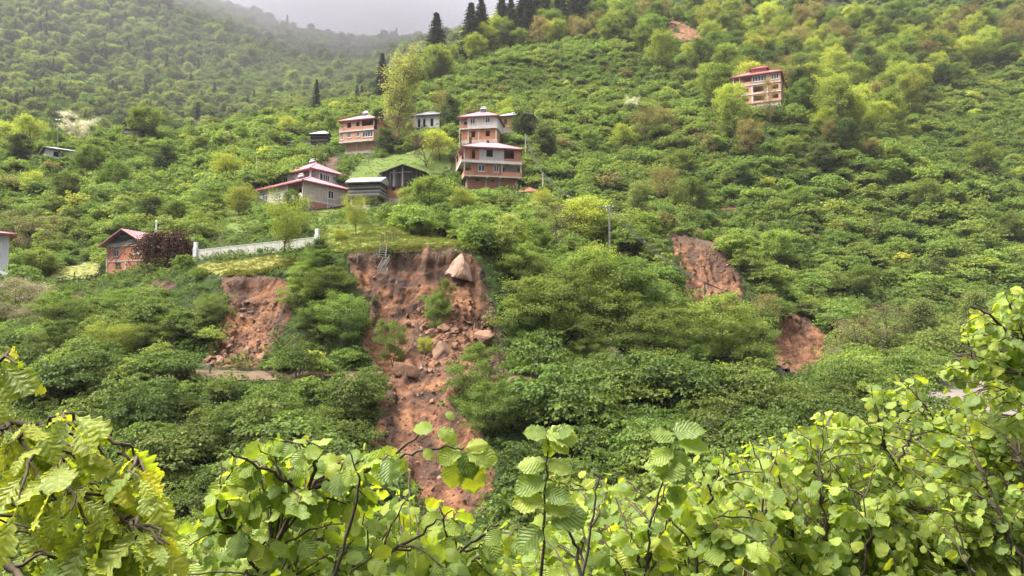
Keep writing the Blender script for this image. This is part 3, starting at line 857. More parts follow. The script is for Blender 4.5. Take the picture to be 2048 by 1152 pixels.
def scatter(name, protos, P, idx, rot, scl, label, kind='stuff'):
    P = np.asarray(P, np.float32)
    me = bpy.data.meshes.new(name)
    me.vertices.add(len(P)); me.vertices.foreach_set('co', P.ravel())
    a = me.attributes.new('proto', 'INT', 'POINT'); a.data.foreach_set('value', np.asarray(idx, np.int32))
    a = me.attributes.new('turn', 'FLOAT_VECTOR', 'POINT'); a.data.foreach_set('vector', np.asarray(rot, np.float32).ravel())
    a = me.attributes.new('size', 'FLOAT_VECTOR', 'POINT'); a.data.foreach_set('vector', np.asarray(scl, np.float32).ravel())
    o = obj(name, me); tag(o, label, kind=kind)
    col = proto_collection(name + '_shapes', protos)
    ng = bpy.data.node_groups.new(name + '_scatter', 'GeometryNodeTree')
    ng.interface.new_socket('Geometry', in_out='INPUT', socket_type='NodeSocketGeometry')
    ng.interface.new_socket('Geometry', in_out='OUTPUT', socket_type='NodeSocketGeometry')
    N = ng.nodes; L = ng.links
    gi = N.new('NodeGroupInput'); go = N.new('NodeGroupOutput')
    ci = N.new('GeometryNodeCollectionInfo'); ci.inputs['Collection'].default_value = col
    ci.inputs['Separate Children'].default_value = True; ci.inputs['Reset Children'].default_value = True
    ip = N.new('GeometryNodeInstanceOnPoints'); ip.inputs['Pick Instance'].default_value = True
    def na(nm, t):
        q = N.new('GeometryNodeInputNamedAttribute'); q.data_type = t; q.inputs['Name'].default_value = nm
        return q.outputs['Attribute']
    L.new(gi.outputs[0], ip.inputs['Points']); L.new(ci.outputs[0], ip.inputs['Instance'])
    L.new(na('proto', 'INT'), ip.inputs['Instance Index'])
    L.new(na('turn', 'FLOAT_VECTOR'), ip.inputs['Rotation']); L.new(na('size', 'FLOAT_VECTOR'), ip.inputs['Scale'])
    L.new(ip.outputs[0], go.inputs[0])
    md = o.modifiers.new('scatter', 'NODES'); md.node_group = ng
    return o

# ---------------------------------------------------------------- what must stay in view: (outline, depth): no scattered plant nearer than depth may cover it
def inset(poly, d):
    cx = sum(p[0] for p in poly) / len(poly); cy_ = sum(p[1] for p in poly) / len(poly)
    return [(x + (cx - x) * min(.5, d / (math.hypot(cx - x, cy_ - y) + 1e-6)), y + (cy_ - y) * min(.5, d / (math.hypot(cx - x, cy_ - y) + 1e-6))) for x, y in poly]
KEEP = [(inset(SCARS['main'], 7), 70), (inset(SCARS['left'], 8), 72), (inset(SCARS['right'], 3), 106), (SCARS['foot'], 90), (SCARS['heap'], 143), (SCARS['path'], 176),
        (SCARS['high'], 330), (SCARS['nick'], 120), (SCARS['bare'], 140)] + \
       [(LAWNS['lawn'], 84), (LAWNS['meadow'], 98), ([(640, 440), (770, 432), (780, 455), (650, 462)], 120), ([(430, 440), (500, 400), (510, 430), (470, 462)], 120), (LAWNS['bank'], 172), (LAWNS['side'], 110)] + [
        ([(905, 296), (925, 282), (1040, 285), (1042, 372), (920, 378), (905, 340)], 146), ([(912, 232), (955, 215), (1000, 232), (1000, 285), (915, 285)], 168),
        ([(668, 240), (715, 228), (765, 240), (765, 290), (735, 306), (675, 306)], 178), ([(505, 368), (610, 325), (680, 345), (692, 368), (690, 412), (640, 420), (515, 400)], 140),
        ([(688, 352), (757, 352), (762, 408), (690, 410)], 127), ([(755, 335), (800, 320), (850, 340), (848, 400), (760, 402)], 128),
        ([(812, 235), (880, 225), (880, 252), (812, 258)], 190), ([(992, 230), (1065, 225), (1062, 262), (995, 266)], 184), ([(608, 262), (655, 262), (655, 288), (608, 288)], 190),
        ([(552, 278), (588, 278), (588, 289), (552, 289)], 192), ([(225, 235), (265, 235), (265, 265), (228, 265)], 192), ([(28, 285), (90, 285), (92, 312), (28, 316)], 165),
        ([(0, 455), (22, 455), (22, 535), (0, 540)], 95), ([(198, 460), (335, 460), (335, 556), (200, 560)], 96), ([(1470, 140), (1525, 125), (1582, 135), (1580, 190), (1560, 204), (1490, 212)], 194),
        ([(385, 465), (645, 455), (650, 495), (560, 512), (390, 522)], 84), ([(100, 535), (205, 535), (205, 560), (100, 570)], 96), 
        ([(1885, 742), (2060, 738), (2060, 835), (1960, 835), (1885, 780)], 78), ([(1210, 405), (1230, 405), (1230, 465), (1210, 465)], 92),
        ([(1406, 560), (1416, 560), (1416, 608), (1406, 608)], 84), ([(1015, 748), (1055, 748), (1055, 768), (1015, 768)], 58), ([(785, 715), (845, 715), (845, 758), (785, 758)], 58)]

FOREST = [(560, 200), (700, 120), (900, 40), (960, -80), (2150, -80), (2150, 90), (2000, 150), (1850, 195), (1800, 255), (1700, 330), (1560, 345), (1440, 315), (1425, 225),
          (1400, 165), (1300, 150), (1250, 98), (1130, 92), (1000, 106), (880, 165), (760, 195), (640, 215)]

def clear_of(P, h, r, extra=1.0):
    """mask of plants (base P, height h, crown radius r) that hide none of KEEP"""
    ok = np.ones(len(P), bool)
    pts = []
    for fx, fz in ((0, 0.05), (0, 0.55), (0, 0.98), (-0.8, 0.6), (0.8, 0.6), (-0.6, 0.85), (0.6, 0.85)):
        q = P.copy(); q[:, 0] += fx * r * extra; q[:, 2] += fz * h
        pts.append(project(q))
    for poly, dep in KEEP:
        nearer = P[:, 1] < dep + 0.5
        xs = [p[0] for p in poly]; ys = [p[1] for p in poly]
        for (x, y) in pts:
            c = nearer & (x > min(xs)) & (x < max(xs)) & (y > min(ys)) & (y < max(ys)) & ok
            if c.any():
                ii = np.where(c)[0]
                ok[ii[inside(x[ii], y[ii], poly)]] = False
    return ok

TREES = []        # (X, Y, crown radius) of placed trees, so that bushes keep their distance
# ================================================================ TREES that can be told apart
TP = {}
def proto(key, shape, leaf_mat, bark_mat='bark', H0=8.0):
    TP.setdefault(key, []).append((pair(key, shape, leaf_mat, bark_mat), H0))
for s in (21, 22, 23):
    proto('round', tree_shape(s, 8, 0.22, 3.1, 26, 5, 26, 0.25, 'round', 0.06, 0.17, 0.42), 'broadleaf_leaves')
for s in (24, 25):
    proto('spring', tree_shape(s, 8, 0.20, 2.7, 22, 4, 24, 0.24, 'round', 0.05, 0.15, 0.55), 'spring_leaves')
for s in (26, 27):
    proto('tall', tree_shape(s, 12, 0.18, 2.3, 34, 4, 20, 0.27, 'tall', 0.05, 0.2, 0.55, 0.8), 'pale_leaves', H0=12.0)
for s in (28, 29):
    proto('bronze', tree_shape(s, 8, 0.25, 2.9, 24, 5, 13, 0.19, 'round', 0.02, 0.16, 0.5, 0.8), 'bronze_leaves')
for s in (30, 31):
    proto('brown', tree_shape(s, 8, 0.15, 3.0, 28, 6, 10, 0.16, 'round', 0.0, 0.15, 0.45, 0.9, multi=3), 'brown_buds')
for s in (32, 33):
    proto('dark', tree_shape(s, 8, 0.12, 2.4, 26, 4, 34, 0.25, 'round', 0.12, 0.16, 0.5), 'dark_leaves')
for s in (34,):
    proto('vase', tree_shape(s, 5.4, 0.28, 2.5, 20, 6, 26, 0.13, 'vase', 0.0, 0.11, 0.42, 0.9), 'spring_leaves', H0=5.4)
for s in (35,):
    proto('ash', tree_shape(s, 9, 0.06, 3.0, 46, 5, 30, 0.17, 'cone', 0.25, 0.15, 0.5, 0.35), 'ash_leaves', H0=9.0)
for s in (36, 37):
    proto('blossom', tree_shape(s, 6, 0.2, 2.6, 22, 6, 20, 0.16, 'vase', 0.0, 0.10, 0.32, 1.0), 'blossom', H0=6.0)
for s in (38, 39):
    proto('canopy', tree_shape(s, 8, 0.15, 3.6, 26, 6, 28, 0.205, 'round', 0.08, 0.16, 0.36, 0.45, multi=2), 'gully_leaves')
for s in (40, 41):
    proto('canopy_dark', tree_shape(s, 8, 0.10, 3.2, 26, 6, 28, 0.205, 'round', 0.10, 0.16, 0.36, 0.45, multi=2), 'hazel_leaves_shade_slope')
for s in (42,):
    proto('bare', tree_shape(s, 7, 0.25, 2.9, 20, 8, 7, 0.13, 'round', -0.02, 0.14, 0.45, 0.7), 'brown_buds', H0=7.0)
for s in (43,):
    proto('dusty', tree_shape(s, 6, 0.1, 2.8, 24, 5, 34, 0.13, 'round', 0.05, 0.12, 0.5, 0.6, multi=3), 'dusty_blossom', H0=6.0)
for s in (44,):
    proto('yellow', tree_shape(s, 5, 0.12, 2.3, 22, 5, 34, 0.13, 'round', 0.05, 0.1, 0.42, 0.7, multi=2), 'spring_leaves', H0=5.0)
for s in (45, 46):
    proto('spruce', spruce_shape(s, 18, 4.3, 36, 0.80), 'needles', H0=18.0)
for s in (47, 48):
    proto('forest', tree_shape(s, 11, 0.2, 3.6, 28, 5, 26, 0.31, 'round', 0.06, 0.2, 0.55), 'broadleaf_leaves', H0=11.0)
for s in (49, 50):
    proto('forest_spring', tree_shape(s, 11, 0.2, 3.2, 28, 5, 22, 0.30, 'tall', 0.06, 0.2, 0.55, 0.7), 'spring_leaves', H0=11.0)
for s in (51,):
    proto('forest_dark', tree_shape(s, 11, 0.15, 3.4, 28, 5, 24, 0.31, 'round', 0.06, 0.2, 0.55), 'dark_leaves', H0=11.0)
for s in (52,):
    proto('forest_bronze', tree_shape(s, 11, 0.2, 3.2, 28, 6, 12, 0.26, 'round', 0.0, 0.2, 0.5, 0.8), 'bronze_leaves', H0=11.0)
R0 = {'round': 3.2, 'spring': 2.9, 'tall': 2.5, 'bronze': 3.0, 'brown': 3.1, 'dark': 2.6, 'vase': 2.7, 'ash': 3.0, 'blossom': 2.6, 'canopy': 3.8, 'canopy_dark': 3.4, 'bare': 3.0,
      'dusty': 2.9, 'yellow': 2.4, 'spruce': 3.0, 'forest': 3.7, 'forest_spring': 3.0, 'forest_dark': 3.5, 'forest_bronze': 3.2}

def depth_at_row(px, row, y0, y1):
    Y = np.linspace(y0, y1, 60); X = (px - 1024) / F * Y
    for _ in range(2):
        Z = H(X, Y); X = (px - 1024) / F * (Y * CP + Z * SP)
    e = np.abs(project(np.stack([X, Y, Z], -1))[1] - row)
    k = int(np.argmin(e)); return float(Y[k]), float(e[k])

def plant_tree(kind, px, py_top, Y, width_px, label, cat='tree', group=None, name=None, v=None, sink=0.15, foot=None):
    """a tree whose foot is on the ground at column px and depth Y, as tall as the photograph shows it"""
    if foot is not None:                # the depth at which this column of the hillside shows at row foot
        Y = depth_at_row(px, foot, Y - 45, Y + 45)[0]
    g = ground(px, Y)
    h = at(px, py_top, Y)[2] - g[2] + sink
    h = max(h, 1.2)
    parts, h0 = TP[kind][(v if v is not None else len(TREES)) % len(TP[kind])]
    sz = h / h0
    sxy = (width_px / F * Y / 2) / R0[kind]
    sxy = min(sxy, 1.35 * sz); sz = min(sz, 2.2 * sxy)
    root = copy_plant(name or ('spruce_tree' if kind == 'spruce' else 'broadleaf_tree'), parts, (g[0], g[1], g[2] - sink), (sxy, sxy, sz), random.uniform(0, 6.28),
                      part_names=('trunk', 'crown'))
    tag(root, label, cat, group)
    TREES.append((g[0], g[1], width_px / F * Y / 2))
    return root

T = plant_tree
T('tall', 795, 112, 186, 66, 'tall pale green tree with bare trunk above the brown bush', name='poplar_tree')
T('spruce', 872, 22, 288, 58, 'dark pointed spruce standing alone against the cloud')
T('spruce', 942, 2, 292, 56, 'tall dark spruce, left one of the pair on the ridge')
T('spruce', 962, -6, 296, 52, 'tall dark spruce, right one of the pair on the ridge')
for px, py, Y, w in ((1022, -6, 306, 44), (1060, -10, 306, 48), (1090, -20, 310, 46), (1120, -30, 312, 44), (1170, -26, 314, 44), (1004, -14, 312, 46), (1046, -26, 315, 46), (1076, -36, 318, 46), (1152, -40, 318, 46), (1296, -40, 330, 44), (1496, -8, 320, 34)):
    T('spruce', px, py, Y, w, 'dark spruce cut off by the top edge of the picture', group='spruces along the top of the ridge')
T('spruce', 632, 156, 250, 20, 'small dark spruce on the shoulder below the far hill', foot=182)
T('spruce', 764, 104, 265, 34, 'dark spruce between pale trees left of the poplar', foot=172)
T('spruce', 1574, 92, 262, 22, 'small dark spruce above the four storey house')
T('brown', 852, 276, 154, 110, 'round brown budding tree behind the black plank barn')
T('spring', 878, 262, 158, 70, 'yellow green tree beside the brown budding tree')
T('dark', 901, 194, 178, 40, 'dark green tree left of the two storey house')
T('bronze', 884, 190, 186, 46, 'bronze leaved tree behind the dark green tree')
T('dark', 1046, 222, 176, 52, 'dark branching tree in front of the yellow house')
T('yellow', 1012, 200, 196, 34, 'yellow green shrub above the yellow house', cat='shrub', name='shrub')
T('bronze', 1292, 222, 172, 60, 'bronze leaved tree on the slope right of the hamlet', foot=290)
T('blossom', 1266, 204, 182, 30, 'white blossoming tree on the slope right of the hamlet', name='blossom_tree', foot=236)
T('blossom', 1470, 168, 186, 40, 'white blossoming tree touching the four storey house', name='blossom_tree', foot=214)
T('bronze', 1541, 132, 178, 34, 'slender tree with few bronze leaves in front of the four storey house', v=0, foot=255)
T('bronze', 1478, 198, 176, 40, 'small bronze tree below the blossoming tree', v=1, foot=262)
T('blossom', 150, 244, 180, 62, 'white blossoming tree near the street lamp', name='blossom_tree', foot=282)
T('spring', 62, 236, 186, 96, 'yellow green tree behind the white house', v=0)
T('spring', 10, 244, 190, 70, 'yellow green tree at the left edge behind the white house', v=1)
T('dark', 40, 268, 158, 66, 'grey green tree hiding the white house')
T('round', 290, 216, 186, 66, 'green tree beside the log cabin')
T('round', 108, 262, 172, 40, 'green tree under the street lamp')
T('vase', 566, 416, 73.5, 96, 'young bright green tree with spreading limbs on the mown lawn', v=0)
T('vase', 713, 410, 82, 58, 'young bright green tree with thin trunk on the meadow', v=0)
T('yellow', 683, 458, 79, 36, 'small leafy shrub on the meadow', cat='shrub', name='shrub')
T('spring', 477, 374, 116, 70, 'yellow green tree left of the grey brick house')
T('round', 420, 388, 118, 70, 'green tree on the grass slope')
T('dark', 305, 396, 118, 66, 'dark green tree above the small brick house')
T('round', 350, 402, 116, 60, 'green tree above the white panel wall')
T('brown', 46, 430, 108, 100, 'brown budding tree near the white building')
T('round', 80, 500, 96, 90, 'green tree beside the white building')
T('round', 716, 306, 166, 36, 'small tree on the grass bank above the barn')
T('round', 582, 380, 121.5, 36, 'small leafy tree in front of the grey brick house', v=1)
T('dark', 748, 396, 121, 24, 'grey green shrub between the log granary and the barn', cat='shrub', name='shrub')
T('dark', 770, 258, 170, 40, 'dark tree right of the three storey brick house')
T('brown', 790, 240, 172, 60, 'brown twiggy tree beside the poplar')
T('dark', 830, 255, 178, 40, 'dark shrub in front of the grey house', cat='shrub', name='shrub')
T('dark', 884, 352, 139, 50, 'dark green tree right of the black plank barn')
T('round', 908, 356, 140, 36, 'green tree at the left corner of the three storey house')
T('tall', 1275, 366, 120, 92, 'grey green tree with dark trunk behind the white utility pole', name='poplar_tree')
T('bare', 1116, 412, 88, 86, 'brown nearly bare tree with crooked dark trunk')
T('spring', 1158, 396, 98, 110, 'yellow green tree behind the nearly bare tree')
T('tall', 1022, 430, 80, 80, 'slender pale tree above the right end of the tall scarp', v=1, name='poplar_tree')
T('round', 1062, 446, 82, 80, 'green tree beside the nearly bare tree')
T('bronze', 1000, 470, 72, 70, 'bronze tinged tree at the corner of the tall scarp')
# trees of the gully right of the tall scarp
for k, (kd, px, py, Y, w, lb) in enumerate([
        ('canopy', 1075, 560, 63, 150, 'spreading green tree right of the tall scarp'),
        ('canopy', 1190, 500, 68, 170, 'broad bright green tree in the gully'),
        ('canopy_dark', 1140, 600, 62, 170, 'broad dark green tree in the gully'),
        ('canopy', 1225, 590, 64, 170, 'spreading green tree near the dusty shrub'),
        ('canopy_dark', 1060, 640, 60.5, 120, 'dark tree at the foot of the gully'),
        ('canopy_dark', 1285, 640, 61.5, 130, 'dark spreading tree below the bright tree'),
        ('canopy', 1320, 545, 72, 140, 'green tree left of the orange scar'),
        ('canopy', 1445, 590, 66, 150, 'round hazel tree below the wooden utility pole'),
        ('canopy', 1496, 650, 65, 90, 'round green tree beside the orange scar at the slope foot'),
        ('canopy_dark', 1380, 680, 63, 110, 'dark green tree below the round hazel tree'),
        ('round', 1015, 540, 67.5, 90, 'green tree hanging over the right side of the tall scarp'),
        ('yellow', 1195, 500, 71, 90, 'yellow green tree in the middle of the gully'),
        ('canopy', 990, 470, 76, 80, 'leafy tree above the pale boulder'),
        ('canopy', 1120, 540, 66, 150, 'tall rounded green tree in the middle of the gully'),
        ('canopy', 1270, 520, 70, 150, 'tall rounded green tree below the concrete pole'),
        ('canopy', 1050, 500, 68, 110, 'tall green tree right behind the corner of the scarp'),
        ('canopy', 1350, 620, 66, 130, 'rounded green tree under the wooden utility pole'),
        ('canopy', 1170, 680, 60, 130, 'low spreading green tree at the track right of the slide')]):
    T(kd, px, py, Y, w, lb)
T('dusty', 1228, 700, 60, 62, 'dusty white flowering shrub in the gully', cat='shrub', name='shrub')
T('ash', 1842, 596, 84, 118, 'feathery grey green conical tree beside the road', name='ash_tree')
T('ash', 1960, 580, 92, 120, 'feathery grey green tree behind the road', name='ash_tree')
T('bare', 1716, 640, 76, 130, 'thin brown tree with two dark trunks near the road')
T('bare', 1770, 612, 84, 100, 'brown nearly bare tree left of the conical tree')
T('dusty', 1690, 694, 74, 56, 'brownish shrub below the thin brown tree', cat='shrub', name='shrub')
T('bronze', 1532, 592, 84, 60, 'brownish tree between the two orange scars')
# left bank
T('dusty', 28, 560, 78, 110, 'pinkish white flowering shrub at the left edge', cat='shrub', name='shrub')
T('dusty', 60, 610, 74, 90, 'brown flowering shrub below the white building', cat='shrub', name='shrub')
for k, (kd, px, py, Y, w, lb) in enumerate([
        ('canopy', 110, 585, 74, 110, 'green tree below the rail fence'),
        ('canopy_dark', 80, 640, 65, 140, 'dark bushy tree low on the left bank'),
        ('canopy_dark', 165, 650, 65, 110, 'dark bushy tree beside the hollow in the left bank'),
        ('yellow', 222, 650, 64, 90, 'yellow green shrub on the left bank'),
        ('canopy', 240, 580, 74, 90, 'green tree below the small brick house'),
        ('canopy_dark', 300, 630, 65, 120, 'dark tangled tree left of the small slide'),
        ('canopy', 400, 560, 72, 100, 'bright green tree at the rim left of the small slide'),
        ('canopy_dark', 380, 620, 64, 110, 'dark green tree at the foot of the small slide'),
        ('canopy', 425, 590, 66, 60, 'green tree on the left side of the small slide'),
        ('canopy', 610, 520, 67, 90, 'bright green tree between the two slides'),
        ('canopy', 655, 535, 65, 110, 'broad green tree beside the tall scarp'),
        ('canopy_dark', 615, 600, 63, 100, 'dark green tree between the two slides'),
        ('canopy', 690, 590, 61.5, 100, 'green tree spreading over the left side of the tall scarp'),
        ('canopy_dark', 650, 650, 62, 110, 'dark tree at the foot of the bank between the slides'),
        ('canopy_dark', 785, 640, 59.5, 62, 'dark leafy bush at the foot of the tall scarp'),
        ('canopy', 940, 690, 53.5, 100, 'bright green bush below the boulders on the track'),
        ('canopy', 975, 765, 49, 110, 'bright green bush beside the lower slide'),
        ('canopy', 590, 560, 65.5, 90, 'leafy tree on the right side of the small slide'),
        ('canopy', 640, 500, 67.5, 90, 'tall leafy tree in the middle between the two slides'),
        ('yellow', 852, 676, 60, 30, 'small light green bush among the fallen rocks')]):
    T(kd, px, py, Y, w, lb)
T('dark', 637, 476, 68.7, 40, 'ivy covered stump at the lawn edge', cat='tree', name='ivy_stump')
T('canopy', 880, 560, 63.2, 44, 'uprooted leafy bush lying on the tall scarp', cat='shrub', name='shrub', sink=0.6)
T('canopy', 872, 588, 62.4, 50, 'light green bush lying above the fallen rocks', cat='shrub', name='shrub', sink=0.6)

# purple weeping tree
def weeping_tree():
    rng = np.random.default_rng(77)
    SV, SF, k, C, D = [], [], 0, [], []
    V, Fc = tube([(0, 0, 0), (0.1, 0, 1.6), (-0.1, 0.1, 3.0), (0.1, 0, 4.1)], [0.16, 0.13, 0.1, 0.05], 7); SV.append(V); SF.append(Fc); k += len(V)
    for j in range(120):
        a = rng.uniform(0, 2 * np.pi); ln = rng.uniform(0.9, 3.6)
        p0 = np.array([0, 0, rng.uniform(2.4, 4.2)])
        s = np.linspace(0, 1, 9)
        top = rng.uniform(0.5, 1.5)
        b = p0 + np.stack([np.cos(a) * ln * s ** 0.8, np.sin(a) * ln * 0.7 * s ** 0.8, top * np.sin(s * 2.2) - rng.uniform(1.6, 3.4) * s ** 2.4], -1)
        V, Fc = tube(b, np.linspace(0.03, 0.008, 9), 4); SV.append(V); SF.append(Fc + k); k += len(V)
        i = rng.integers(2, 9, 80); C.append(b[i] + rng.normal(0, 0.2, (80, 3))); D.append(np.tile([0, 0, -1.0], (80, 1)) + rng.normal(0, .5, (80, 3)))
    for j in range(7):                                   # long arching canes that reach over the wall of the small house
        s = np.linspace(0, 1, 14)
        e = rng.uniform(4.2, 5.6)
        b = np.stack([-0.3 - e * s, -0.3 + 0 * s + rng.uniform(-.3, .3), 3.3 + rng.uniform(0.4, 0.9) * np.sin(s * 2.4) - 3.6 * s ** 3.2], -1)
        V, Fc = tube(b, np.linspace(0.045, 0.018, 14), 4); SV.append(V); SF.append(Fc + k); k += len(V)
    C = np.concatenate(C); D = np.concatenate(D)
    L = 0.22 * rng.uniform(0.6, 1.3, len(C))
    V, Fc = leaf_cards(C, D, rng.normal(size=C.shape), L, L * 0.6)
    return np.concatenate(SV), np.concatenate(SF), V, Fc, np.repeat(np.clip(rng.normal(0.5, 0.28, len(C)), 0, 1), 4)
g = ground(332, 84)
r_ = copy_plant('weeping_tree', pair('weeping_tree', weeping_tree(), 'purple_leaves'), (g[0], g[1], g[2] - 0.1), 1.0, 0.0, part_names=('trunk', 'crown'))
hh = at(332, 472, 84)[2] - g[2]
r_.scale = (1.3, 1.2, max(0.8, hh / 4.2))
tag(r_, 'purple weeping tree arching over the small brick house', 'tree')
TREES.append((g[0], g[1], 3.2))

# single trees standing among the hazels
rng = np.random.default_rng(15)
spots = [(1360, 348, 'round'), (1420, 300, 'bronze'), (1180, 300, 'round'), (1090, 300, 'dark'), (1250, 285, 'spring'), (1330, 260, 'bronze'), (1650, 260, 'spring'), (1740, 300, 'bronze'), (1790, 330, 'round'),
         (1640, 330, 'dark'), (1580, 300, 'round'), (1700, 220, 'spring'), (1850, 420, 'round'), (1600, 420, 'round'), (1480, 360, 'dark'), (760, 240, 'dark'), (660, 255, 'round'), (570, 262, 'spring'), (480, 282, 'round'),
         (400, 300, 'round'), (330, 330, 'dark'), (230, 380, 'round'), (130, 400, 'round'), (60, 380, 'spring'), (180, 330, 'round'), (450, 360, 'spring'), (1010, 250, 'spring'), (1390, 420, 'round'), (1330, 400, 'bronze'), (1560, 520, 'round'),
         (1960, 330, 'round'), (2020, 480, 'round'), (1880, 560, 'dark'), (1720, 590, 'round'), (1290, 480, 'round'), (860, 440, 'round'), (930, 430, 'spring'), (820, 425, 'round'), (1080, 430, 'spring'), (1150, 470, 'round')]
KN = {'round': 'mid green', 'bronze': 'bronze tinged', 'spring': 'yellow green', 'dark': 'dark green'}
for k, (x, y, kd) in enumerate(spots):
    Yb, miss = depth_at_row(x, y + 14, 85, 250)
    if miss > 12: continue
    hgt = rng.uniform(4.5, 7.5)
    g = ground(x, Yb); top = project(g + np.array([0, 0, hgt]))[1]
    where = 'left slope' if x < 600 else 'slope around the hamlet' if x < 1120 else 'middle slope' if x < 1500 else 'right slope'
    plant_tree(kd, x, top, Yb, hgt * rng.uniform(.7, 1.0) / Yb * F, KN[kd] + ' tree rising above the hazels on the ' + where, group='single trees among the hazels')

# forest of the ridge: single trees
rng = np.random.default_rng(5)
X, Y = np.meshgrid(np.arange(-150, 320, 7.4), np.arange(165, 420, 7.4))
X = X + rng.uniform(-3, 3, X.shape); Y = Y + rng.uniform(-3, 3, Y.shape)
P = np.stack([X, Y, H(X, Y)], -1).reshape(-1, 3)
px, py = project(P)
sel = inside(px, py, FOREST) & (px > -20) & (px < 2080) & (py > -40)
P = P[sel]
hh = rng.uniform(6.5, 14.0, len(P))
ok = clear_of(P, hh, 2.6)
P, hh = P[ok], hh[ok]
tp = np.array([(a, b) for a, b, c in TREES])
ok = np.array([np.hypot(tp[:, 0] - p[0], tp[:, 1] - p[1]).min() > 3.2 for p in P])
P, hh = P[ok], hh[ok]
order = np.argsort(P[:, 1])[:300]
P, hh = P[order], hh[order]
LB = {'forest': 'mid green leafy tree in the forest on the ridge', 'forest_spring': 'yellow green leafy tree in the forest on the ridge',
      'forest_dark': 'dark green tree in the forest on the ridge', 'forest_bronze': 'brownish thinly leaved tree in the forest on the ridge'}
for p, h in zip(P, hh):
    q = rng.random()
    kd = 'forest' if q < 0.42 else 'forest_spring' if q < 0.72 else 'forest_dark' if q < 0.84 else 'forest_bronze'
    parts, h0 = TP[kd][int(rng.integers(len(TP[kd])))]
    s = h / h0
    root = copy_plant('forest_tree', parts, (p[0], p[1], p[2] - 0.3), (s * rng.uniform(.9, 1.25), s * rng.uniform(.9, 1.25), s), rng.uniform(0, 6.28), part_names=('trunk', 'crown'))
    tag(root, LB[kd], 'tree', 'forest trees on the ridge')
print('forest trees', len(P))
# ================================================================ HAZEL ORCHARDS AND UNDERGROWTH
rng = np.random.default_rng(9)
TA = np.array([(a, b, c) for a, b, c in TREES])
def grid_points(Y0, Y1, step, spread=0.42):
    xm = Y1 * 0.78 + 12
    X, Y = np.meshgrid(np.arange(-xm, xm, step), np.arange(Y0, Y1, step * 0.92))
    X = X + (np.arange(X.shape[0])[:, None] % 2) * step / 2
    X = X + rng.uniform(-spread, spread, X.shape) * step; Y = Y + rng.uniform(-spread, spread, Y.shape) * step
    X, Y = X.ravel(), Y.ravel()
    k = np.abs(X) < Y * 0.76 + 10
    X, Y = X[k], Y[k]
    return np.stack([X, Y, H(X, Y)], -1)

near = grid_points(38, 100, 2.4, 0.6); far = grid_points(100, 360, 2.55, 0.65)
P = np.concatenate([near, far])
px, py = project(P)
k = (px > -90) & (px < 2140) & (py > -90)
# the far hill behind the shoulder is covered by its own wood
shoulder = np.interp(px, [-100, 0, 100, 240, 350, 450, 550, 650, 760, 860, 1000], [185, 188, 192, 205, 225, 242, 250, 265, 290, 310, 360])
k &= P[:, 1] < shoulder
k &= ~(inside(px, py, FOREST) & (rng.random(len(P)) < 0.45))
P = P[k]
big_n = fbm(P * np.array([1, 1, 0]), 0.045, 3)
sc = np.clip(rng.gamma(9.0, 0.09, len(P)) * (1 + 0.35 * big_n), 0.38, 1.5)
bank = (P[:, 1] > 58) & (P[:, 1] < np.interp(P[:, 0], RIM[:, 0], RIM[:, 1]))
sc = np.where(bank, sc * 0.72, sc)
w = sc * rng.uniform(0.85, 1.2, len(P))
ok = clear_of(P, 2.9 * sc, 2.0 * w, 1.0)
# keep out of tree trunks' immediate surroundings
for a, b, c in TA:
    ok &= np.hypot(P[:, 0] - a, P[:, 1] - b) > min(1.4, 0.5 * c)
P, sc, w = P[ok], sc[ok], w[ok]
print('bushes', len(P))
px, py = project(P)
infr = (px > -40) & (px < 2090) & (py < 1060)
size = sc / P[:, 1] * infr
order = np.argsort(-size)
first = order[:300]; rest = order[300:]
for i in first:
    p = P[i]; x = px[i]
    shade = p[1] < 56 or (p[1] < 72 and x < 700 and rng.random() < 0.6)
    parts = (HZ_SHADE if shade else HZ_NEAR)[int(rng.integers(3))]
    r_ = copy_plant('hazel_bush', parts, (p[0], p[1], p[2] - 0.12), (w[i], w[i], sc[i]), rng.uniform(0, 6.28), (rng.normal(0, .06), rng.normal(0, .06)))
    if p[1] < 57:
        g = 'hazel bushes below the dirt track'; lb = 'leafy hazel bush on the slope below the dirt track'
    elif x < 700:
        g = 'hazel bushes on the bank left of the tall scarp'; lb = 'leafy hazel bush on the bank left of the tall scarp'
    elif x < 1330:
        g = 'hazel bushes around the tall scarp'; lb = 'leafy hazel bush on the bank around the tall scarp'
    else:
        g = 'hazel bushes near the orange scars'; lb = 'leafy hazel bush near the orange earth scars'
    tag(r_, lb, 'bush', g)
HZ_J = [joined('hazel_mid', hazel_shape(s, 2.9, 2.0, 80, 22, 0.22, 8), 'hazel_leaves') for s in (11, 12, 13)] + \
       [joined('hazel_far', hazel_shape(s, 2.9, 2.0, 60, 15, 0.30, 5), 'hazel_leaves') for s in (14, 15, 16, 17)] + \
       [joined('hazel_other', hazel_shape(s, 3.4, 1.8, 60, 15, 0.28, 5), mt) for s, mt in ((18, 'spring_leaves'), (19, 'broadleaf_leaves'), (20, 'hazel_leaves_shade_slope'), (21, 'bronze_leaves'))]
idx = np.where(P[rest, 1] < 125, rng.integers(0, 3, len(rest)), rng.integers(3, 7, len(rest)))
sp = fbm(P[rest] * np.array([1, 1, 0]) + 50, 0.03, 3) + rng.normal(0, .35, len(rest))
odd = rng.random(len(rest)) < 0.17
idx = np.where(odd & (sp > .55), 7, np.where(odd & (sp > -.2), 8, np.where(odd & (sp > -.75), 9, np.where(odd, 10, idx))))
rot = np.stack([rng.normal(0, .07, len(rest)), rng.normal(0, .07, len(rest)), rng.uniform(0, 6.28, len(rest))], -1)
Q = P[rest].copy(); Q[:, 2] -= 0.12
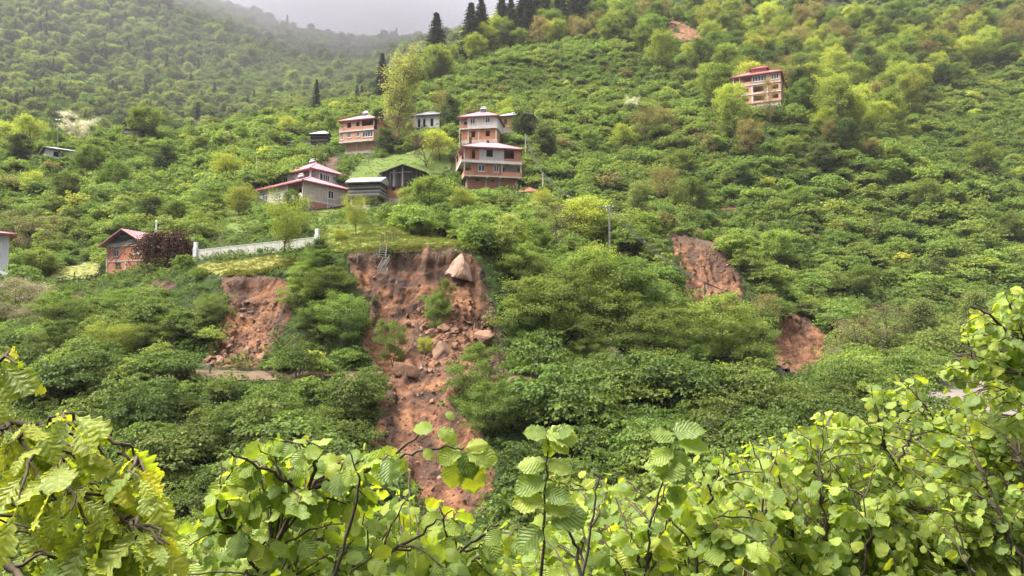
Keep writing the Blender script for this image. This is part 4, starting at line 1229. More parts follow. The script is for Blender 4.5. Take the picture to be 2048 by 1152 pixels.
scatter('hazel_orchard', HZ_J, Q, idx, rot, np.stack([w[rest], w[rest], sc[rest]], -1), 'hazel orchard covering the hillside above the scarps')

# undergrowth: herbs on the near bank and slopes
HB = [mesh_from('herb', *herb_shape(s)[:2], 'herb_leaves', False, {'tint': herb_shape(s)[2]}) for s in (60, 61, 62)]
P = np.concatenate([grid_points(36, 104, 0.85, 0.5), grid_points(104, 330, 1.9, 0.6)])
px, py = project(P)
shoulder = np.interp(px, [-100, 0, 100, 240, 350, 450, 550, 650, 760, 860, 1000], [185, 188, 192, 205, 225, 242, 250, 265, 290, 310, 360])
k = (px > -40) & (px < 2090) & (py > -60) & (P[:, 1] < shoulder)
P = P[k]; px = px[k]; py = py[k]
bad = np.zeros(len(P), bool)
for kk in ('main', 'left', 'right', 'foot', 'yard', 'spoil'):
    i = inside(px, py, SCARS[kk]); e = edge_dist(px, py, SCARS[kk])
    far_ = kk in ('right', 'foot')
    bad |= i & ((e > (5 if far_ else 13)) | ((e > (2 if far_ else 5)) & (rng.random(len(P)) < 0.5))) & (rng.random(len(P)) < 0.988)
for kk in LAWNS: bad |= inside(px, py, LAWNS[kk]) & ((rng.random(len(P)) < 0.6) if kk in ('upper', 'slope', 'bank') else True)
ty0 = np.interp(P[:, 0], TRACK_OUT[:, 0], TRACK_OUT[:, 1]); ty1 = np.interp(P[:, 0], TRACK_IN[:, 0], TRACK_IN[:, 1])
bad |= (P[:, 1] > ty0 + 0.2) & (P[:, 1] < ty1 - 0.2) & (px < 1560)
bad |= (px > 1840) & (P[:, 1] > ty0 - 0.4) & (P[:, 1] < ty1 + 0.4)
P = P[~bad]
P = P[clear_of(P, 1.3 * np.ones(len(P)), 0.8 * np.ones(len(P))) | (P[:, 1] < 100)]
s = rng.uniform(0.6, 1.5, len(P)) * np.where(P[:, 1] > 104, 2.3, 1.0)
scatter('undergrowth', HB, P, rng.integers(0, 3, len(P)), np.stack([rng.normal(0, .2, len(P)), rng.normal(0, .2, len(P)), rng.uniform(0, 6.28, len(P))], -1),
        np.stack([s, s, s * rng.uniform(0.7, 1.3, len(P))], -1), 'nettles and herbs growing between the bushes')

# grass on the lawns and along the broken rims
GB = [mesh_from('tuft', *tuft_shape(s)[:2], 'grass_blades', False, {'tint': tuft_shape(s)[2]}) for s in (70, 71)] + \
     [mesh_from('tuft_dry', *tuft_shape(s, 40, 0.22, 0.13)[:2], 'meadow_blades', False, {'tint': tuft_shape(s)[2]}) for s in (72, 73)]
GP, GI = [], []
for kk, dens in (('lawn', 3.2), ('meadow', 2.2), ('upper', 1.0), ('slope', 1.0), ('side', 1.6), ('bank', 0.8), ('brow', 1.2)):
    q = LAWN_PTS[kk]
    q = q[rng.integers(0, len(q), int(len(q) * dens * 0.55))] + np.c_[rng.uniform(-.3, .3, (int(len(q) * dens * 0.55), 2)), np.zeros(int(len(q) * dens * 0.55))]
    q[:, 2] = H(q[:, 0], q[:, 1]) + 0.05
    GP.append(q); dry = kk in ('lawn', 'side')
    GI.append(np.where(rng.random(len(q)) < (0.8 if dry else 0.15), 2, 0) + rng.integers(0, 2, len(q)))
for key, x0, x1 in (('main', 690, 960), ('left', 425, 590)):
    xs = rng.uniform(x0, x1, 520)
    X = (xs - 1024) / F * 68.5
    Yv = np.interp(X, RIM[:, 0], RIM[:, 1]) + np.abs(rng.normal(0, 0.35, len(X))) - 0.30
    q = np.stack([X, Yv, H(X, Yv) + 0.06], -1)
    GP.append(q); GI.append(np.where(rng.random(len(q)) < (0.55 if key == 'left' else 0.1), 2, 0) + rng.integers(0, 2, len(q)))
GP = np.concatenate(GP); GI = np.concatenate(GI)
s = rng.uniform(0.45, 1.0, len(GP))
scatter('grass', GB, GP, GI, np.stack([rng.normal(0, .2, len(GP)), rng.normal(0, .2, len(GP)), rng.uniform(0, 6.28, len(GP))], -1),
        np.stack([s, s, s], -1), 'grass tufts on the lawns and broken rims')
print('herbs', len(P), 'tufts', len(GP))

# the far wooded hill under the cloud
FW = [joined('wood_round', tree_shape(s, 8, 0.1, 3.8, 22, 4, 10, 0.66, 'round', 0.06, 0.2, 0.7), mt) for s, mt in ((81, 'broadleaf_leaves'), (82, 'hazel_leaves_shade_slope'), (83, 'dark_leaves'), (84, 'ash_leaves'))] + \
     [joined('wood_bush', hazel_shape(s, 3.2, 2.4, 40, 10, 0.48, 3), 'hazel_leaves_shade_slope') for s in (85, 86)] + [joined('wood_spruce', spruce_shape(87, 15, 2.8, 18, 0.9), 'needles')]
X, Y = np.meshgrid(np.arange(-420, 60, 3.3), np.arange(225, 640, 3.3))
X = X + rng.uniform(-2, 2, X.shape); Y = Y + rng.uniform(-2, 2, Y.shape)
P = np.stack([X, Y, H(X, Y)], -1).reshape(-1, 3)
px, py = project(P)
shoulder = np.interp(px, [-100, 0, 100, 240, 350, 450, 550, 650, 760, 860, 1000], [185, 188, 192, 205, 225, 242, 250, 265, 290, 310, 360])
k = (px > -60) & (px < 1000) & (py > -60) & (P[:, 1] > shoulder + 4)
P, px, py = P[k], px[k], py[k]
orch = np.clip((px - 250) / 180, 0, 1) * np.clip((235 - py) / 60, 0, 1) + np.clip((fbm(P, 0.012, 2)) , -0.3, 0.3)
isb = (rng.random(len(P)) < np.clip(orch + 0.25, 0.2, 0.93))
idx = np.where(isb, rng.integers(4, 6, len(P)), np.where(rng.random(len(P)) < 0.05, 6, rng.integers(0, 4, len(P))))
s = np.where(isb, rng.uniform(0.6, 1.05, len(P)), rng.uniform(0.4, 0.95, len(P)))
keep = (isb | (rng.random(len(P)) < 0.62)) & ~((idx == 6) & (P[:, 1] < 330))
P, idx, s = P[keep], idx[keep], s[keep]
ok = clear_of(P, 6 * s, 2 * s)
P, idx, s = P[ok], idx[ok], s[ok]
scatter('far_wood', FW, P, idx, np.stack([np.zeros(len(P)), np.zeros(len(P)), rng.uniform(0, 6.28, len(P))], -1), np.stack([s, s, s], -1), 'hazy wood and orchards on the far hill')
print('far wood', len(P))
# ================================================================ BUILDINGS
def brickwork(name, a, b, mortar, scale=1.0, dirt=0.5):
    m, n, l = new_mat(name)
    tc = n.new('ShaderNodeTexCoord')
    br = n.new('ShaderNodeTexBrick')
    sx = n.new('ShaderNodeSeparateXYZ'); l.new(tc.outputs['Object'], sx.inputs[0])
    cb = n.new('ShaderNodeCombineXYZ')
    l.new(math_(n, l, 'ADD', sx.outputs[0], sx.outputs[1]), cb.inputs[0]); l.new(sx.outputs[2], cb.inputs[1])
    l.new(cb.outputs[0], br.inputs['Vector'])
    br.inputs['Scale'].default_value = 1.0 / scale; br.inputs['Brick Width'].default_value = 0.39; br.inputs['Row Height'].default_value = 0.2
    br.inputs['Mortar Size'].default_value = 0.015; br.inputs['Bias'].default_value = -0.1
    br.inputs['Color1'].default_value = (*a, 1); br.inputs['Color2'].default_value = (*b, 1); br.inputs['Mortar'].default_value = (*mortar, 1)
    f = noise(n, l, 0.9, 6, 0.65, tc.outputs['Object']); f2 = noise(n, l, 9, 4, 0.6, tc.outputs['Object'])
    c = mixc(n, l, math_(n, l, 'MULTIPLY', ramp(n, l, f, [(0.42, (0, 0, 0)), (0.72, (1, 1, 1))]), dirt), br.outputs['Color'], tuple(0.45 * x for x in b))
    c = mixc(n, l, math_(n, l, 'MULTIPLY', ramp(n, l, f2, [(0.6, (0, 0, 0)), (0.8, (1, 1, 1))]), 0.4), c, tuple(min(1, 1.5 * x) for x in a))
    v = mapping(n, l, tc.outputs['Object'], (3.0, 3.0, 0.25)); s = noise(n, l, 1.3, 5, 0.7, v)
    c = mixc(n, l, math_(n, l, 'MULTIPLY', ramp(n, l, s, [(0.5, (0, 0, 0)), (0.78, (1, 1, 1))]), 0.35), c, tuple(0.4 * x for x in a))
    finish(n, l, c, 0.9, br.outputs['Fac'], -0.4, 0.02, 0.2)
brickwork('red_brick', (0.48, 0.195, 0.115), (0.40, 0.145, 0.082), (0.42, 0.27, 0.20), 1.0, 0.35)
brickwork('orange_brick', (0.56, 0.29, 0.195), (0.49, 0.235, 0.15), (0.50, 0.36, 0.27), 1.0, 0.3)
brickwork('grey_block', (0.48, 0.44, 0.43), (0.40, 0.365, 0.355), (0.50, 0.46, 0.44), 1.3, 0.35)
brickwork('pink_block', (0.50, 0.41, 0.375), (0.42, 0.335, 0.30), (0.52, 0.46, 0.43), 1.3, 0.35)
simple('concrete', (0.50, 0.435, 0.38), 0.3, 2.0, 0.9, True)
simple('plaster', (0.62, 0.575, 0.565), 0.2, 1.4, 0.9, True)
simple('white_plaster', (0.62, 0.62, 0.66), 0.12, 1.2, 0.85, True)
simple('yellow_plaster', (0.50, 0.33, 0.13), 0.25, 1.4, 0.9, True)
simple('white_paint', (0.74, 0.74, 0.75), 0.1, 6, 0.5)
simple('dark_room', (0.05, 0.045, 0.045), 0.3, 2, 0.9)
simple('old_wood', (0.13, 0.115, 0.105), 0.5, 5, 0.9, True)
simple('pale_wood', (0.30, 0.28, 0.265), 0.4, 5, 0.9, True)
simple('black_wood', (0.032, 0.029, 0.028), 0.5, 5, 0.9, True)
simple('soot_wood', (0.055, 0.045, 0.04), 0.5, 5, 0.9)
simple('tin_roof', (0.44, 0.43, 0.45), 0.25, 1.6, 0.5, False, 0.4, 0.2)
simple('chimney_stone', (0.10, 0.06, 0.05), 0.4, 5, 0.9)
simple('steel', (0.35, 0.36, 0.37), 0.2, 4, 0.45, False, 0.5, 0.6)
simple('solar_glass', (0.02, 0.025, 0.045), 0.3, 3, 0.15, False, 0.6)
simple('cable_black', (0.04, 0.04, 0.045), 0.2, 3, 0.6)
simple('rubble_stone', (0.24, 0.205, 0.18), 0.45, 4, 0.95)
m, n, l = new_mat('pane_glass')
b = finish(n, l, (0.035, 0.045, 0.055), 0.08, spec=0.7)
m, n, l = new_mat('red_sheet_roof')                       # ribbed painted sheet metal
tc = n.new('ShaderNodeTexCoord')
wv = n.new('ShaderNodeTexWave'); wv.inputs['Scale'].default_value = 5.0; wv.inputs['Distortion'].default_value = 0.0
l.new(tc.outputs['Object'], wv.inputs['Vector'])
f = noise(n, l, 0.8, 6, 0.65, tc.outputs['Object'])
c = ramp(n, l, f, [(0.3, (0.32, 0.135, 0.155)), (0.55, (0.42, 0.195, 0.225)), (0.8, (0.50, 0.28, 0.31))])
finish(n, l, c, 0.42, wv.outputs['Fac'], 0.35, 0.04, 0.5, 0.1)
m, n, l = new_mat('wine_sheet_roof')
tc = n.new('ShaderNodeTexCoord'); f = noise(n, l, 0.8, 6, 0.65, tc.outputs['Object'])
finish(n, l, ramp(n, l, f, [(0.3, (0.23, 0.06, 0.07)), (0.7, (0.36, 0.11, 0.125))]), 0.5, f, 0.2, 0.03, 0.4)

class House:
    """local frame: x to the right along the front, y away from the viewer, z up; origin under the front left corner"""
    def __init__(s, name, px, Y, rz, label, corner=(0, 0), z=None, cat='house'):
        g = at(px, 690, Y)
        c, sn = math.cos(rz), math.sin(rz)
        ox, oy = corner
        X, Yw = g[0] - (c * ox - sn * oy), Y - (sn * ox + c * oy)
        if z is None: z = float(H(g[0], Y))
        s.root = empty(name, (X, Yw, z), rz)
        tag(s.root, label, cat)
    def part(s, name, mb, mat, parent=None):
        return mb.build(name, mat, parent or s.root)
    def box(s, name, x0, x1, y0, y1, z0, z1, mat, parent=None):
        return s.part(name, MB().box(x0, x1, y0, y1, z0, z1), mat, parent)
    @staticmethod
    def pt(side, off, u, w, z):
        return {'f': (u, off + w, z), 'b': (u, off - w, z), 'l': (off + w, u, z), 'r': (off - w, u, z)}[side]
    def wall(s, name, side, off, u0, u1, z0, z1, mat, holes=(), t=0.24):
        us = sorted({u0, u1, *[h[0] for h in holes], *[h[1] for h in holes]}); zs = sorted({z0, z1, *[h[2] for h in holes], *[h[3] for h in holes]})
        mb = MB(); P = lambda u, w, z: s.pt(side, off, u, w, z)
        flip = side in ('b', 'l')
        def quad(a, b, c, d): mb.add([a, b, c, d], [(3, 2, 1, 0) if flip else (0, 1, 2, 3)])
        def hole(u, z): return any(h[0] < u < h[1] and h[2] < z < h[3] for h in holes)
        for i in range(len(us) - 1):
            for j in range(len(zs) - 1):
                if hole((us[i] + us[i + 1]) / 2, (zs[j] + zs[j + 1]) / 2): continue
                for w in (0, t):
                    quad(P(us[i], w, zs[j]), P(us[i + 1], w, zs[j]), P(us[i + 1], w, zs[j + 1]), P(us[i], w, zs[j + 1]))
        for (a, b, c, d) in [(u0, u1, z0, z1)] + list(holes):
            for (p, q) in (((a, c), (b, c)), ((b, c), (b, d)), ((b, d), (a, d)), ((a, d), (a, c))):
                quad(P(p[0], 0, p[1]), P(q[0], 0, q[1]), P(q[0], t, q[1]), P(p[0], t, p[1]))
        return s.part(name, mb, mat)
    def window(s, side, off, u0, u1, z0, z1, mull=2, transom=False, mat='white_paint', sill=True):
        mb = MB(); fr = 0.09
        def bx(a, b, c, d, w0=0.05, w1=0.13):
            p, q = s.pt(side, off, a, w0, c), s.pt(side, off, b, w1, d)
            mb.box(min(p[0], q[0]), max(p[0], q[0]), min(p[1], q[1]), max(p[1], q[1]), min(p[2], q[2]), max(p[2], q[2]))
        bx(u0, u0 + fr, z0, z1); bx(u1 - fr, u1, z0, z1); bx(u0 + fr, u1 - fr, z0, z0 + fr); bx(u0 + fr, u1 - fr, z1 - fr, z1)
        for k in range(1, mull):
            u = u0 + (u1 - u0) * k / mull; bx(u - 0.045, u + 0.045, z0 + fr, z1 - fr, 0.055, 0.125)
        if transom:
            z = z0 + (z1 - z0) * 0.72; bx(u0 + fr, u1 - fr, z - 0.04, z + 0.04, 0.06, 0.12)
        if sill: bx(u0 - 0.1, u1 + 0.1, z0 - 0.09, z0 - 0.003, -0.08, 0.2)
        f = s.part('window', mb, mat)
        us = [u0 + fr + (u1 - u0 - 2 * fr) * k / mull for k in range(mull + 1)]
        for k in range(mull):
            mp = MB(); p, q = s.pt(side, off, us[k] + 0.01, 0.085, z0 + fr), s.pt(side, off, us[k + 1] - 0.01, 0.10, z1 - fr)
            mp.box(min(p[0], q[0]), max(p[0], q[0]), min(p[1], q[1]), max(p[1], q[1]), min(p[2], q[2]), max(p[2], q[2]))
            s.part('pane', mp, 'pane_glass', f)
        return f
    def hip(s, x0, x1, y0, y1, z, h, mat, ov=0.7, name='roof', fascia='wine_sheet_roof'):
        X0, X1, Y0, Y1 = x0 - ov, x1 + ov, y0 - ov, y1 + ov
        d = min(X1 - X0, Y1 - Y0) / 2 * 0.92
        if X1 - X0 >= Y1 - Y0: r0, r1 = (X0 + d, (Y0 + Y1) / 2, z + h), (X1 - d, (Y0 + Y1) / 2, z + h)
        else: r0, r1 = ((X0 + X1) / 2, Y0 + d, z + h), ((X0 + X1) / 2, Y1 - d, z + h)
        c = [(X0, Y0, z), (X1, Y0, z), (X1, Y1, z), (X0, Y1, z)]
        mb = MB()
        if X1 - X0 >= Y1 - Y0:
            mb.add(c + [r0, r1], [(0, 1, 5, 4), (1, 2, 5), (2, 3, 4, 5), (3, 0, 4)])
        else:
            mb.add(c + [r0, r1], [(0, 1, 4), (1, 2, 5, 4), (2, 3, 5), (3, 0, 4, 5)])
        r = s.part(name, mb, mat)
        fs = MB().box(X0 + 0.01, X1 - 0.01, Y0 + 0.01, Y1 - 0.01, z - 0.22, z - 0.012)
        s.part('eaves', fs, fascia, r)
        rd = MB()
        for a, b in ((r0, r1), (c[0], r0), (c[1], r1 if X1 - X0 >= Y1 - Y0 else r0), (c[2], r1), (c[3], r0 if X1 - X0 >= Y1 - Y0 else r1)):
            rd.bar(Vector(a) + Vector((0, 0, .03)), Vector(b) + Vector((0, 0, .03)), 0.22, 0.08)
        s.part('ridge_cap', rd, mat, r)
        return r
    def columns(s, pts, z0, z1, w=0.3, mat='concrete', name='column'):
        for x, y in pts: s.box(name, x - w / 2, x + w / 2, y - w / 2, y + w / 2, z0, z1, mat)
    def solar(s, x, y, z, rz=0.0, k=0.72):
        """roof water heater: tilted collector on a stand with a white drum"""
        st = MB(); t = s.part('solar_heater', st.bar((x - .8, y + .9, z - 0.3), (x - .8, y + .9, z + 1.25), .06).bar((x + .8, y + .9, z - .3), (x + .8, y + .9, z + 1.25), .06)
                              .bar((x - .8, y - .6, z - .2), (x - .8, y + .9, z + .95), .06).bar((x + .8, y - .6, z - .2), (x + .8, y + .9, z + .95), .06), 'steel')
        c = MB(); c.add([(x - .9, y - .6, z), (x + .9, y - .6, z), (x + .9, y + .8, z + 1.05), (x - .9, y + .8, z + 1.05), (x - .9, y - .6, z - .1), (x + .9, y - .6, z - .1), (x + .9, y + .8, z + .95), (x - .9, y + .8, z + .95)],
                        [(0, 1, 2, 3), (7, 6, 5, 4), (0, 4, 5, 1), (1, 5, 6, 2), (2, 6, 7, 3), (3, 7, 4, 0)])
        cl = s.part('collector', c, 'solar_glass', t)
        d = MB().tube([(x - 1.1, y + .85, z + 1.3), (x - 1.0, y + .85, z + 1.3), (x + 1.0, y + .85, z + 1.3), (x + 1.1, y + .85, z + 1.3)], [0.1, 0.3, 0.3, 0.1], 10)
        d.tube([(x - .8, y + .85, z + 1.85), (x - .7, y + .85, z + 1.85), (x + .7, y + .85, z + 1.85), (x + .8, y + .85, z + 1.85)], [0.08, 0.2, 0.2, 0.08], 8)
        s.part('water_drum', d, 'tin_roof', t)
        t.location = (x * (1 - k), y * (1 - k), z * (1 - k)); t.scale = (k, k, k)

R = math.radians
# --- 1: big three-storey unfinished house -------------------------------------------------------------
h = House('brick_house', 926, 143.5, R(11), 'unfinished three storey red brick house with pink roof and open top floor', corner=(0, 0), z=float(at(926, 376, 143.5)[2]))
W, D = 11.2, 9.0
h.wall('ground_floor_wall', 'f', 0.9, 0.6, W - 0.2, -1.0, 2.35, 'red_brick', [(2.3, 3.2, 1.75, 2.2), (5.5, 6.1, 1.75, 2.15)])
h.wall('ground_floor_wall', 'l', 0.6, 1.14, D, -1.0, 2.35, 'red_brick', [(2.4, 3.6, -0.6, 1.8)])
h.wall('ground_floor_wall', 'r', W - 0.2, 1.14, D, -1.0, 2.35, 'red_brick')
h.wall('ground_floor_wall', 'b', D, 0.84, W - 0.44, -1.0, 2.35, 'red_brick')
for x in (0.75, 4.5, 7.2, 10.75): h.box('column', x - 0.15, x + 0.15, 0.74, 0.897, -1.2, 2.35, 'concrete')
h.box('floor_slab', 0, W + 0.35, -0.3, D, 2.35, 2.62, 'concrete')
for x in (1.1, 4.6, 7.2, 11.0): h.box('beam_end', x - 0.16, x + 0.16, -0.42, -0.303, 2.15, 2.62, 'concrete')
h.wall('middle_floor_wall', 'f', 0.3, 1.5, 7.55, 2.62, 5.1, 'red_brick', [(2.85, 4.25, 3.55, 4.85), (6.0, 7.0, 3.55, 4.85)])
h.window('f', 0.3, 2.85, 4.25, 3.55, 4.85, 2); h.window('f', 0.3, 6.0, 7.0, 3.55, 4.85, 2)
h.wall('balcony_parapet', 'f', -0.28, 0.02, 1.9, 2.62, 3.45, 'red_brick', t=0.15)
h.wall('balcony_parapet', 'f', -0.28, 7.4, W + 0.33, 2.62, 3.45, 'red_brick', t=0.15)
h.wall('balcony_parapet', 'l', 0.02, -0.12, D - 3, 2.62, 3.45, 'red_brick', t=0.15)
h.wall('balcony_parapet', 'r', W + 0.33, -0.12, 1.9, 2.62, 3.45, 'red_brick', t=0.15)
h.wall('middle_floor_wall', 'l', 1.5, 0.54, D, 2.62, 5.1, 'grey_block', [(1.0, 2.0, 2.7, 4.8), (3.2, 4.4, 3.5, 4.8)])
h.wall('middle_floor_wall', 'r', W - 0.2, 1.84, D, 2.62, 5.1, 'grey_block')
h.wall('middle_floor_wall', 'f', 1.6, 7.55, W - 0.2, 2.62, 5.1, 'grey_block', [(7.8, 8.3, 2.7, 4.7)])
h.wall('middle_floor_wall', 'b', D, 1.74, W - 0.44, 2.62, 5.1, 'grey_block')
h.columns([(7.6, 0.15), (W + 0.15, -0.1), (0.1, -0.1)], 3.452, 5.1, 0.24)
h.box('floor_slab', -0.6, W + 0.35, -0.3, D, 5.1, 5.62, 'plaster')
h.wall('top_floor_wall', 'f', 0.05, 0.25, 3.0, 5.62, 8.05, 'red_brick', [(1.25, 2.25, 5.95, 7.75)])
h.wall('top_floor_wall', 'f', 0.05, 3.003, 7.75, 5.62, 8.05, 'grey_block', [(4.45, 5.75, 6.45, 7.95)])
h.wall('top_floor_wall', 'f', 0.05, 7.95, W + 0.3, 5.62, 8.05, 'red_brick', [(8.05, 10.0, 6.25, 7.95)])
h.box('column', 7.75, 7.95, -0.02, 0.27, 5.62, 8.05, 'concrete')
h.box('column', 0.0, 0.25, 0.0, 0.27, 5.62, 8.05, 'concrete')
h.wall('top_floor_wall', 'r', W + 0.3, 0.29, D, 5.62, 8.05, 'red_brick')
h.wall('top_floor_wall', 'b', D, 0.0, W + 0.06, 5.62, 8.05, 'red_brick')
h.wall('top_parapet', 'l', -0.58, -0.28, D - 0.6, 5.62, 6.45, 'red_brick', t=0.15)
h.columns([(-0.45, D - 0.5), (-0.45, D * 0.45)], 6.453, 8.05, 0.24)
h.wall('top_floor_wall', 'l', 1.4, 0.3, D, 5.62, 8.05, 'red_brick', [(2.0, 3.2, 5.7, 7.7), (5.0, 6.4, 6.3, 7.7)])
h.columns([(-0.45, D - 0.4)], -1.0, 5.1, 0.22)
r = h.hip(-0.1, W + 0.1, 0.1, D, 8.27, 2.3, 'red_sheet_roof', 0.55)
for x, y in ((1.6, 2.6), (5.4, 4.2)): h.box('chimney', x - .25, x + .25, y - .25, y + .25, 8.9, 10.9, 'chimney_stone', r)
# --- 2: two-storey house above it -----------------------------------------------------------------------
h = House('plastered_house', 917, 165, R(-9), 'two storey house with grey plaster top floor and red roof above the big brick house', z=float(at(917, 286, 165)[2]))
W, D = 8.6, 8.0
h.box('plinth', 0.2, W, 0.1, D, -1.5, 0.55, 'concrete')
h.wall('ground_floor_wall', 'f', 0.35, 0.3, W - 0.1, 0.55, 3.1, 'red_brick', [(2.6, 3.5, 1.3, 2.65), (5.9, 6.9, 1.35, 2.65)])
for x in (1.9, 4.3, 8.3): h.box('column', x - .15, x + .15, 0.27, 0.347, 0.552, 3.1, 'concrete')
h.wall('ground_floor_wall', 'r', W - 0.1, 0.6, D, 0.55, 3.1, 'red_brick'); h.wall('ground_floor_wall', 'l', 0.3, 0.6, D, 0.55, 3.1, 'red_brick'); h.wall('ground_floor_wall', 'b', D, 0.55, W - 0.35, 0.55, 3.1, 'red_brick')
h.box('floor_slab', -0.1, W + 0.1, 0, D + 0.1, 3.1, 3.35, 'plaster')
h.wall('top_floor_wall', 'f', 0.1, 1.7, W, 3.35, 5.75, 'plaster', [(2.4, 3.5, 4.25, 5.5), (5.9, 6.9, 4.4, 5.6)])
h.window('f', 0.1, 2.4, 3.5, 4.25, 5.5, 2); h.window('f', 0.1, 5.9, 6.9, 4.4, 5.6, 2)
h.wall('top_floor_wall', 'r', W, 0.35, D, 3.35, 5.75, 'plaster'); h.wall('top_floor_wall', 'b', D, 0.1, W - 0.25, 3.35, 5.75, 'plaster'); h.wall('top_floor_wall', 'l', 0.0, 2.0, D, 3.35, 5.75, 'plaster')
h.wall('balcony_parapet', 'f', 0.05, 0.0, 1.69, 3.35, 4.15, 'red_brick', t=0.15); h.wall('top_floor_wall', 'f', 1.8, 0.24, 1.7, 3.35, 5.75, 'plaster', [(0.6, 1.4, 3.4, 5.4)])
h.columns([(0.05, 0.25)], 4.153, 5.75, 0.18); h.columns([(0.0, -0.1)], -1.2, 3.1, 0.14)
r = h.hip(0, W, 0, D, 5.97, 2.3, 'red_sheet_roof', 0.45)
h.solar(W * 0.55, D * 0.4, 7.9)
# --- 3: three-storey orange house, upper left ----------------------------------------------------------
h = House('orange_brick_house', 742, 173, R(-17), 'three storey orange brick house with red roof left of the poplar', corner=(9.2, 0), z=float(at(742, 306, 173)[2]))
W, D = 9.2, 8.0
h.box('plinth', 1.1, W, 0.6, D, -1.5, 0.9, 'concrete')
h.wall('ground_floor_wall', 'f', 0.8, 1.2, W - 0.05, 0.9, 3.0, 'orange_brick')
for x in (1.4, 4.2, 6.4): h.box('column', x - .13, x + .13, 0.72, 0.797, 0.903, 3.0, 'concrete')
h.wall('ground_floor_wall', 'r', W - .05, 1.05, D, 0.9, 3.0, 'orange_brick'); h.wall('ground_floor_wall', 'l', 1.2, 1.05, D, 0.9, 3.0, 'orange_brick'); h.wall('ground_floor_wall', 'b', D, 1.45, W - .3, 0.9, 3.0, 'orange_brick')
h.box('floor_slab', 0, W, -0.3, D, 3.0, 3.25, 'plaster')
for x in (0.9, 3.6, 6.0, 8.8): h.box('beam_end', x - .14, x + .14, -0.42, -0.303, 2.8, 3.2, 'concrete')
h.wall('middle_floor_wall', 'f', -0.1, 0.02, W - 0.02, 3.25, 5.6, 'orange_brick', [(0.25, 1.0, 3.85, 5.2), (2.1, 3.1, 4.2, 5.35), (4.5, 5.4, 4.2, 5.35), (6.2, 8.9, 4.0, 5.4)])
h.window('f', -0.1, 0.25, 1.0, 3.85, 5.2, 2); h.window('f', -0.1, 2.1, 3.1, 4.2, 5.35, 2); h.window('f', -0.1, 4.5, 5.4, 4.2, 5.35, 2); h.window('f', -0.1, 6.2, 8.9, 4.0, 5.4, 4)
h.wall('middle_floor_wall', 'r', W - .02, 0.15, D, 3.25, 5.6, 'orange_brick'); h.wall('middle_floor_wall', 'l', 0.02, 0.15, D, 3.25, 5.6, 'orange_brick'); h.wall('middle_floor_wall', 'b', D, 0.27, W - .27, 3.25, 5.6, 'orange_brick')
h.box('floor_slab', 0, W, -0.3, D, 5.6, 5.85, 'plaster')
h.wall('top_floor_wall', 'f', -0.1, 1.0, 6.0, 5.85, 8.2, 'orange_brick', [(2.1, 3.1, 6.6, 7.8), (4.5, 5.3, 6.8, 7.9)])
h.wall('top_parapet', 'f', -0.15, 6.003, W - .02, 5.85, 6.7, 'orange_brick', t=.15); h.wall('top_parapet', 'f', -0.15, 0.02, .997, 5.85, 6.7, 'orange_brick', t=.15)
h.columns([(0.15, 0.1), (W - .15, 0.1)], 6.703, 8.2, .22)
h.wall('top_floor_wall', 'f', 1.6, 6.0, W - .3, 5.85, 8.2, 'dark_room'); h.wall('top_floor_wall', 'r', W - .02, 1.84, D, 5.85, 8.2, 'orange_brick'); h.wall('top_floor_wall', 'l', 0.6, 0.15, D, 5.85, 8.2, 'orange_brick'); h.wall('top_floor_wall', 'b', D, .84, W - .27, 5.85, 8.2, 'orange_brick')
h.hip(0, W, -0.1, D, 8.42, 2.3, 'red_sheet_roof', 0.5)
h.solar(W * 0.52, D * 0.42, 10.3)
h.box('terrace_slab', W + 0.1, W + 5.5, 1.5, 6.5, 3.0, 3.2, 'concrete'); h.wall('terrace_parapet', 'f', 1.55, W + 0.1, W + 5.4, 3.2, 4.6, 'orange_brick', t=.15)
# --- 4: long pink-roofed house in front ----------------------------------------------------------------
h = House('grey_block_house', 599, 121, R(-38), 'long two storey grey block house with pink roof and red brick base', corner=(12.4, 0), z=float(at(599, 418, 121)[2]))
W, D = 12.4, 9.4
h.wall('ground_floor_wall', 'f', 1.2, 1.2, W - .02, -1.2, 1.55, 'pink_block', [(3.6, 5.4, 0.2, 1.2), (8.6, 9.8, -0.1, 1.3)])
h.window('f', 1.2, 8.6, 9.8, -0.1, 1.3, 2); h.window('f', 1.2, 3.6, 5.4, 0.2, 1.2, 3)
h.wall('ground_floor_wall', 'r', W - .02, 1.44, 5.0, -1.2, 1.55, 'red_brick'); h.wall('ground_floor_wall', 'r', W - .02, 5.003, D, -1.2, 1.55, 'pink_block', [(5.6, 6.2, .9, 1.4), (7.0, 7.6, .9, 1.4)])
h.window('r', W - .02, 5.6, 6.2, .9, 1.4, 1); h.window('r', W - .02, 7.0, 7.6, .9, 1.4, 1)
h.box('column', W - .32, W + .05, 1.0, 1.42, -1.2, 1.55, 'concrete'); h.box('column', W - .017, W + .05, 4.9, 5.15, -1.2, 1.55, 'concrete')
h.wall('ground_floor_wall', 'l', 1.2, 1.44, D, -1.2, 1.55, 'pink_block'); h.wall('ground_floor_wall', 'b', D, 1.44, W - .26, -1.2, 1.55, 'pink_block')
h.box('floor_slab', 0, W, 0, D, 1.55, 1.85, 'plaster')
h.wall('top_floor_wall', 'f', 0.02, 0.02, 8.3, 1.85, 4.55, 'pink_block', [(0.8, 2.4, 2.4, 4.05), (4.6, 6.2, 2.5, 4.0)])
h.window('f', .02, .8, 2.4, 2.4, 4.05, 3, True); h.window('f', .02, 4.6, 6.2, 2.5, 4.0, 3, True)
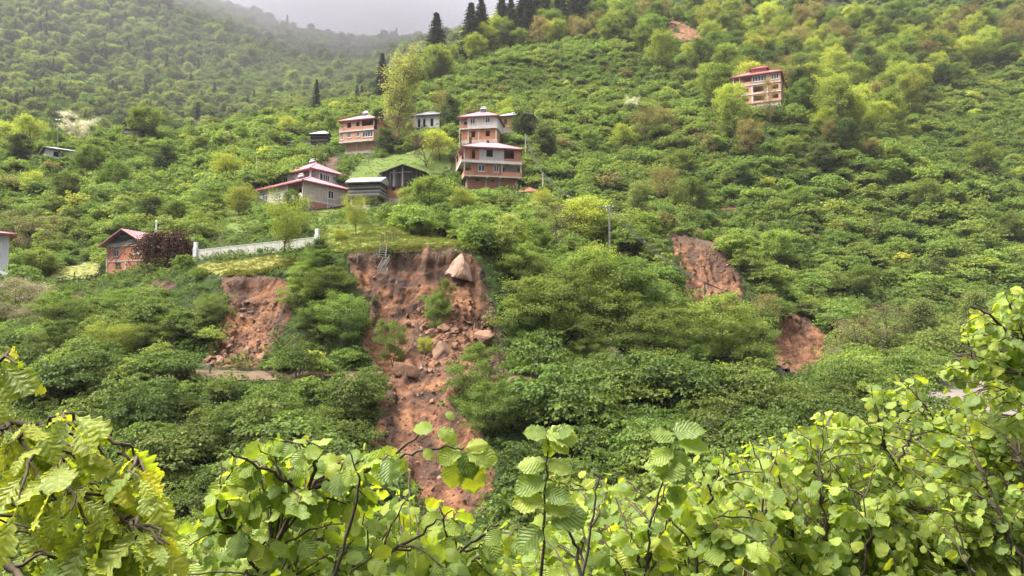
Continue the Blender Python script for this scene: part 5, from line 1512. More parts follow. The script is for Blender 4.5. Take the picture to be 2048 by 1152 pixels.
h.wall('balcony_parapet', 'f', 0.02, 8.303, W - .02, 1.85, 2.75, 'plaster', t=.15); h.wall('balcony_wall', 'f', 1.6, 8.3, W - .26, 1.85, 4.55, 'pink_block', [(9.0, 10.0, 1.9, 4.1), (10.6, 11.6, 2.7, 4.0)])
h.wall('balcony_wall', 'l', 8.06, .27, 1.6, 1.85, 4.55, 'pink_block')
h.wall('top_floor_wall', 'r', W - .02, 0.02, D - .02, 1.85, 4.55, 'pink_block', [(5.2, 6.4, 2.6, 4.0), (7.4, 7.8, 3.2, 3.8), (8.5, 8.9, 3.2, 3.8)])
h.window('r', W - .02, 5.2, 6.4, 2.6, 4.0, 2); h.window('r', W - .02, 7.4, 7.8, 3.2, 3.8, 1); h.window('r', W - .02, 8.5, 8.9, 3.2, 3.8, 1)
h.wall('top_floor_wall', 'l', 0.02, .26, D - .02, 1.85, 4.55, 'pink_block'); h.wall('top_floor_wall', 'b', D - .02, .26, W - .26, 1.85, 4.55, 'pink_block')
h.part('drain_pipe', MB().tube([(8.2, -.08, -1), (8.2, -.08, 4.5)], [.05, .05], 6), 'white_paint'); h.part('drain_pipe', MB().tube([(W + .08, 5.0, -1), (W + .08, 5.0, 4.5)], [.05, .05], 6), 'white_paint')
h.part('stair_rail', MB().bar((W - .3, -.4, 1.6), (W + .4, 3.2, -.8), .3, .14).bar((W - .3, -.4, 2.3), (W + .4, 3.2, -.1), .06), 'concrete')
h.hip(0, W, 0, D, 4.77, 2.05, 'red_sheet_roof', 0.55)
h.solar(W * 0.42, D * 0.45, 6.4)
# --- 5: house behind it ---------------------------------------------------------------------------------
h = House('white_wall_house', 614, 136, R(-38), 'pink roofed house with pale walls behind the long grey block house', corner=(9.4, 0), z=float(at(614, 368, 136)[2]))
W, D = 9.4, 7.6
h.wall('wall', 'f', 0, 0, 5.6, -1.5, 2.75, 'plaster', [(1.0, 2.2, 1.0, 2.3)]); h.window('f', 0, 1.0, 2.2, 1.0, 2.3, 2)
h.wall('balcony_parapet', 'f', 0, 5.603, W, -1.5, .9, 'plaster', t=.15); h.columns([(W - .15, .12)], .903, 2.75, .25, 'white_plaster'); h.wall('balcony_wall', 'f', 1.6, 5.6, W - .3, -1.5, 2.75, 'plaster', [(6.4, 7.3, .2, 2.3)])
h.wall('wall', 'r', W, 1.84, D, -1.5, 2.75, 'white_plaster', [(2.2, 2.8, .3, 2.4), (2.9, 4.4, 1.1, 2.4), (6.0, 6.8, 1.1, 2.4)])
h.window('r', W, 2.9, 4.4, 1.1, 2.4, 3); h.window('r', W, 6.0, 6.8, 1.1, 2.4, 2)
h.wall('wall', 'l', 0, .25, D, -1.5, 2.75, 'plaster'); h.wall('wall', 'b', D, .25, W - .25, -1.5, 2.75, 'plaster')
h.hip(0, W, 0, D, 2.97, 2.3, 'red_sheet_roof', 0.55)
h.solar(W * 0.42, D * 0.5, 5.0)
# --- 6: log granary on posts -----------------------------------------------------------------------------
h = House('log_granary', 692, 123.5, R(-8), 'weathered log granary standing on pale concrete posts', cat='granary', z=float(at(692, 409, 123.5)[2]))
W, D = 5.4, 4.6
for x in (0.35, 2.6, 4.7): h.box('post', x - .14, x + .14, .3, .58, -1.2, 1.25, 'concrete'); h.box('post', x - .14, x + .14, D - .6, D - .3, -1.2, 1.25, 'concrete')
h.box('base_slab', -.2, W + .2, -.2, D, -1.4, -.2, 'concrete')
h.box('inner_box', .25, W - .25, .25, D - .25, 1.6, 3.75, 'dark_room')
h.box('floor_deck', -.05, W + .05, -.05, D, 1.25, 1.5, 'old_wood')
z = 1.52
for k, (hh_, mt, dx) in enumerate([(.34, 'pale_wood', 0), (.26, 'old_wood', .1), (.30, 'pale_wood', .05), (.26, 'black_wood', 0), (.32, 'pale_wood', .12), (.28, 'old_wood', 0), (.28, 'black_wood', .06)]):
    h.box('plank', -.05 - dx, W + .05 + dx, -.02 - .03 * (k % 2), .2, z, z + hh_ - .03, mt)
    h.box('plank', W - .2, W + .02 + .03 * (k % 2), .203, D, z, z + hh_ - .03, mt)
    z += hh_
h.part('roof', MB().add([(-.4, -.6, 3.75), (W + .4, -.6, 3.75), (W + .4, D * .5, 5.0), (-.4, D * .5, 5.0), (-.4, D + .5, 3.75), (W + .4, D + .5, 3.75), (-.4, -.6, 3.6), (W + .4, -.6, 3.6), (W + .4, D + .5, 3.6), (-.4, D + .5, 3.6)],
                       [(0, 1, 2, 3), (3, 2, 5, 4), (0, 3, 4, 9, 6), (1, 7, 8, 5, 2), (0, 6, 7, 1), (6, 9, 8, 7), (4, 5, 8, 9)]), 'tin_roof')
# --- 7: black plank barn ----------------------------------------------------------------------------------
h = House('plank_barn', 760, 126.5, R(-6), 'black plank barn with brick base and gable roof', cat='barn', z=float(at(760, 401, 126.5)[2]))
W, D = 7.4, 7.0
h.box('plinth', .3, W - .2, .15, D, -2, .35, 'concrete')
h.wall('brick_base', 'f', .2, .35, W - .3, .35, 2.55, 'red_brick', [(1.6, 2.3, 1.75, 2.25)]); h.wall('brick_base', 'r', W - .3, .45, D, .35, 2.55, 'red_brick'); h.wall('brick_base', 'l', .35, .45, D, .35, 2.55, 'red_brick')
h.box('column', 3.1, 3.5, .12, .197, .353, 2.55, 'concrete')
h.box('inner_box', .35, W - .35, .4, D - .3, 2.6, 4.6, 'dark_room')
rg = np.random.default_rng(4)
nb = 24; bw = W / nb
for k in range(nb):
    x = k * bw
    top = 4.75 + 1.15 * (1 - abs((x + bw / 2) - W / 2) / (W / 2)) - .05
    h.box('board', x + .015, x + bw - .015, -.04 * rg.random(), .1, 2.45 - .12 * rg.random(), top - (.0 if rg.random() < .8 else .25), ('black_wood', 'black_wood', 'old_wood', 'soot_wood', 'pale_wood')[int(rg.choice(5, p=[.42, .1, .22, .2, .06]))])
for k in range(16):
    y = .15 + k * (D - .2) / 16
    h.box('board', W - .1, W + .03 * rg.random(), y, y + (D - .2) / 16 - .03, 2.5, 4.7, ('black_wood', 'old_wood', 'pale_wood')[int(rg.integers(3))])
    h.box('board', 0, .09, y, y + (D - .2) / 16 - .03, 2.5, 4.7, 'black_wood')
h.part('roof', MB().add([(-.45, -.6, 4.55), (W / 2, -.6, 6.02), (W + .45, -.6, 4.55), (W + .45, D + .4, 4.55), (W / 2, D + .4, 6.02), (-.45, D + .4, 4.55), (-.45, -.6, 4.68), (W / 2, -.6, 6.16), (W + .45, -.6, 4.68), (W + .45, D + .4, 4.68), (W / 2, D + .4, 6.16), (-.45, D + .4, 4.68)],
                       [(0, 1, 4, 5), (1, 2, 3, 4), (6, 11, 10, 7), (7, 10, 9, 8), (0, 6, 7, 1), (1, 7, 8, 2), (2, 8, 9, 3), (5, 4, 10, 11), (4, 3, 9, 10), (0, 5, 11, 6)]), 'soot_wood')
h.part('batten', MB().box(1.4, 3.4, -.12, -.045, 4.72, 4.84).box(3.7, 5.3, -.12, -.045, 4.80, 4.92), 'pale_wood')
# --- 8, 9: grey house and yellow house behind -----------------------------------------------------------
h = House('grey_house', 822, 186, R(-14), 'small grey house with tin roof half hidden by trees', z=float(at(822, 262, 186)[2]))
W, D = 7.0, 6.0
h.wall('wall', 'f', 0, 0, W, -1, 3.6, 'plaster', [(1.2, 1.9, .8, 3.0), (2.6, 3.3, .9, 2.9), (4.6, 5.4, .9, 2.9)]); h.wall('wall', 'r', W, .25, D, -1, 3.6, 'old_wood'); h.wall('wall', 'l', 0, .25, D, -1, 3.6, 'old_wood'); h.wall('wall', 'b', D, .25, W - .25, -1, 3.6, 'old_wood')
h.hip(0, W, 0, D, 3.82, 1.9, 'tin_roof', .6, fascia='old_wood')
h = House('yellow_house', 1003, 180, R(-12), 'yellow plastered house with tin roof behind a dark tree', z=float(at(1003, 268, 180)[2]))
W, D = 7.4, 6.0
h.wall('wall', 'f', 0, 0, W, 1.7, 4.2, 'yellow_plaster', [(.6, 1.3, 2.5, 3.7), (4.6, 5.4, 2.5, 3.7)]); h.wall('stone_base', 'f', .05, 0, W, -1.5, 1.7, 'rubble_stone'); h.wall('wall', 'r', W, .25, D, -1.5, 4.2, 'yellow_plaster'); h.wall('wall', 'l', 0, .3, D, -1.5, 4.2, 'old_wood', [(1.5, 3.5, 0, 1.4)]); h.wall('wall', 'b', D, .25, W - .25, -1.5, 4.2, 'yellow_plaster')
h.window('f', 0, .6, 1.3, 2.5, 3.7, 2, mat='old_wood')
h.hip(0, W, 0, D, 4.42, 1.9, 'tin_roof', .7, fascia='old_wood')
h.part('porch', MB().box(-2, -.05, .6, 3, 1.4, 1.6).box(-1.9, -1.7, .7, .9, -1.5, 1.4), 'old_wood')
# --- 10-12: small wooden buildings ----------------------------------------------------------------------
def hut(px, Y, rz, W, D, hgt, label, name, roof, pybase, rh=.9, planks=6, mats=('black_wood', 'old_wood', 'black_wood')):
    h = House(name, px, Y, rz, label, cat='hut', z=float(at(px, pybase, Y)[2]))
    h.box('inner_box', .1, W - .1, .12, D - .1, -.6, hgt - .05, 'dark_room')
    for k in range(planks):
        z0 = hgt * k / planks
        h.box('plank', -.03, W + .03, -.03 * (k % 2), .115, z0, z0 + hgt / planks - .05, mats[k % len(mats)])
        h.box('plank', W - .095, W + .02 + .02 * (k % 2), .12, D, z0, z0 + hgt / planks - .05, mats[(k + 1) % len(mats)])
        h.box('plank', -.02 * (k % 2) - .02, .095, .12, D, z0, z0 + hgt / planks - .05, mats[(k + 1) % len(mats)])
    return h
h = hut(612, 185, R(-6), 4.6, 4.0, 1.9, 'small black wooden hut with pale roof on the orchard slope', 'wooden_hut', 'tin_roof', 284)
h.hip(0, 4.6, 0, 4.0, 2.0, 1.3, 'tin_roof', .45, fascia='black_wood')
h.box('foundation', .2, 4.4, .2, 3.8, -1.4, -.01, 'soot_wood')
h = hut(557, 189, R(-4), 3.2, 3.0, .9, 'low shed showing only its pale roof among the bushes', 'wooden_shed', 'tin_roof', 291, planks=3)
h.part('roof', MB().add([(-.3, -.4, .95), (3.5, -.4, .95), (3.5, 3.4, 1.8), (-.3, 3.4, 1.8), (-.3, -.4, .85), (3.5, -.4, .85), (3.5, 3.4, 1.7), (-.3, 3.4, 1.7)], [(0, 1, 2, 3), (7, 6, 5, 4), (0, 4, 5, 1), (1, 5, 6, 2), (2, 6, 7, 3), (3, 7, 4, 0)]), 'tin_roof')
h = hut(231, 186, R(-4), 4.0, 4.0, 2.6, 'old log cabin with gable roof on the left shoulder', 'log_cabin', 'old_wood', 268, planks=8, mats=('old_wood', 'pale_wood', 'old_wood', 'black_wood'))
h.part('gable', MB().add([(0, .0, 2.6), (4.0, .0, 2.6), (2.0, .0, 3.6), (0, .1, 2.6), (4, .1, 2.6), (2, .1, 3.6)], [(0, 1, 2), (5, 4, 3), (0, 3, 4, 1), (1, 4, 5, 2), (2, 5, 3, 0)]), 'black_wood')
h.part('roof', MB().add([(-.4, -.4, 2.5), (2, -.4, 3.72), (4.4, -.4, 2.5), (4.4, 4.3, 2.5), (2, 4.3, 3.72), (-.4, 4.3, 2.5), (-.4, -.4, 2.62), (2, -.4, 3.84), (4.4, -.4, 2.62), (4.4, 4.3, 2.62), (2, 4.3, 3.84), (-.4, 4.3, 2.62)],
                       [(0, 1, 4, 5), (1, 2, 3, 4), (6, 11, 10, 7), (7, 10, 9, 8), (0, 6, 7, 1), (1, 7, 8, 2), (2, 8, 9, 3), (5, 4, 10, 11), (4, 3, 9, 10), (0, 5, 11, 6)]), 'soot_wood')
# --- 13: white house in the trees, left --------------------------------------------------------------------
h = House('white_house', 72, 158, R(-52), 'white house with pale tin roof half hidden by a dark tree', corner=(7.5, 0), z=float(at(72, 316, 158)[2]))
W, D = 7.5, 6.0
h.wall('wall', 'f', 0, 0, W, -1.5, 2.1, 'white_plaster', [(1.2, 2.2, .6, 1.7)]); h.wall('wall', 'r', W, .25, D, -1.5, 2.1, 'white_plaster', [(1.5, 2.5, .6, 1.7)]); h.wall('wall', 'l', 0, .25, D, -1.5, 2.1, 'white_plaster'); h.wall('wall', 'b', D, .25, W - .25, -1.5, 2.1, 'white_plaster')
h.hip(0, W, 0, D, 2.3, 1.0, 'tin_roof', .6, fascia='old_wood')
# --- 14: white building at the left edge ------------------------------------------------------------------
h = House('white_building', 8, 93, R(40), 'white building cut off by the left edge under a flat eave', corner=(9, 0), z=float(at(8, 560, 93)[2]), cat='building')
W, D = 9.0, 8.0
h.wall('wall', 'f', 0, 0, W, -2, 5.6, 'white_plaster', [(2, 3.2, 3.4, 4.8), (5.5, 6.7, 3.4, 4.8)]); h.window('f', 0, 2, 3.2, 3.4, 4.8, 2); h.window('f', 0, 5.5, 6.7, 3.4, 4.8, 2)
h.wall('wall', 'r', W, .25, D, -2, 5.6, 'white_plaster'); h.wall('wall', 'l', 0, .25, D, -2, 5.6, 'white_plaster'); h.wall('wall', 'b', D, .25, W - .25, -2, 5.6, 'white_plaster')
h.hip(0, W, 0, D, 5.8, 1.0, 'red_sheet_roof', .8)
h.part('tarpaulin', MB().add([(W - 1.5, -.1, 1.4), (W - .2, -1.6, .2), (W + 1.6, -.6, -.2), (W + .05, .8, 1.4), (W - 1.5, -.1, 1.3), (W - .2, -1.6, .1), (W + 1.6, -.6, -.3), (W + .05, .8, 1.3)], [(0, 1, 2, 3), (7, 6, 5, 4), (0, 4, 5, 1), (1, 5, 6, 2), (2, 6, 7, 3)]), 'white_paint')
# --- 15: small red brick house with gable ------------------------------------------------------------------
h = House('gable_house', 205, 93, R(-21), 'small two storey red brick house with dark plank gable and pink roof', z=float(at(205, 558, 93)[2]))
W, D = 6.2, 7.4
h.box('plinth', .1, W, .05, D, -1.5, .3, 'concrete')
h.wall('front_wall', 'f', .1, .15, W - .05, .3, 4.15, 'red_brick', [(1.1, 2.0, 2.75, 4.0), (1.5, 2.4, 1.45, 1.95), (4.6, 5.4, 3.0, 3.9)])
h.window('f', .1, 1.1, 2.0, 2.75, 4.0, 2, True, 'steel'); h.window('f', .1, 1.5, 2.4, 1.45, 1.95, 2, False, 'old_wood'); h.window('f', .1, 4.6, 5.4, 3.0, 3.9, 2, False, 'white_paint')
h.box('corner_post', .0, .15, .03, .3, .3, 4.3, 'concrete'); h.box('beam', .15, W, .03, .097, 4.0, 4.2, 'concrete'); h.box('beam', .15, W - .06, .05, .097, 2.1, 2.25, 'concrete'); h.box('column', 3.1, 3.3, .045, .097, .3, 2.1, 'concrete')
h.wall('side_wall', 'r', W - .05, .35, D, .3, 4.15, 'red_brick', [(2, 3, 2.6, 3.8)]); h.wall('side_wall', 'l', .15, .35, D, .3, 4.15, 'red_brick'); h.wall('back_wall', 'b', D, .4, W - .3, .3, 4.15, 'red_brick')
for k in range(7):
    z0 = 4.22 + k * .24; hw = (W / 2 + .1) * (1 - k * .24 / 1.75)
    h.box('plank', W / 2 - hw, W / 2 + hw, .0 - .02 * (k % 2), .16, z0, z0 + .215, ('soot_wood', 'old_wood', 'black_wood')[k % 3] if k else 'pale_wood')
h.part('roof', MB().add([(-.75, -.7, 4.0), (W / 2, -.7, 6.0), (W + .75, -.7, 4.0), (W + .75, D + .5, 4.0), (W / 2, D + .5, 6.0), (-.75, D + .5, 4.0), (-.75, -.7, 4.1), (W / 2, -.7, 6.12), (W + .75, -.7, 4.1), (W + .75, D + .5, 4.1), (W / 2, D + .5, 6.12), (-.75, D + .5, 4.1)],
                       [(0, 1, 4, 5), (1, 2, 3, 4), (6, 11, 10, 7), (7, 10, 9, 8), (0, 6, 7, 1), (1, 7, 8, 2), (2, 8, 9, 3), (5, 4, 10, 11), (4, 3, 9, 10), (0, 5, 11, 6)]), 'red_sheet_roof')
h.part('stove_pipe', MB().tube([(W * .62, 4, 5.4), (W * .62, 4, 7.7)], [.1, .1], 8).tube([(W * .62, 4, 7.7), (W * .62, 4, 7.85)], [.16, .02], 8), 'white_paint')
# --- 16: four-storey house, top right ----------------------------------------------------------------------
h = House('four_storey_house', 1576, 183, R(-24), 'four storey orange brick house with wine red roof alone on the right slope', corner=(11.6, 0), z=float(at(1576, 200, 183)[2]))
W, D = 11.6, 9
fl = [0, 2.3, 4.75, 7.3]
h.box('foundation', .3, W - .1, .2, D, -2.2, -.02, 'concrete')
h.wall('ground_floor_wall', 'f', 0, .8, W, 0, 2.3, 'orange_brick', [(2.5, 3.8, .7, 1.8), (5.0, 7.7, .6, 1.9), (9.6, 11.0, .7, 1.8)])
h.wall('first_floor_wall', 'f', 0, .4, W, 2.5, 4.75, 'orange_brick', [(2.4, 3.8, 3.1, 4.2), (5.0, 7.7, 2.9, 4.35), (9.6, 11.0, 3.1, 4.2)])
for z in (2.3, 4.75): h.box('floor_slab', 0, W + .1, -.15, D, z, z + .2, 'plaster')
for z0, z1 in ((0, 2.3), (2.5, 4.75)):
    h.wall('side_wall', 'r', W, .25, D, z0, z1, 'orange_brick'); h.wall('side_wall', 'l', .8, .25, D, z0, z1, 'orange_brick', [(2, 4, z0 + .5, z1 - .4)]); h.wall('back_wall', 'b', D, 1.1, W - .25, z0, z1, 'orange_brick')
    for x in (4.7, 8.4): h.box('column', x - .15, x + .15, -.06, -.003, z0, z1, 'plaster')
h.wall('top_parapet', 'f', -.1, 0, 4.6, 4.95, 5.75, 'orange_brick', t=.15); h.wall('top_parapet', 'l', .0, .06, D, 4.95, 5.75, 'orange_brick', t=.15)
h.columns([(.15, .15), (1.7, .1)], 5.753, 7.3, .28, 'white_plaster')
h.wall('top_floor_wall', 'f', 0, 4.6, W, 4.95, 7.3, 'orange_brick', [(4.8, 8.3, 5.6, 7.1), (9.4, 11.2, 5.6, 7.0)])
h.window('f', 0, 4.8, 8.3, 5.6, 7.1, 5); h.window('f', 0, 9.4, 11.2, 5.6, 7.0, 3)
h.wall('top_floor_wall', 'f', 2.6, .3, 4.6, 4.95, 7.3, 'plaster', [(1.2, 2.2, 5.0, 6.9)]); h.wall('top_floor_wall', 'r', W, .25, D, 4.95, 7.3, 'orange_brick'); h.wall('back_wall', 'b', D, .3, W - .25, 4.95, 7.3, 'orange_brick')
h.part('drain_pipe', MB().tube([(W + .12, 1.5, 4.8), (W + .12, 1.2, 0)], [.07, .07], 6), 'white_paint')
r = h.hip(0, W, 0, D, 7.5, 2.4, 'wine_sheet_roof', .5)
h.box('dormer_wall', 4.4, 8.2, 2.0, 6.6, 8.0, 9.5, 'orange_brick'); h.hip(4.4, 8.2, 2.0, 6.6, 9.7, 1.0, 'wine_sheet_roof', .5, name='upper_roof')
# ================================================================ WALL, FENCES, POLES, ROCKS
# white panel wall with slanted rods between two white piers
A = at(392, 519, 80.5); B = at(628, 492, 77.5)
A[2] = float(H(A[0], A[1])) ; B[2] = float(H(B[0], B[1]))
d = B - A; Lw = float(np.hypot(d[0], d[1])); rz = math.atan2(d[1], d[0])
root = empty('panel_wall', tuple(A), rz); tag(root, 'long white panel wall with slanted metal rods beside the lawn', 'wall')
def wz(x): return (B[2] - A[2]) * x / Lw
simple('white_panel', (0.60, 0.585, 0.53), 0.14, 1.0, 0.75, True); simple('rust_seam', (0.42, 0.33, 0.25), 0.3, 4, 0.9)
npan = 14
for k in range(npan):
    x0, x1 = Lw * k / npan + .02, Lw * (k + 1) / npan - .02
    z = wz((x0 + x1) / 2)
    MB().box(x0, x1, 0, .06, z + .12, z + 1.2).build('panel', 'white_panel', root)
    MB().box(x1 + .001, x1 + .039, -.012, .05, z - .2, z + 1.2).build('post', 'rust_seam', root)
MB().add([(0, -.06, -.5), (Lw, -.06, B[2] - A[2] - .5), (Lw, .1, B[2] - A[2] - .5), (0, .1, -.5), (0, -.06, .11), (Lw, -.06, B[2] - A[2] + .11), (Lw, .1, B[2] - A[2] + .11), (0, .1, .11)],
         [(3, 2, 1, 0), (4, 5, 6, 7), (0, 1, 5, 4), (1, 2, 6, 5), (2, 3, 7, 6), (3, 0, 4, 7)]).build('footing', 'concrete', root)
MB().bar((0, .03, 1.26), (Lw, .03, B[2] - A[2] + 1.26), .1, .08).build('top_rail', 'white_panel', root)
for k in range(11):
    x = Lw * (k + .3) / 11.5
    MB().bar((x, .1, wz(x) + 1.44), (x + 1.1, .5, wz(x) + 2.7), .035).build('rod', 'steel', root)
for x, hh in ((-.1, 2.0), (Lw + .3, 2.0)):
    pr = MB().box(x - .22, x + .22, -.15, .3, wz(x) - .4, wz(x) + hh - .5).build('pier', 'white_plaster', root)
    MB().box(x - .17, x + .17, -.12, .2, wz(x) + hh - .499, wz(x) + hh + .15).build('tank', 'white_paint', pr)

# rail fence left of the small brick house
g0, g1 = ground(112, 90), ground(204, 91)
root = empty('rail_fence', tuple(g0)); tag(root, 'crooked dark wooden rail fence beside the small brick house', 'fence')
D_ = g1 - g0
rg = np.random.default_rng(6)
for k in range(9):
    p = D_ * k / 8; l_ = rg.normal(0, .12, 2)
    MB().bar((p[0], p[1], p[2] - .3), (p[0] + l_[0], p[1] + l_[1], p[2] + rg.uniform(.9, 1.7)), .11).build('post', 'old_wood', root)
for zz in (.35, .7, 1.0):
    for k in range(4):
        p, q = D_ * k / 4, D_ * (k + 1) / 4
        MB().bar((p[0], p[1] - .08, p[2] + zz + rg.normal(0, .15)), (q[0], q[1] - .08, q[2] + zz + rg.normal(0, .15)), .09).build('rail', 'soot_wood', root)
p, q = D_ * .78, D_ * 1.0
MB().bar((p[0], p[1], p[2] + .1), (q[0], q[1], q[2] + 1.9), .1).build('brace', 'old_wood', root)

# thin stake fences
def stakes(a, b, n_, label, hgt=1.1, mat='old_wood', wire=True):
    g0, g1 = ground(*a), ground(*b)
    root = empty('stake_fence', tuple(g0)); tag(root, label, 'fence')
    pr = None
    for k in range(n_):
        t = k / (n_ - 1)
        x, y = g0[0] + (g1[0] - g0[0]) * t, g0[1] + (g1[1] - g0[1]) * t
        z = float(H(x, y)); p = np.array([x, y, z]) - g0
        MB().bar((p[0], p[1], p[2] - .2), (p[0] + random.gauss(0, .05), p[1], p[2] + hgt * random.uniform(.85, 1.2)), .07).build('stake', mat, root)
        if wire and pr is not None:
            for zz in (.5, .9): MB().bar((pr[0], pr[1], pr[2] + zz * hgt), (p[0], p[1], p[2] + zz * hgt), .022).build('wire', 'cable_black', root)
        pr = p
stakes((352, 101), (428, 97), 9, 'wire fence on wooden stakes above the white panel wall')
stakes((762, 71), (792, 72), 7, 'short row of dark stakes above the hanging fence', 0.8, wire=False)
stakes((596, 108), (640, 104), 6, 'thin stake fence on the grass slope above the wall')
stakes((672, 168), (684, 158), 4, 'short stake fence beside the earth path', 1.2)

# fence that slid down the scarp: three bent pieces of pale slats
c0 = at(768, 492, 66.6)
root = empty('fallen_fence', tuple(c0)); tag(root, 'pale slatted fence hanging down the tall scarp in bent pieces', 'fence')
segs = [(768, 490, 66.7, 765, 517, 65.4), (774, 517, 65.3, 763, 537, 64.5), (769, 536, 64.4, 767, 548, 63.9)]
for si, (x0, y0, d0, x1, y1, d1) in enumerate(segs):
    a, b = at(x0, y0, d0) - c0, at(x1, y1, d1) - c0
    sl = [.05, -.32, .06][si]
    for sgn in (-.3, .3): MB().bar((a[0] + sgn, a[1] - .25, a[2]), (b[0] + sgn, b[1] - .25, b[2]), .06).build('rail', 'old_wood', root)
    n_ = [6, 6, 5][si]
    for k in range(n_):
        t = (k + .5) / n_; p = a + (b - a) * t
        MB().bar((p[0] - .36, p[1] - .3, p[2] + sl), (p[0] + .36, p[1] - .3, p[2] - sl), .05, .045).build('slat', 'pale_wood', root)

# utility poles and wires
def pole(px, pyt, Y, label, mat='old_wood', r=.12, arms=(), lattice=False, name='utility_pole', base=None):
    g = ground(px, Y); top = at(px, pyt, Y)[2] - g[2]
    root = empty(name, tuple(g)); tag(root, label, 'utility pole' if name == 'utility_pole' else 'street lamp')
    if lattice:
        MB().box(-.08, -.04, -.1, .1, -.3, top).box(.04, .08, -.1, .1, -.3, top).build('shaft', mat, root)
        for k in range(int(top / .55)): MB().box(-.05, .05, -.1, .1, k * .55, k * .55 + .2).build('web', mat, root)
    else:
        MB().tube([(0, 0, -.3), (0, 0, top)], [r, r * .65], 8).build('shaft', mat, root)
    for zz, wd in arms:
        a = MB().bar((-wd, 0, top - zz), (wd, 0, top - zz), .09).build('crossarm', mat, root)
        for s in (-wd + .05, 0, wd - .05): MB().tube([(s, 0, top - zz + .05), (s, 0, top - zz + .2)], [.05, .03], 6).build('insulator', 'white_paint', a)
    return root, g + np.array([0, 0, top])
p1, t1 = pole(1220, 410, 91, 'pale concrete utility pole with short crossarms above the gully', 'pale_wood', .12, ((.25, .5), (.7, .4)), True)
p2, t2 = pole(1411, 563, 83.5, 'thin dark wooden utility pole in front of the orange scar', 'soot_wood', .11)
p3, t3 = pole(1086, 345, 139, 'thin grey utility pole right of the earth heap', 'concrete', .12)
p4, t4 = pole(806, 346, 120, 'brown wooden pole in front of the black plank barn', 'chimney_stone', .11)
p5, t5 = pole(737, 316, 160, 'thin pole on the grass bank', 'old_wood', .1)
p6, t6 = pole(830, 232, 180, 'thin pole in front of the grey house', 'concrete', .1)
p7, t7 = pole(512, 312, 150, 'thin pole among the bushes left of the hamlet', 'concrete', .1)
p8, t8 = pole(1051, 268, 160, 'thin pole below the yellow house', 'concrete', .1)
root, tl = pole(114, 240, 170, 'street lamp with two white heads on the left shoulder', 'steel', .1, name='street_lamp')
MB().bar((0, 0, tl[2] - root.location.z), (-.6, 0, tl[2] - root.location.z + .2), .06).build('lamp_arm', 'steel', root)
for s in (-1, 1): MB().tube([(s * .35 - .25, 0, tl[2] - root.location.z + .1), (s * .35 + .1, 0, tl[2] - root.location.z + .05)], [.18, .1], 8).build('lamp_head', 'white_paint', root)
def wire(a, b, sag, label, r=.03):
    a, b = np.array(a), np.array(b); s = np.linspace(0, 1, 26)[:, None]
    p = a + (b - a) * s; p[:, 2] -= 4 * sag * (s * (1 - s))[:, 0]
    V, Fc = tube(p - a, np.full(26, r), 4)
    o = obj('power_cable', mesh_from('power_cable', V, Fc, 'cable_black'), None, a); tag(o, label, 'cable', 'power cables between the poles')
for k, o in enumerate((-.4, 0, .4)):
    dz = np.array([o, 0, -.25])
    wire(t3 + dz * .5, t1 + dz, 1.6, 'thin power cable from the grey pole to the concrete pole')
    wire(t1 + dz, t2 + dz * .5, 1.0, 'thin power cable from the concrete pole to the wooden pole')
    wire(t2 + dz * .5, at(1690, 604 + 9 * k, 92), 1.2, 'thin power cable from the wooden pole towards the road')
    wire(t8 + dz * .4, t3 + dz * .5, .9, 'thin power cable down to the grey pole')

# stump-like post and white marker by the road, small traffic things
g = ground(1942, 72)
MBm = MB().tube([(0, 0, 0), (0, 0, .9)], [.06, .05], 8); o = obj('marker_post', mesh_from('marker_post', MBm.v, MBm.f, 'white_paint'), None, g); tag(o, 'white marker post at the far edge of the road', 'post')
simple('pink_plastic', (0.65, 0.08, 0.30), 0.2, 4, 0.5)
g = ground(1937, 66); q = MB().tube([(0, 0, .08), (0, 0, .35), (0, 0, .6)], [.12, .08, .03], 10); q.box(-.16, .16, -.16, .16, .05, .1)
o = obj('traffic_cone', mesh_from('traffic_cone', q.v, q.f, 'pink_plastic'), None, g); o.scale = (.6, .6, .55); tag(o, 'pink cone standing on the pale road', 'cone')

# guard rail of the track, left
g0, g1 = ground(328, 59.5), ground(420, 58.8)
root = empty('guard_rail', tuple(g0)); tag(root, 'pale horizontal rail beside the dirt track left of the small slide', 'rail')
D_ = g1 - g0
MB().bar((0, 0, .75), (D_[0], D_[1], D_[2] + .75), .1, .16).build('rail', 'pale_wood', root)
for k in range(4): p = D_ * k / 3; MB().bar((p[0], p[1], p[2] - .2), (p[0], p[1], p[2] + .8), .1).build('post', 'old_wood', root)

# ---------------------------------------------------------------- rocks
m, n, l = new_mat('sandstone')
tc = n.new('ShaderNodeTexCoord'); oi = n.new('ShaderNodeObjectInfo')
f = noise(n, l, 1.6, 7, 0.65, tc.outputs['Object']); f2 = noise(n, l, 9, 5, 0.6, tc.outputs['Object'])
c = ramp(n, l, f, [(0.25, (0.11, 0.058, 0.038)), (0.5, (0.215, 0.118, 0.076)), (0.75, (0.31, 0.195, 0.135))])
c = mixc(n, l, math_(n, l, 'MULTIPLY', oi.outputs['Random'], 0.55), c, (0.13, 0.085, 0.065))
finish(n, l, c, 0.88, math_(n, l, 'ADD', f, f2), 0.5, 0.06, 0.25)
m, n, l = new_mat('grey_rock')
tc = n.new('ShaderNodeTexCoord'); f = noise(n, l, 2.2, 7, 0.65, tc.outputs['Object'])
finish(n, l, ramp(n, l, f, [(0.25, (0.13, 0.10, 0.09)), (0.5, (0.27, 0.215, 0.19)), (0.75, (0.40, 0.335, 0.30))]), 0.85, f, 0.5, 0.06, 0.3)

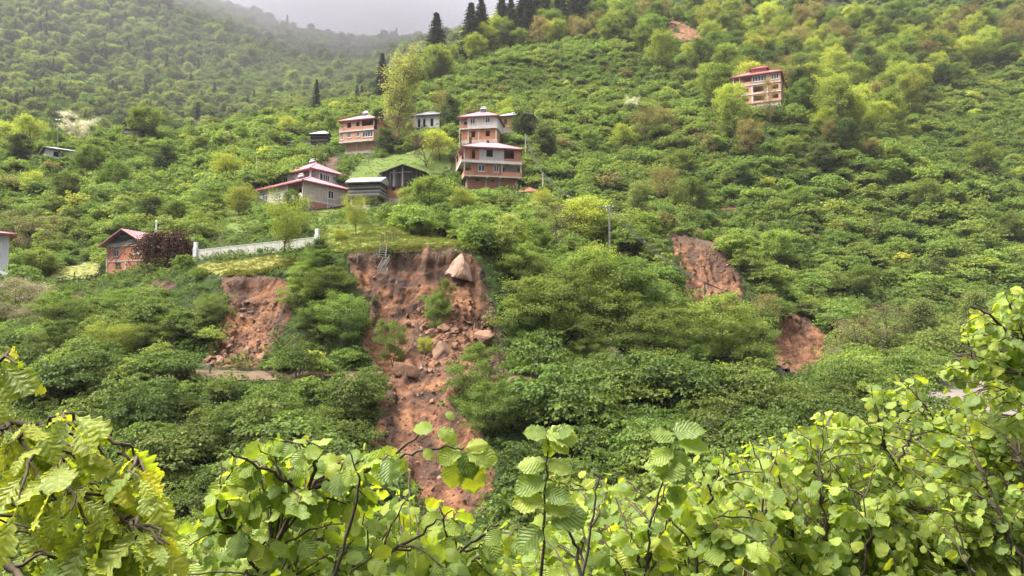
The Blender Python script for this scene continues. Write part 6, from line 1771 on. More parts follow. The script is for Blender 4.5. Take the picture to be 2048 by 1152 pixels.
m, n, l = new_mat('pale_stone')
tc = n.new('ShaderNodeTexCoord'); f = noise(n, l, 1.3, 7, 0.65, tc.outputs['Object'])
finish(n, l, ramp(n, l, f, [(0.25, (0.16, 0.095, 0.07)), (0.5, (0.30, 0.19, 0.145)), (0.75, (0.38, 0.265, 0.21))]), 0.85, f, 0.4, 0.05, 0.3)

def rock_mesh(seed, pts=None, flat=1.0, bevel=0.05, fine=False):
    rng = np.random.default_rng(seed)
    bm = bmesh.new()
    if pts is None:
        P = rand_dirs(15, rng) * rng.uniform(0.78, 1.0, (15, 1)); P[:, 2] *= flat
    else: P = np.array(pts, float)
    for p in P: bm.verts.new(p)
    bmesh.ops.convex_hull(bm, input=bm.verts[:])
    for v in [v for v in bm.verts if not v.link_faces]: bm.verts.remove(v)
    bmesh.ops.dissolve_limit(bm, angle_limit=math.radians(14), verts=bm.verts[:], edges=bm.edges[:])
    bmesh.ops.bevel(bm, geom=bm.edges[:], offset=bevel, segments=2, affect='EDGES')
    bmesh.ops.triangulate(bm, faces=bm.faces[:])
    if pts is not None or fine:
        bmesh.ops.subdivide_edges(bm, edges=bm.edges[:], cuts=2, use_grid_fill=True)
        bmesh.ops.smooth_vert(bm, verts=bm.verts[:], factor=0.4, use_axis_x=True, use_axis_y=True, use_axis_z=True)
        C = np.array([v.co for v in bm.verts]); nz = 0.10 * fbm(C + seed * 3.1, 1.7, 4, 0.6)
        for v, a in zip(bm.verts, nz): v.co *= 1 + a
    me = bpy.data.meshes.new('rock'); bm.to_mesh(me); bm.free()
    return me
ROCKS = [rock_mesh(s, None, fl) for s, fl in ((1, .7), (2, .8), (3, .6), (4, .9), (5, .7), (6, .75))]
for me in ROCKS: me.materials.append(MATS['sandstone'])
def on_scar(key, px, py):
    V, vx, vy = SCAR_GRIDS[key]
    k = np.argmin((vx - px) ** 2 + (vy - py) ** 2)
    return V[k]
# big boulders
def boulder(pts, px, py, Y, label, scale=1.0, rz=0, seed=1, mat='sandstone'):
    me = rock_mesh(seed, pts, 1.0, 0.07, True); me.materials.append(MATS[mat])
    if mat != 'grey_rock' and 690 < px < 1020:
        q = on_scar('main', px, py); p = q + np.array([0, -0.22 * scale, 0.05])
    else: p = at(px, py, Y)
    o = obj('boulder', me, None, p); o.scale = (scale,) * 3; o.rotation_euler = (0, 0, rz)
    tag(o, label, 'boulder'); return o
boulder([(-1.2, -.35, -.55), (-.4, -.9, -.95), (1.05, -.45, -1.25), (.12, .2, 1.15), (.3, -.45, .75), (-.55, -.2, .45), (-.9, .9, -.8), (.9, .9, -1.0), (.25, -.8, -.35), (.75, .2, .1)], 920, 535, 65.6, 'large pale pink pointed boulder stuck in the tall scarp', 1.15, 0, 1, 'pale_stone')
boulder([(-1.05, -.5, -.55), (.85, -.6, -.75), (1.1, .4, -.6), (-1.0, .6, -.5), (-.95, -.35, .62), (.55, -.5, .38), (1.0, .3, .1), (-.7, .6, .55), (.4, .6, .4)], 813, 739, 56.3, 'square brown boulder at the edge of the dirt track', 0.92, .1, 2)
boulder([(-.8, -.3, -.4), (.8, -.3, -.4), (.75, .4, -.4), (-.75, .4, -.4), (-.7, -.3, .2), (.7, -.3, .25), (.6, .4, .3), (-.6, .4, .3)], 1036, 759, 56.6, 'flat pink rock beside the dirt track', .75, 0, 3)
boulder([(-.9, -.4, -.7), (.3, -.6, -.9), (.9, -.2, -.4), (.7, .4, .5), (-.2, .2, 1.0), (-.9, .3, .1), (.0, -.5, .2)], 884, 703, 58.6, 'tall pink boulder in the middle of the fallen rocks', .95, .3, 4)
boulder(None, 966, 676, 60.4, 'rounded pinkish boulder right of the fallen rocks', .95, 0, 15)
boulder([(-1.0, -.3, -.5), (.5, -.5, -.4), (1.0, .2, .1), (.2, .4, .5), (-.8, .4, .0), (-.2, -.4, .35)], 866, 666, 60.6, 'slab shaped pink boulder on the left of the fallen rocks', .8, .2, 5)
boulder([(-.9, -.3, -.5), (.6, -.5, -.4), (1.0, .2, .0), (.3, .4, .6), (-.6, .4, .3), (.0, -.4, .4)], 884, 658, 60.9, 'pale slab leaning beside the pink slab boulder', .75, -.2, 6)
boulder([(-1.0, -.3, -.4), (.8, -.4, -.4), (1.0, .3, .1), (.3, .4, .35), (-.8, .4, .25)], 905, 660, 60.8, 'long pale rock right of the leaning slab', .7, .0, 7)
rg = np.random.default_rng(12)
nrock = 0
def rocks(key, items, label, group, mat=None):
    for (px, py, s) in items:
        p = on_scar(key, px, py)
        o = bpy.data.objects.new('rock', ROCKS[int(rg.integers(6))]); COL.objects.link(o)
        o.location = (p[0], p[1] - .15 * s, p[2] + .12 * s); o.scale = (s * rg.uniform(.8, 1.3), s * rg.uniform(.8, 1.2), s * rg.uniform(.7, 1.1)); o.rotation_euler = tuple(rg.uniform(0, 6.28, 3))
        tag(o, label, 'rock', group)
rocks('main', [(rg.normal(895, 42), rg.uniform(610, 700), rg.uniform(.16, .42)) for _ in range(70)], 'angular fallen rock in the rubble below the tall scarp', 'fallen rocks below the tall scarp')
rocks('main', [(rg.uniform(790, 1000), rg.uniform(690, 760), rg.uniform(.12, .38)) for _ in range(26)], 'angular rock lying on the dirt track under the tall scarp', 'rocks on the track under the tall scarp')
rocks('left', [(rg.uniform(415, 525), rg.uniform(685, 730), rg.uniform(.22, .55)) for _ in range(44)], 'grey pink rock piled at the foot of the small slide', 'rocks at the foot of the small slide')
# rubble: stones too small to count
P, S = [], []
for key, n_, (x0, x1, y0, y1) in (('main', 800, (830, 990, 600, 745)), ('main', 260, (700, 990, 520, 700)), ('left', 800, (410, 560, 600, 735)), ('main', 500, (760, 985, 750, 1010)), ('right', 350, (1350, 1480, 500, 610)), ('foot', 250, (1550, 1640, 640, 740))):
    V, vx, vy = SCAR_GRIDS[key]
    kk = np.where((vx > x0) & (vx < x1) & (vy > y0) & (vy < y1))[0]
    if len(kk) == 0: continue
    kk = rg.choice(kk, n_); P.append(V[kk]); S.append(rg.gamma(2.0, .035, n_) + .03)
P = np.concatenate(P); S = np.concatenate(S)
scatter('rubble', ROCKS, P, rg.integers(0, 6, len(P)), rg.uniform(0, 6.28, (len(P), 3)), np.stack([S * rg.uniform(.8, 1.3, len(P)), S, S * .8], -1), 'small stones strewn over the bare red earth')
# slate-like dark plates in the small slide
for k, (px, py) in enumerate(((486, 618), (500, 624), (492, 604))):
    p = on_scar('left', px, py); o = boulder([(-.6, -.2, -.06), (.6, -.25, -.05), (.5, .3, -.04), (-.5, .3, -.05), (-.5, -.2, .06), (.5, -.2, .06), (.4, .3, .06), (-.45, .25, .06)], px, py, float(p[1]) - .3, ('dark flat plate sticking out of the small slide, lowest left one', 'dark flat plate sticking out of the small slide, lowest right one', 'dark flat plate sticking out of the small slide, topmost one')[k], .6, .3 * k, 8, 'grey_rock')

# roots and dry stalks hanging over the bare earth
V_, F_, k_ = [], [], 0
for (x0, x1, y0, y1, n_, ln, key) in ((925, 975, 940, 1000, 60, 1.0, 'main'), (990, 1015, 640, 740, 60, 1.3, 'main'), (700, 950, 500, 512, 120, .45, 'main'), (440, 570, 552, 560, 60, .4, 'left'), (800, 900, 720, 745, 50, .9, 'main')):
    for _ in range(n_):
        p = on_scar(key, rg.uniform(x0, x1), rg.uniform(y0, y1)); s = np.linspace(0, 1, 5)[:, None]
        q = p + np.array([0, -.25, .05]) + s * np.array([rg.normal(0, .35), -rg.uniform(.05, .4), -rg.uniform(.3, 1)]) * ln + s * s * np.array([rg.normal(0, .3), 0, -.1])
        V, Fc = tube(q, np.linspace(.018, .006, 5), 3); V_.append(V); F_.append(Fc + k_); k_ += len(V)
o = obj('roots', mesh_from('roots', np.concatenate(V_), np.concatenate(F_), 'pale_bark')); tag(o, 'thin roots and dry stalks hanging over the bare earth', kind='stuff')
# ================================================================ FOREGROUND: hazel and oak leaves on twigs
def leaf_mat(name, dark, light, young, veins=8.0, slope=2.2, trans=0.52):
    m, n, l = new_mat(name)
    u = n.new('ShaderNodeAttribute'); u.attribute_name = 'across'
    v = n.new('ShaderNodeAttribute'); v.attribute_name = 'along'
    tn = n.new('ShaderNodeAttribute'); tn.attribute_name = 'tint'
    oi = n.new('ShaderNodeObjectInfo'); g = n.new('ShaderNodeNewGeometry')
    au = math_(n, l, 'ABSOLUTE', u.outputs['Fac'])
    ph = math_(n, l, 'SUBTRACT', math_(n, l, 'MULTIPLY', v.outputs['Fac'], veins), math_(n, l, 'MULTIPLY', au, slope))
    tri = math_(n, l, 'PINGPONG', ph, 0.5)                       # 0 on a side vein, 0.5 between two
    side = math_(n, l, 'SUBTRACT', 1.0, math_(n, l, 'MULTIPLY', tri, 6.0)); side = math_(n, l, 'MAXIMUM', side, 0.0)
    mid = math_(n, l, 'MAXIMUM', math_(n, l, 'SUBTRACT', 1.0, math_(n, l, 'MULTIPLY', au, 14.0)), 0.0)
    vein = math_(n, l, 'MAXIMUM', side, mid)
    r = math_(n, l, 'FRACT', math_(n, l, 'ADD', tn.outputs['Fac'], oi.outputs['Random']))
    c = ramp(n, l, r, [(0.0, dark), (0.25, dark), (0.5, light), (0.78, light), (1.0, young)])
    tc = n.new('ShaderNodeTexCoord')
    f = noise(n, l, 5.0, 4, 0.6, tc.outputs['Object'])
    c = mixc(n, l, math_(n, l, 'MULTIPLY', f, 0.35), c, dark)
    c = mixc(n, l, math_(n, l, 'MULTIPLY', vein, 0.28), c, young)
    hs = n.new('ShaderNodeHueSaturation'); l.new(c, hs.inputs['Color'])
    hs.inputs['Saturation'].default_value = 0.92
    l.new(math_(n, l, 'MULTIPLY_ADD', g.outputs['Backfacing'], 0.18, 0.95), hs.inputs['Value'])
    b = n.new('ShaderNodeBsdfPrincipled'); l.new(hs.outputs[0], b.inputs['Base Color'])
    b.inputs['Roughness'].default_value = 0.42; b.inputs['Specular IOR Level'].default_value = 0.32
    bp = n.new('ShaderNodeBump'); bp.inputs['Strength'].default_value = 0.42; bp.inputs['Distance'].default_value = 0.007
    hgt = math_(n, l, 'ADD', math_(n, l, 'MULTIPLY', tri, 1.6), math_(n, l, 'MULTIPLY', f, 0.5))
    l.new(hgt, bp.inputs['Height']); l.new(bp.outputs[0], b.inputs['Normal'])
    t = n.new('ShaderNodeBsdfTranslucent')
    tcol = mixc(n, l, 1.0, c, (1.65, 1.55, 0.42), 'MULTIPLY')
    l.new(mixc(n, l, math_(n, l, 'MULTIPLY', vein, 0.45), tcol, light), t.inputs['Color'])
    mx = n.new('ShaderNodeMixShader'); mx.inputs[0].default_value = trans
    l.new(b.outputs[0], mx.inputs[1]); l.new(t.outputs[0], mx.inputs[2])
    o = n.new('ShaderNodeOutputMaterial'); l.new(mx.outputs[0], o.inputs['Surface'])
leaf_mat('hazel_leaf', (0.140, 0.220, 0.045), (0.295, 0.390, 0.060), (0.43, 0.46, 0.045))
leaf_mat('oak_leaf', (0.16, 0.23, 0.035), (0.35, 0.41, 0.045), (0.54, 0.50, 0.032), 6.0, 1.3, 0.55)

def hazel_leaf(seed, nt=15, ns=7):
    rng = np.random.default_rng(seed)
    t = np.linspace(0, 1, nt); s = np.linspace(-1, 1, ns)
    w = 0.42 * np.sin(np.pi * np.clip(t, 0, 1) ** 0.78) ** 0.66 * np.where(t > 0.80, np.maximum(0.10, 1 - (t - 0.80) * 4.2), 1)
    w[0] = 0.05; w[-1] = 0.0
    wl, wr = w * (1 + rng.normal(0, .03, nt)), w * (1 + rng.normal(0, .03, nt))
    ser = np.where(np.arange(nt) % 2 == 0, 1.08, 0.92); wl *= ser; wr *= ser
    T, S = np.meshgrid(t, s, indexing='ij')
    X = np.where(S < 0, S * wl[:, None], S * wr[:, None])
    Y = T - 0.10 * np.abs(S) * (T < 0.15) + 0.05 * np.abs(S) * np.sin(np.pi * T)
    droop, cup, twist = rng.uniform(-.05, .6), rng.uniform(-.60, .25), rng.uniform(-.7, .7)
    Z = -droop * T ** 2 + cup * np.abs(X) * 1.1 - 0.5 * cup * X * X * 3 + twist * X * (T - .3) + 0.04 * np.sin(T * 17 + np.abs(S) * 5 + seed) * np.abs(S) + .05 * rng.normal() * S * S
    return X, Y, Z, T, S
def oak_leaf(seed):
    rng = np.random.default_rng(seed)
    nt, ns = 29, 5
    t = np.linspace(0, 1, nt); s = np.linspace(-1, 1, ns)
    env = 0.33 * np.sin(np.pi * t ** 1.35) ** 0.75 + 0.012
    lob = lambda ph: 0.42 + 0.60 * np.abs(np.cos((t * 4.6 + ph) * np.pi)) ** 0.8
    wl, wr = env * lob(rng.uniform(-.1, .1)), env * lob(.12 + rng.uniform(-.1, .1))
    wl[-1] = wr[-1] = 0.0
    T, S = np.meshgrid(t, s, indexing='ij')
    X = np.where(S < 0, S * wl[:, None], S * wr[:, None])
    Y = T + 0.16 * np.abs(X)
    droop, twist, cup = rng.uniform(.0, .35), rng.uniform(-.4, .4), rng.uniform(.0, .35)
    Z = -droop * T ** 2 + twist * X * (T - .3) + cup * np.abs(X) + 0.035 * np.sin(T * 31 + 4 * S + seed) * np.abs(S)
    return X, Y, Z, T, S
def leaf_mesh(nm, G, mat, stalk=True):
    X, Y, Z, T, S = G
    V = np.stack([X, Y, Z], -1).reshape(-1, 3)
    a, b = X.shape; k = np.arange(a * b).reshape(a, b)
    Fc = np.stack([k[:-1, :-1], k[:-1, 1:], k[1:, 1:], k[1:, :-1]], -1).reshape(-1, 4)
    # stalk
    st, sf = tube([(0, -.22, .03), (0, -.1, .0), (0, 0, 0)], [.011, .011, .013], 4)
    if not stalk: st, sf = st[:0], sf[:0]
    Fc = np.concatenate([Fc, sf + len(V)]); V = np.concatenate([V, st])
    al = np.r_[T.ravel(), np.zeros(len(st))]; ac = np.r_[S.ravel(), np.zeros(len(st))]
    return V, Fc, al, ac, mesh_from(nm, V, Fc, mat, True, {'along': al, 'across': ac, 'tint': np.full(len(V), 0.0)})
HLEAF = [leaf_mesh('hazel_leaf', hazel_leaf(s), 'hazel_leaf') for s in range(8)]
HLOW = [leaf_mesh('hazel_leaf', hazel_leaf(s, 9, 3), 'hazel_leaf', False) for s in range(8)]      # plainer leaf for the mass behind
OLEAF = [leaf_mesh('oak_leaf', oak_leaf(s), 'oak_leaf') for s in range(6)]

def cross3(a, b): return np.array([a[1] * b[2] - a[2] * b[1], a[2] * b[0] - a[0] * b[2], a[0] * b[1] - a[1] * b[0]])

class Bush:
    def __init__(s, name, label, cat, kinds, base):
        s.root = empty(name, tuple(base)); tag(s.root, label, cat)
        s.base = np.array(base); s.kinds = kinds; s.L = []; s.tv = []; s.tf = []; s.k = 0; s.nodes = []
        s.rng = np.random.default_rng(len(name) * 7 + int(abs(base[0]) * 100))
    def stem(s, pts, r0, r1, n=18, wob=.004):
        """pts: (px, py, depth)"""
        P = np.array([at(*p) for p in pts])
        t0 = np.linspace(0, 1, len(P)); t = np.linspace(0, 1, n)
        Q = np.stack([np.interp(t, t0, P[:, c]) for c in range(3)], -1)
        for _ in range(2): Q[1:-1] = (Q[:-2] + 2 * Q[1:-1] + Q[2:]) / 4
        Q[1:-1] += s.rng.normal(0, wob, (n - 2, 3))
        V, Fc = tube(Q, np.linspace(r0, r1, n), 6)
        s.tv.append(V); s.tf.append(Fc + s.k); s.k += len(V); s.nodes.append(Q)
        return Q
    def leaf(s, p, d, nrm, size):
        s.L.append((np.asarray(p, float), unit(np.asarray(d, float)), unit(np.asarray(nrm, float)), size))
    def leaves_along(s, Q, n, size, start=.3, face=(0, -.55, .62), jit=.55, droop=.62, ok=None):
        t = np.linspace(start, 1, n)
        for i, u in enumerate(t):
            x = u * (len(Q) - 1); a = min(int(x), len(Q) - 2); f = x - a
            p = Q[a] * (1 - f) + Q[a + 1] * f; T = unit(Q[a + 1] - Q[a])
            side = cross3(T, (0, -.5, .85)); side = side / (np.linalg.norm(side) + 1e-6) * (1 if i % 2 else -1)
            end = 1.0 if i == n - 1 else 0.0
            d = T * (.45 + end) + side * (.9 - .8 * end) + np.array([0, -.12, -droop]) + s.rng.normal(0, .28, 3)
            nn = np.array(face) + s.rng.normal(0, jit, 3)
            sz = size * (.45 + .9 * s.rng.random() ** 1.3)
            q = p + unit(d) * sz * .2
            if ok is None or ok(q, d, sz): s.leaf(q, d, nn, sz)
    def twig(s, tip, n, size, ok=None, ln=None):
        best, bd = None, 1e9
        for Q in s.nodes:
            dd = ((Q - tip) ** 2).sum(1); k = int(np.argmin(dd))
            if dd[k] < bd: bd, best = dd[k], Q[max(0, k - 3)]
        v = tip - best; dist = np.linalg.norm(v)
        mx = ln or .55
        st = best if dist < mx else tip - v / dist * mx
        t = np.linspace(0, 1, 7)[:, None]
        Q = st + (tip - st) * t + np.array([0, 0, .10]) * np.sin(np.pi * t) * np.linalg.norm(tip - st) + s.rng.normal(0, .006, (7, 3))
        V, Fc = tube(Q, np.linspace(.0048, .0022, 7), 4)
        s.tv.append(V); s.tf.append(Fc + s.k); s.k += len(V)
        s.leaves_along(Q, n, size, .25, ok=ok)
    def build(s, limit=300, foliage_name='foliage'):
        o = obj('branches', mesh_from('branches', np.concatenate(s.tv) - s.base, np.concatenate(s.tf), 'bark', True), s.root)
        # the leaves that show largest become objects of their own
        key = [-(z / max(p[1], .5)) for p, d, n_, z in s.L]
        pr = [project(p) for p, d, n_, z in s.L]
        vis = [(-30 < a < 2080) and (b < 1175) for a, b in pr]
        order = sorted(range(len(s.L)), key=lambda i: (not vis[i], key[i]))
        VV, FF, AL, AC, TI, k = [], [], [], [], [], 0
        for j, i in enumerate(order):
            p, d, nn, z = s.L[i]
            S = cross3(d, nn); S = S / (np.linalg.norm(S) + 1e-6); N_ = cross3(S, d)
            ki = int(s.rng.integers(len(s.kinds))); V, Fc, al, ac, me = s.kinds[ki]
            if j < limit and vis[i]:
                q = bpy.data.objects.new('leaf', me); COL.objects.link(q); q.parent = s.root
                M = Matrix(((S[0] * z, d[0] * z, N_[0] * z, p[0] - s.base[0]), (S[1] * z, d[1] * z, N_[1] * z, p[1] - s.base[1]), (S[2] * z, d[2] * z, N_[2] * z, p[2] - s.base[2]), (0, 0, 0, 1)))
                q.matrix_local = M
            else:
                if s.kinds is HLEAF: V, Fc, al, ac, me = HLOW[ki]
                W = (V[:, :1] * S + V[:, 1:2] * d + V[:, 2:3] * N_) * z + p - s.base
                VV.append(W); FF.append(Fc + k); AL.append(al); AC.append(ac); TI.append(np.full(len(V), s.rng.random())); k += len(V)
        if VV:
            me = mesh_from(foliage_name, np.concatenate(VV), np.concatenate(FF), s.kinds[0][4].materials[0].name, True,
                           {'along': np.concatenate(AL), 'across': np.concatenate(AC), 'tint': np.concatenate(TI)})
            tag(obj(foliage_name, me, s.root), kind='stuff')
        print(s.root.name, 'leaves', len(s.L))

def region_ok(env, gap=None, pad=.35):
    ex, ey = zip(*env)
    def ok(p, d, sz):
        q = p + unit(np.asarray(d, float)) * sz
        for w in (p, q):
            x, y = project(w)
            pxs = sz * F / max(w[1], .5)
            if x < ex[0] - 5 or x > ex[-1] + 5 or y < np.interp(x, ex, ey): return False
            if gap is not None and inside(np.array([x]), np.array([y]), gap)[0]: return False
        return True
    return ok

def fill(b, n, env, d0, d1, size, per=6, ymax=1175, gap=None, bias=1.0, ln=None, xr=None):
    ex, ey = zip(*env); ok = region_ok(env, gap)
    for _ in range(n):
        x = b.rng.uniform(*(xr or (ex[0], ex[-1]))); top = np.interp(x, ex, ey)
        y = top + 6 + (ymax - top) * b.rng.random() ** bias
        Y = b.rng.uniform(d0, d1)
        b.twig(at(x, y, Y), per + int(b.rng.integers(-1, 2)), size, ok, ln)

# --- hazel in the middle left ---------------------------------------------------------------------------
envA = [(360, 1085), (385, 1030), (432, 985), (440, 930), (462, 900), (520, 872), (600, 866), (650, 880), (690, 900), (720, 890), (800, 884), (835, 930), (862, 985), (900, 1000), (930, 1010), (990, 1030), (1040, 1060)]
b = Bush('hazel_shrub', 'hazel shrub with large ribbed leaves in the middle left of the near edge', 'shrub', HLEAF, ground(600, 2.7))
b.stem([(520, 1260, 2.7), (530, 1142, 2.65), (566, 1060, 2.6), (608, 988, 2.5), (640, 930, 2.45), (600, 885, 2.4)], .013, .004)
b.stem([(608, 990, 2.5), (560, 950, 2.4), (500, 925, 2.3), (462, 905, 2.25)], .007, .003)
b.stem([(612, 985, 2.5), (660, 960, 2.45), (730, 945, 2.4), (790, 905, 2.35), (846, 866, 2.3), (868, 852, 2.28)], .008, .0025)
b.stem([(700, 950, 2.42), (770, 930, 2.35), (830, 902, 2.3), (905, 893, 2.25), (928, 896, 2.25)], .006, .0025)
b.stem([(560, 1200, 2.6), (480, 1090, 2.5), (440, 1030, 2.4), (420, 1000, 2.35)], .007, .002)
b.stem([(700, 1260, 2.6), (760, 1120, 2.5), (850, 1060, 2.4), (905, 1020, 2.3)], .008, .002)
b.stem([(820, 1260, 2.7), (900, 1120, 2.6), (960, 1070, 2.5), (1000, 1045, 2.45)], .007, .002)
b.stem([(640, 1230, 2.4), (700, 1050, 2.35), (720, 960, 2.3), (700, 905, 2.3)], .007, .002)
for (x, y, dx, dy, z) in ((862, 856, -.9, .05, .055), (880, 862, .8, -.35, .06), (893, 826, .5, -.3, .03), (850, 900, .5, -.5, .04),
                          (918, 898, -.7, -.35, .075), (940, 905, .75, -.1, .085), (915, 918, -.25, -1, .09), (942, 922, .15, -1, .10), (928, 908, .3, -.7, .08), (935, 896, .8, .3, .06)):
    b.leaf(at(x, y, 2.26), (dx, -.15, dy), (.1, -.85, .5), z)
fill(b, 135, envA, 2.3, 3.4, .064, 8)
fill(b, 34, envA, 2.3, 3.0, .066, 7, 940, xr=(450, 800))
fill(b, 60, [(a, y + 70) for a, y in envA], 2.9, 4.2, .072, 9, bias=.7)
fill(b, 40, [(a, max(y + 120, 1040)) for a, y in envA], 2.5, 3.5, .064, 9, bias=.7)
b.build()
# --- hazel in the middle right ---------------------------------------------------------------------------
envB = [(960, 1060), (1000, 1030), (1040, 1020), (1100, 975), (1160, 935), (1200, 918), (1250, 950), (1290, 960), (1330, 930), (1400, 900), (1450, 870), (1520, 860), (1560, 880)]
b = Bush('hazel_shrub', 'hazel shrub with upright shoots in the middle right of the near edge', 'shrub', HLEAF, ground(1200, 2.9))
Q = b.stem([(1080, 1300, 2.25), (1083, 1150, 2.22), (1086, 1050, 2.2), (1090, 950, 2.18), (1096, 880, 2.16)], .006, .002)
for (x, y, dx, dy, z) in ((1090, 868, -.8, .15, .065), (1098, 866, .9, .0, .085), (1106, 880, .6, -.4, .06), (1086, 925, -1, .0, .075), (1100, 925, .9, -.2, .07), (1084, 965, -1, -.1, .085), (1080, 1000, -.9, -.1, .085),
                          (1094, 985, .9, -.3, .075), (1092, 1010, .9, .1, .08), (1078, 1060, -.7, -.5, .09), (1105, 1040, .8, .3, .10), (1096, 880, .2, -.9, .05), (1110, 870, .9, .3, .06)):
    b.leaf(at(x, y, 2.17), (dx, -.2, dy), (.05, -.75, .65), z)
b.stem([(1270, 1300, 2.9), (1290, 1150, 2.8), (1300, 1050, 2.7), (1330, 940, 2.6), (1346, 870, 2.55)], .006, .002)
for (x, y, dx, dy, z) in ((1345, 872, -.8, .2, .08), (1352, 864, .9, .2, .10), (1360, 880, .7, -.3, .10), (1350, 905, .5, -.6, .09), (1340, 905, -.8, -.3, .085), (1334, 930, -.8, .1, .08), (1330, 938, .8, -.1, .09), (1320, 950, .3, .2, .09)):
    b.leaf(at(x, y, 2.55), (dx, -.2, dy), (.05, -.7, .7), z)
b.stem([(1130, 1300, 2.6), (1170, 1130, 2.6), (1190, 1020, 2.6), (1200, 940, 2.55)], .007, .002)
b.stem([(1400, 1300, 3.2), (1390, 1100, 3.1), (1420, 980, 3.0), (1455, 890, 3.0)], .007, .002)
b.stem([(1180, 1240, 2.4), (1150, 1090, 2.4), (1120, 1020, 2.35)], .008, .003)
b.stem([(1480, 1300, 3.4), (1520, 1080, 3.3), (1530, 960, 3.2), (1500, 880, 3.2)], .007, .002)
fill(b, 170, envB, 2.7, 4.3, .058, 9, bias=.85)
fill(b, 170, [(a, y + 25) for a, y in envB], 3.6, 5.8, .070, 9)
fill(b, 60, [(a, max(y + 90, 1010)) for a, y in envB], 2.8, 4.0, .068, 9, bias=.8)
b.build()
# --- hazels on the right ----------------------------------------------------------------------------------
GAP = [(1960, 758), (2060, 748), (2060, 800), (2010, 812), (1980, 800)]
envC1 = [(1460, 905), (1500, 862), (1560, 840), (1620, 830), (1680, 815), (1740, 850), (1790, 880)]
envC2 = [(1640, 860), (1690, 830), (1725, 775), (1760, 748), (1800, 728), (1850, 745), (1885, 790), (1920, 850), (1980, 870)]
envC3 = [(1840, 860), (1880, 800), (1930, 815), (1990, 838), (2070, 840)]
for env, lb, px0, stems in ((envC1, 'hazel shrub left of the leafy bough near the road', 1620, [[(1600, 1300, 4.6), (1590, 1080, 4.5), (1560, 950, 4.4), (1530, 860, 4.4)], [(1660, 1300, 4.8), (1650, 1050, 4.6), (1640, 930, 4.5), (1650, 830, 4.5)], [(1560, 1300, 4.2), (1520, 1080, 4.0), (1490, 920, 4.0)], [(1700, 1260, 4.4), (1740, 1080, 4.2), (1720, 920, 4.2)]]),
                            (envC2, 'hazel shrub with dark forked limbs in front of the road', 1820, [[(2010, 1300, 5.0), (1930, 1120, 4.9), (1850, 1020, 4.8), (1790, 930, 4.7), (1740, 850, 4.7)], [(1850, 1020, 4.8), (1760, 1050, 4.6), (1700, 1010, 4.5)], [(2080, 1150, 5.2), (1980, 1000, 5.0), (1900, 880, 4.9), (1830, 790, 4.8), (1790, 745, 4.8)], [(1790, 930, 4.7), (1830, 860, 4.6), (1860, 790, 4.6)]]),
                            (envC3, 'hazel shrub at the lower right corner', 1980, [[(2080, 1300, 4.4), (2030, 1090, 4.3), (1970, 960, 4.3), (1930, 850, 4.3)], [(2100, 1200, 4.6), (2060, 1000, 4.5), (2030, 870, 4.5)], [(1980, 1300, 4.1), (1930, 1100, 4.0), (1890, 980, 4.0)]])):
    b = Bush('hazel_shrub', lb, 'shrub', HLEAF, ground(px0, 4.6))
    for st in stems: b.stem(st, .009, .002, 24, wob=.008)
    fill(b, 150, env, 4.4, 6.0, .066, 8, gap=GAP, bias=.8)
    fill(b, 40, env, 4.5, 5.8, .070, 7, 930, gap=GAP)
    fill(b, 230, [(a, y + 45) for a, y in env], 5.6, 7.4, .072, 9, gap=GAP)
    fill(b, 170, [(a, max(y + 80, 960)) for a, y in env], 4.2, 6.2, .070, 9, gap=GAP)
    b.build()
# --- bough from the right edge -------------------------------------------------------------------------------
envD = [(1876, 735), (1895, 728), (1912, 640), (1930, 622), (1960, 600), (1985, 575), (2010, 566), (2075, 562)]
b = Bush('hazel_bough', 'leafy hazel bough reaching in from the right edge above the road', 'bough', HLEAF, ground(2100, 5.0))
b.stem([(2200, 900, 5.2), (2120, 780, 5.0), (2040, 690, 4.8), (1980, 630, 4.7), (1940, 612, 4.6)], .02, .004)
b.stem([(2120, 780, 5.0), (2040, 745, 4.8), (1960, 738, 4.7), (1900, 738, 4.6)], .007, .002)
b.stem([(2080, 730, 4.9), (2030, 640, 4.8), (2010, 585, 4.7)], .007, .002)
b.stem([(2200, 860, 4.8), (2060, 800, 4.6), (1975, 770, 4.5), (1905, 762, 4.5)], .006, .002)
fill(b, 120, envD, 4.6, 6.0, .07, 8, 735, gap=[(1880, 650), (1935, 690), (1960, 712), (1930, 722), (1890, 722)])
fill(b, 46, [(1885, 742), (1930, 735), (2070, 725)], 4.4, 5.6, .068, 6, 850)
b.build()
# --- hazel under the oak, lower left -----------------------------------------------------------------------------
envE = [(-40, 985), (60, 1000), (160, 1010), (260, 1010), (330, 1030), (400, 1060), (470, 1090)]
b = Bush('hazel_shrub', 'hazel shrub under the oak branch at the lower left corner', 'shrub', HLEAF, ground(200, 3.6))
for st in ([(120, 1300, 3.6), (100, 1120, 3.5), (60, 1020, 3.4)], [(260, 1300, 3.8), (250, 1120, 3.7), (240, 1030, 3.6)], [(380, 1300, 3.4), (370, 1150, 3.3), (350, 1070, 3.2)]): b.stem(st, .012, .004)
fill(b, 70, envE, 3.0, 4.4, .09, 7)
fill(b, 30, envE, 2.6, 3.2, .09, 6)
b.build()
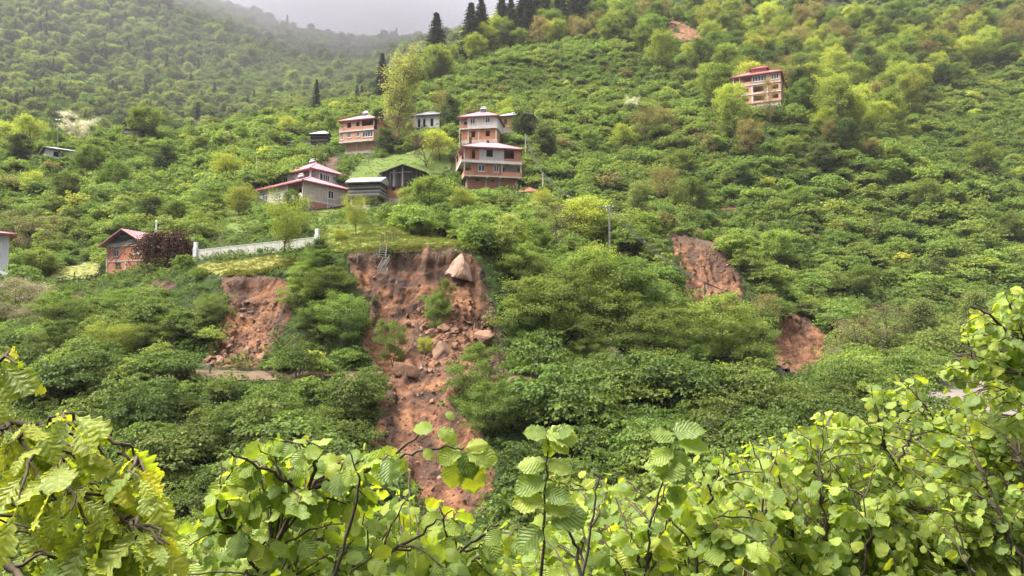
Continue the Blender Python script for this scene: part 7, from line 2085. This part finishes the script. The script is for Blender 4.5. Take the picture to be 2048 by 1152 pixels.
# --- oak branch, left ----------------------------------------------------------------------------------------------
b = Bush('oak_branch', 'yellow green lobed oak leaves on drooping twigs at the left edge', 'oak', OLEAF, ground(-60, 1.75))
b.stem([(-260, 1300, 2.0), (-200, 900, 1.9), (-120, 800, 1.8), (-60, 845, 1.75), (60, 850, 1.7), (130, 843, 1.68), (210, 868, 1.66), (262, 908, 1.64), (312, 972, 1.62)], .012, .0025, 30, .004)
b.stem([(-60, 845, 1.75), (10, 850, 1.68), (50, 885, 1.64), (72, 960, 1.6)], .006, .0025, 14, .004)
b.stem([(60, 850, 1.7), (110, 920, 1.64), (150, 985, 1.6), (180, 1040, 1.58), (190, 1110, 1.56)], .005, .002, 14, .004)
b.stem([(150, 985, 1.6), (230, 1020, 1.6), (270, 1085, 1.6)], .004, .002, 12, .004)
b.stem([(-200, 900, 1.9), (-80, 790, 1.75), (-20, 735, 1.7), (20, 705, 1.68)], .007, .0025, 14, .004)
b.stem([(-120, 1000, 1.7), (0, 1110, 1.6), (45, 1160, 1.55)], .012, .008, 12, .004)
envO = [(-60, 685), (30, 688), (48, 740), (100, 790), (130, 805), (215, 826), (228, 860), (270, 890), (318, 925), (345, 960), (372, 1060), (380, 1110)]
okO = region_ok(envO)
for Q in b.nodes[:5]:
    for rep in range(2):
        b.leaves_along(Q, 12, .078, .25, (0, -.75, .45), .5, .75, okO)
exO, eyO = zip(*envO)
for _ in range(70):
    x = b.rng.uniform(-30, 350); top = np.interp(x, exO, eyO) + 20; bot = 1120 if x < 230 else 1130
    if top > bot: continue
    y = b.rng.uniform(top, bot); Y = b.rng.uniform(1.5, 1.9)
    if b.rng.random() < .18 + .35 * (x > 250) * (y > 1000) * 0: continue
    b.twig(at(x, y, Y), 4, .078, okO, .16)
b.build()
# ================================================================ AIR
def air(name, density, col, shape, label, kind='stuff', aniso=0.0):
    m, n, l = new_mat(name + '_air')
    vs = n.new('ShaderNodeVolumePrincipled')
    vs.inputs['Color'].default_value = (*col, 1); vs.inputs['Density'].default_value = density; vs.inputs['Anisotropy'].default_value = aniso
    o = n.new('ShaderNodeOutputMaterial'); l.new(vs.outputs[0], o.inputs['Volume'])
    V, Fc = shape
    tag(obj(name, mesh_from(name, V, Fc, m)), label, kind=kind)
q = MB().box(-1150, 1150, -40, 1250, -16, 400)
air('haze', 0.00012, (0.86, 0.86, 0.92), (q.v, q.f), 'thin grey haze filling the valley')
def puff(c, r, seed, lump=0.25, n=40):
    """a lumpy closed cloud body"""
    bm = bmesh.new(); bmesh.ops.create_icosphere(bm, subdivisions=4, radius=1.0)
    P = np.array([v.co for v in bm.verts]); Fc = np.array([[v.index for v in f.verts] for f in bm.faces]); bm.free()
    P = P * (1 + lump * fbm(P + seed * 7.3, 1.3, 3))[:, None]
    return P * np.array(r) + np.array(c), Fc
# mist in the side valley in front of the far hill, and the cloud that sits on its crest
air('valley_mist', 0.00036, (0.86, 0.88, 0.96), puff((-190, 470, 170), (330, 170, 190), 1, .12), 'grey mist hanging in the side valley before the far hill')
air('ridge_cloud', 0.0065, (0.70, 0.68, 0.82), puff(tuple(at(680, 30, 590)), (170, 100, 66), 2, .3), 'pale cloud lying on the crest of the far hill')
air('ridge_cloud', 0.0060, (0.70, 0.68, 0.82), puff(tuple(at(760, 10, 640)), (190, 120, 75), 3, .3), 'pale cloud behind the crest of the far hill')
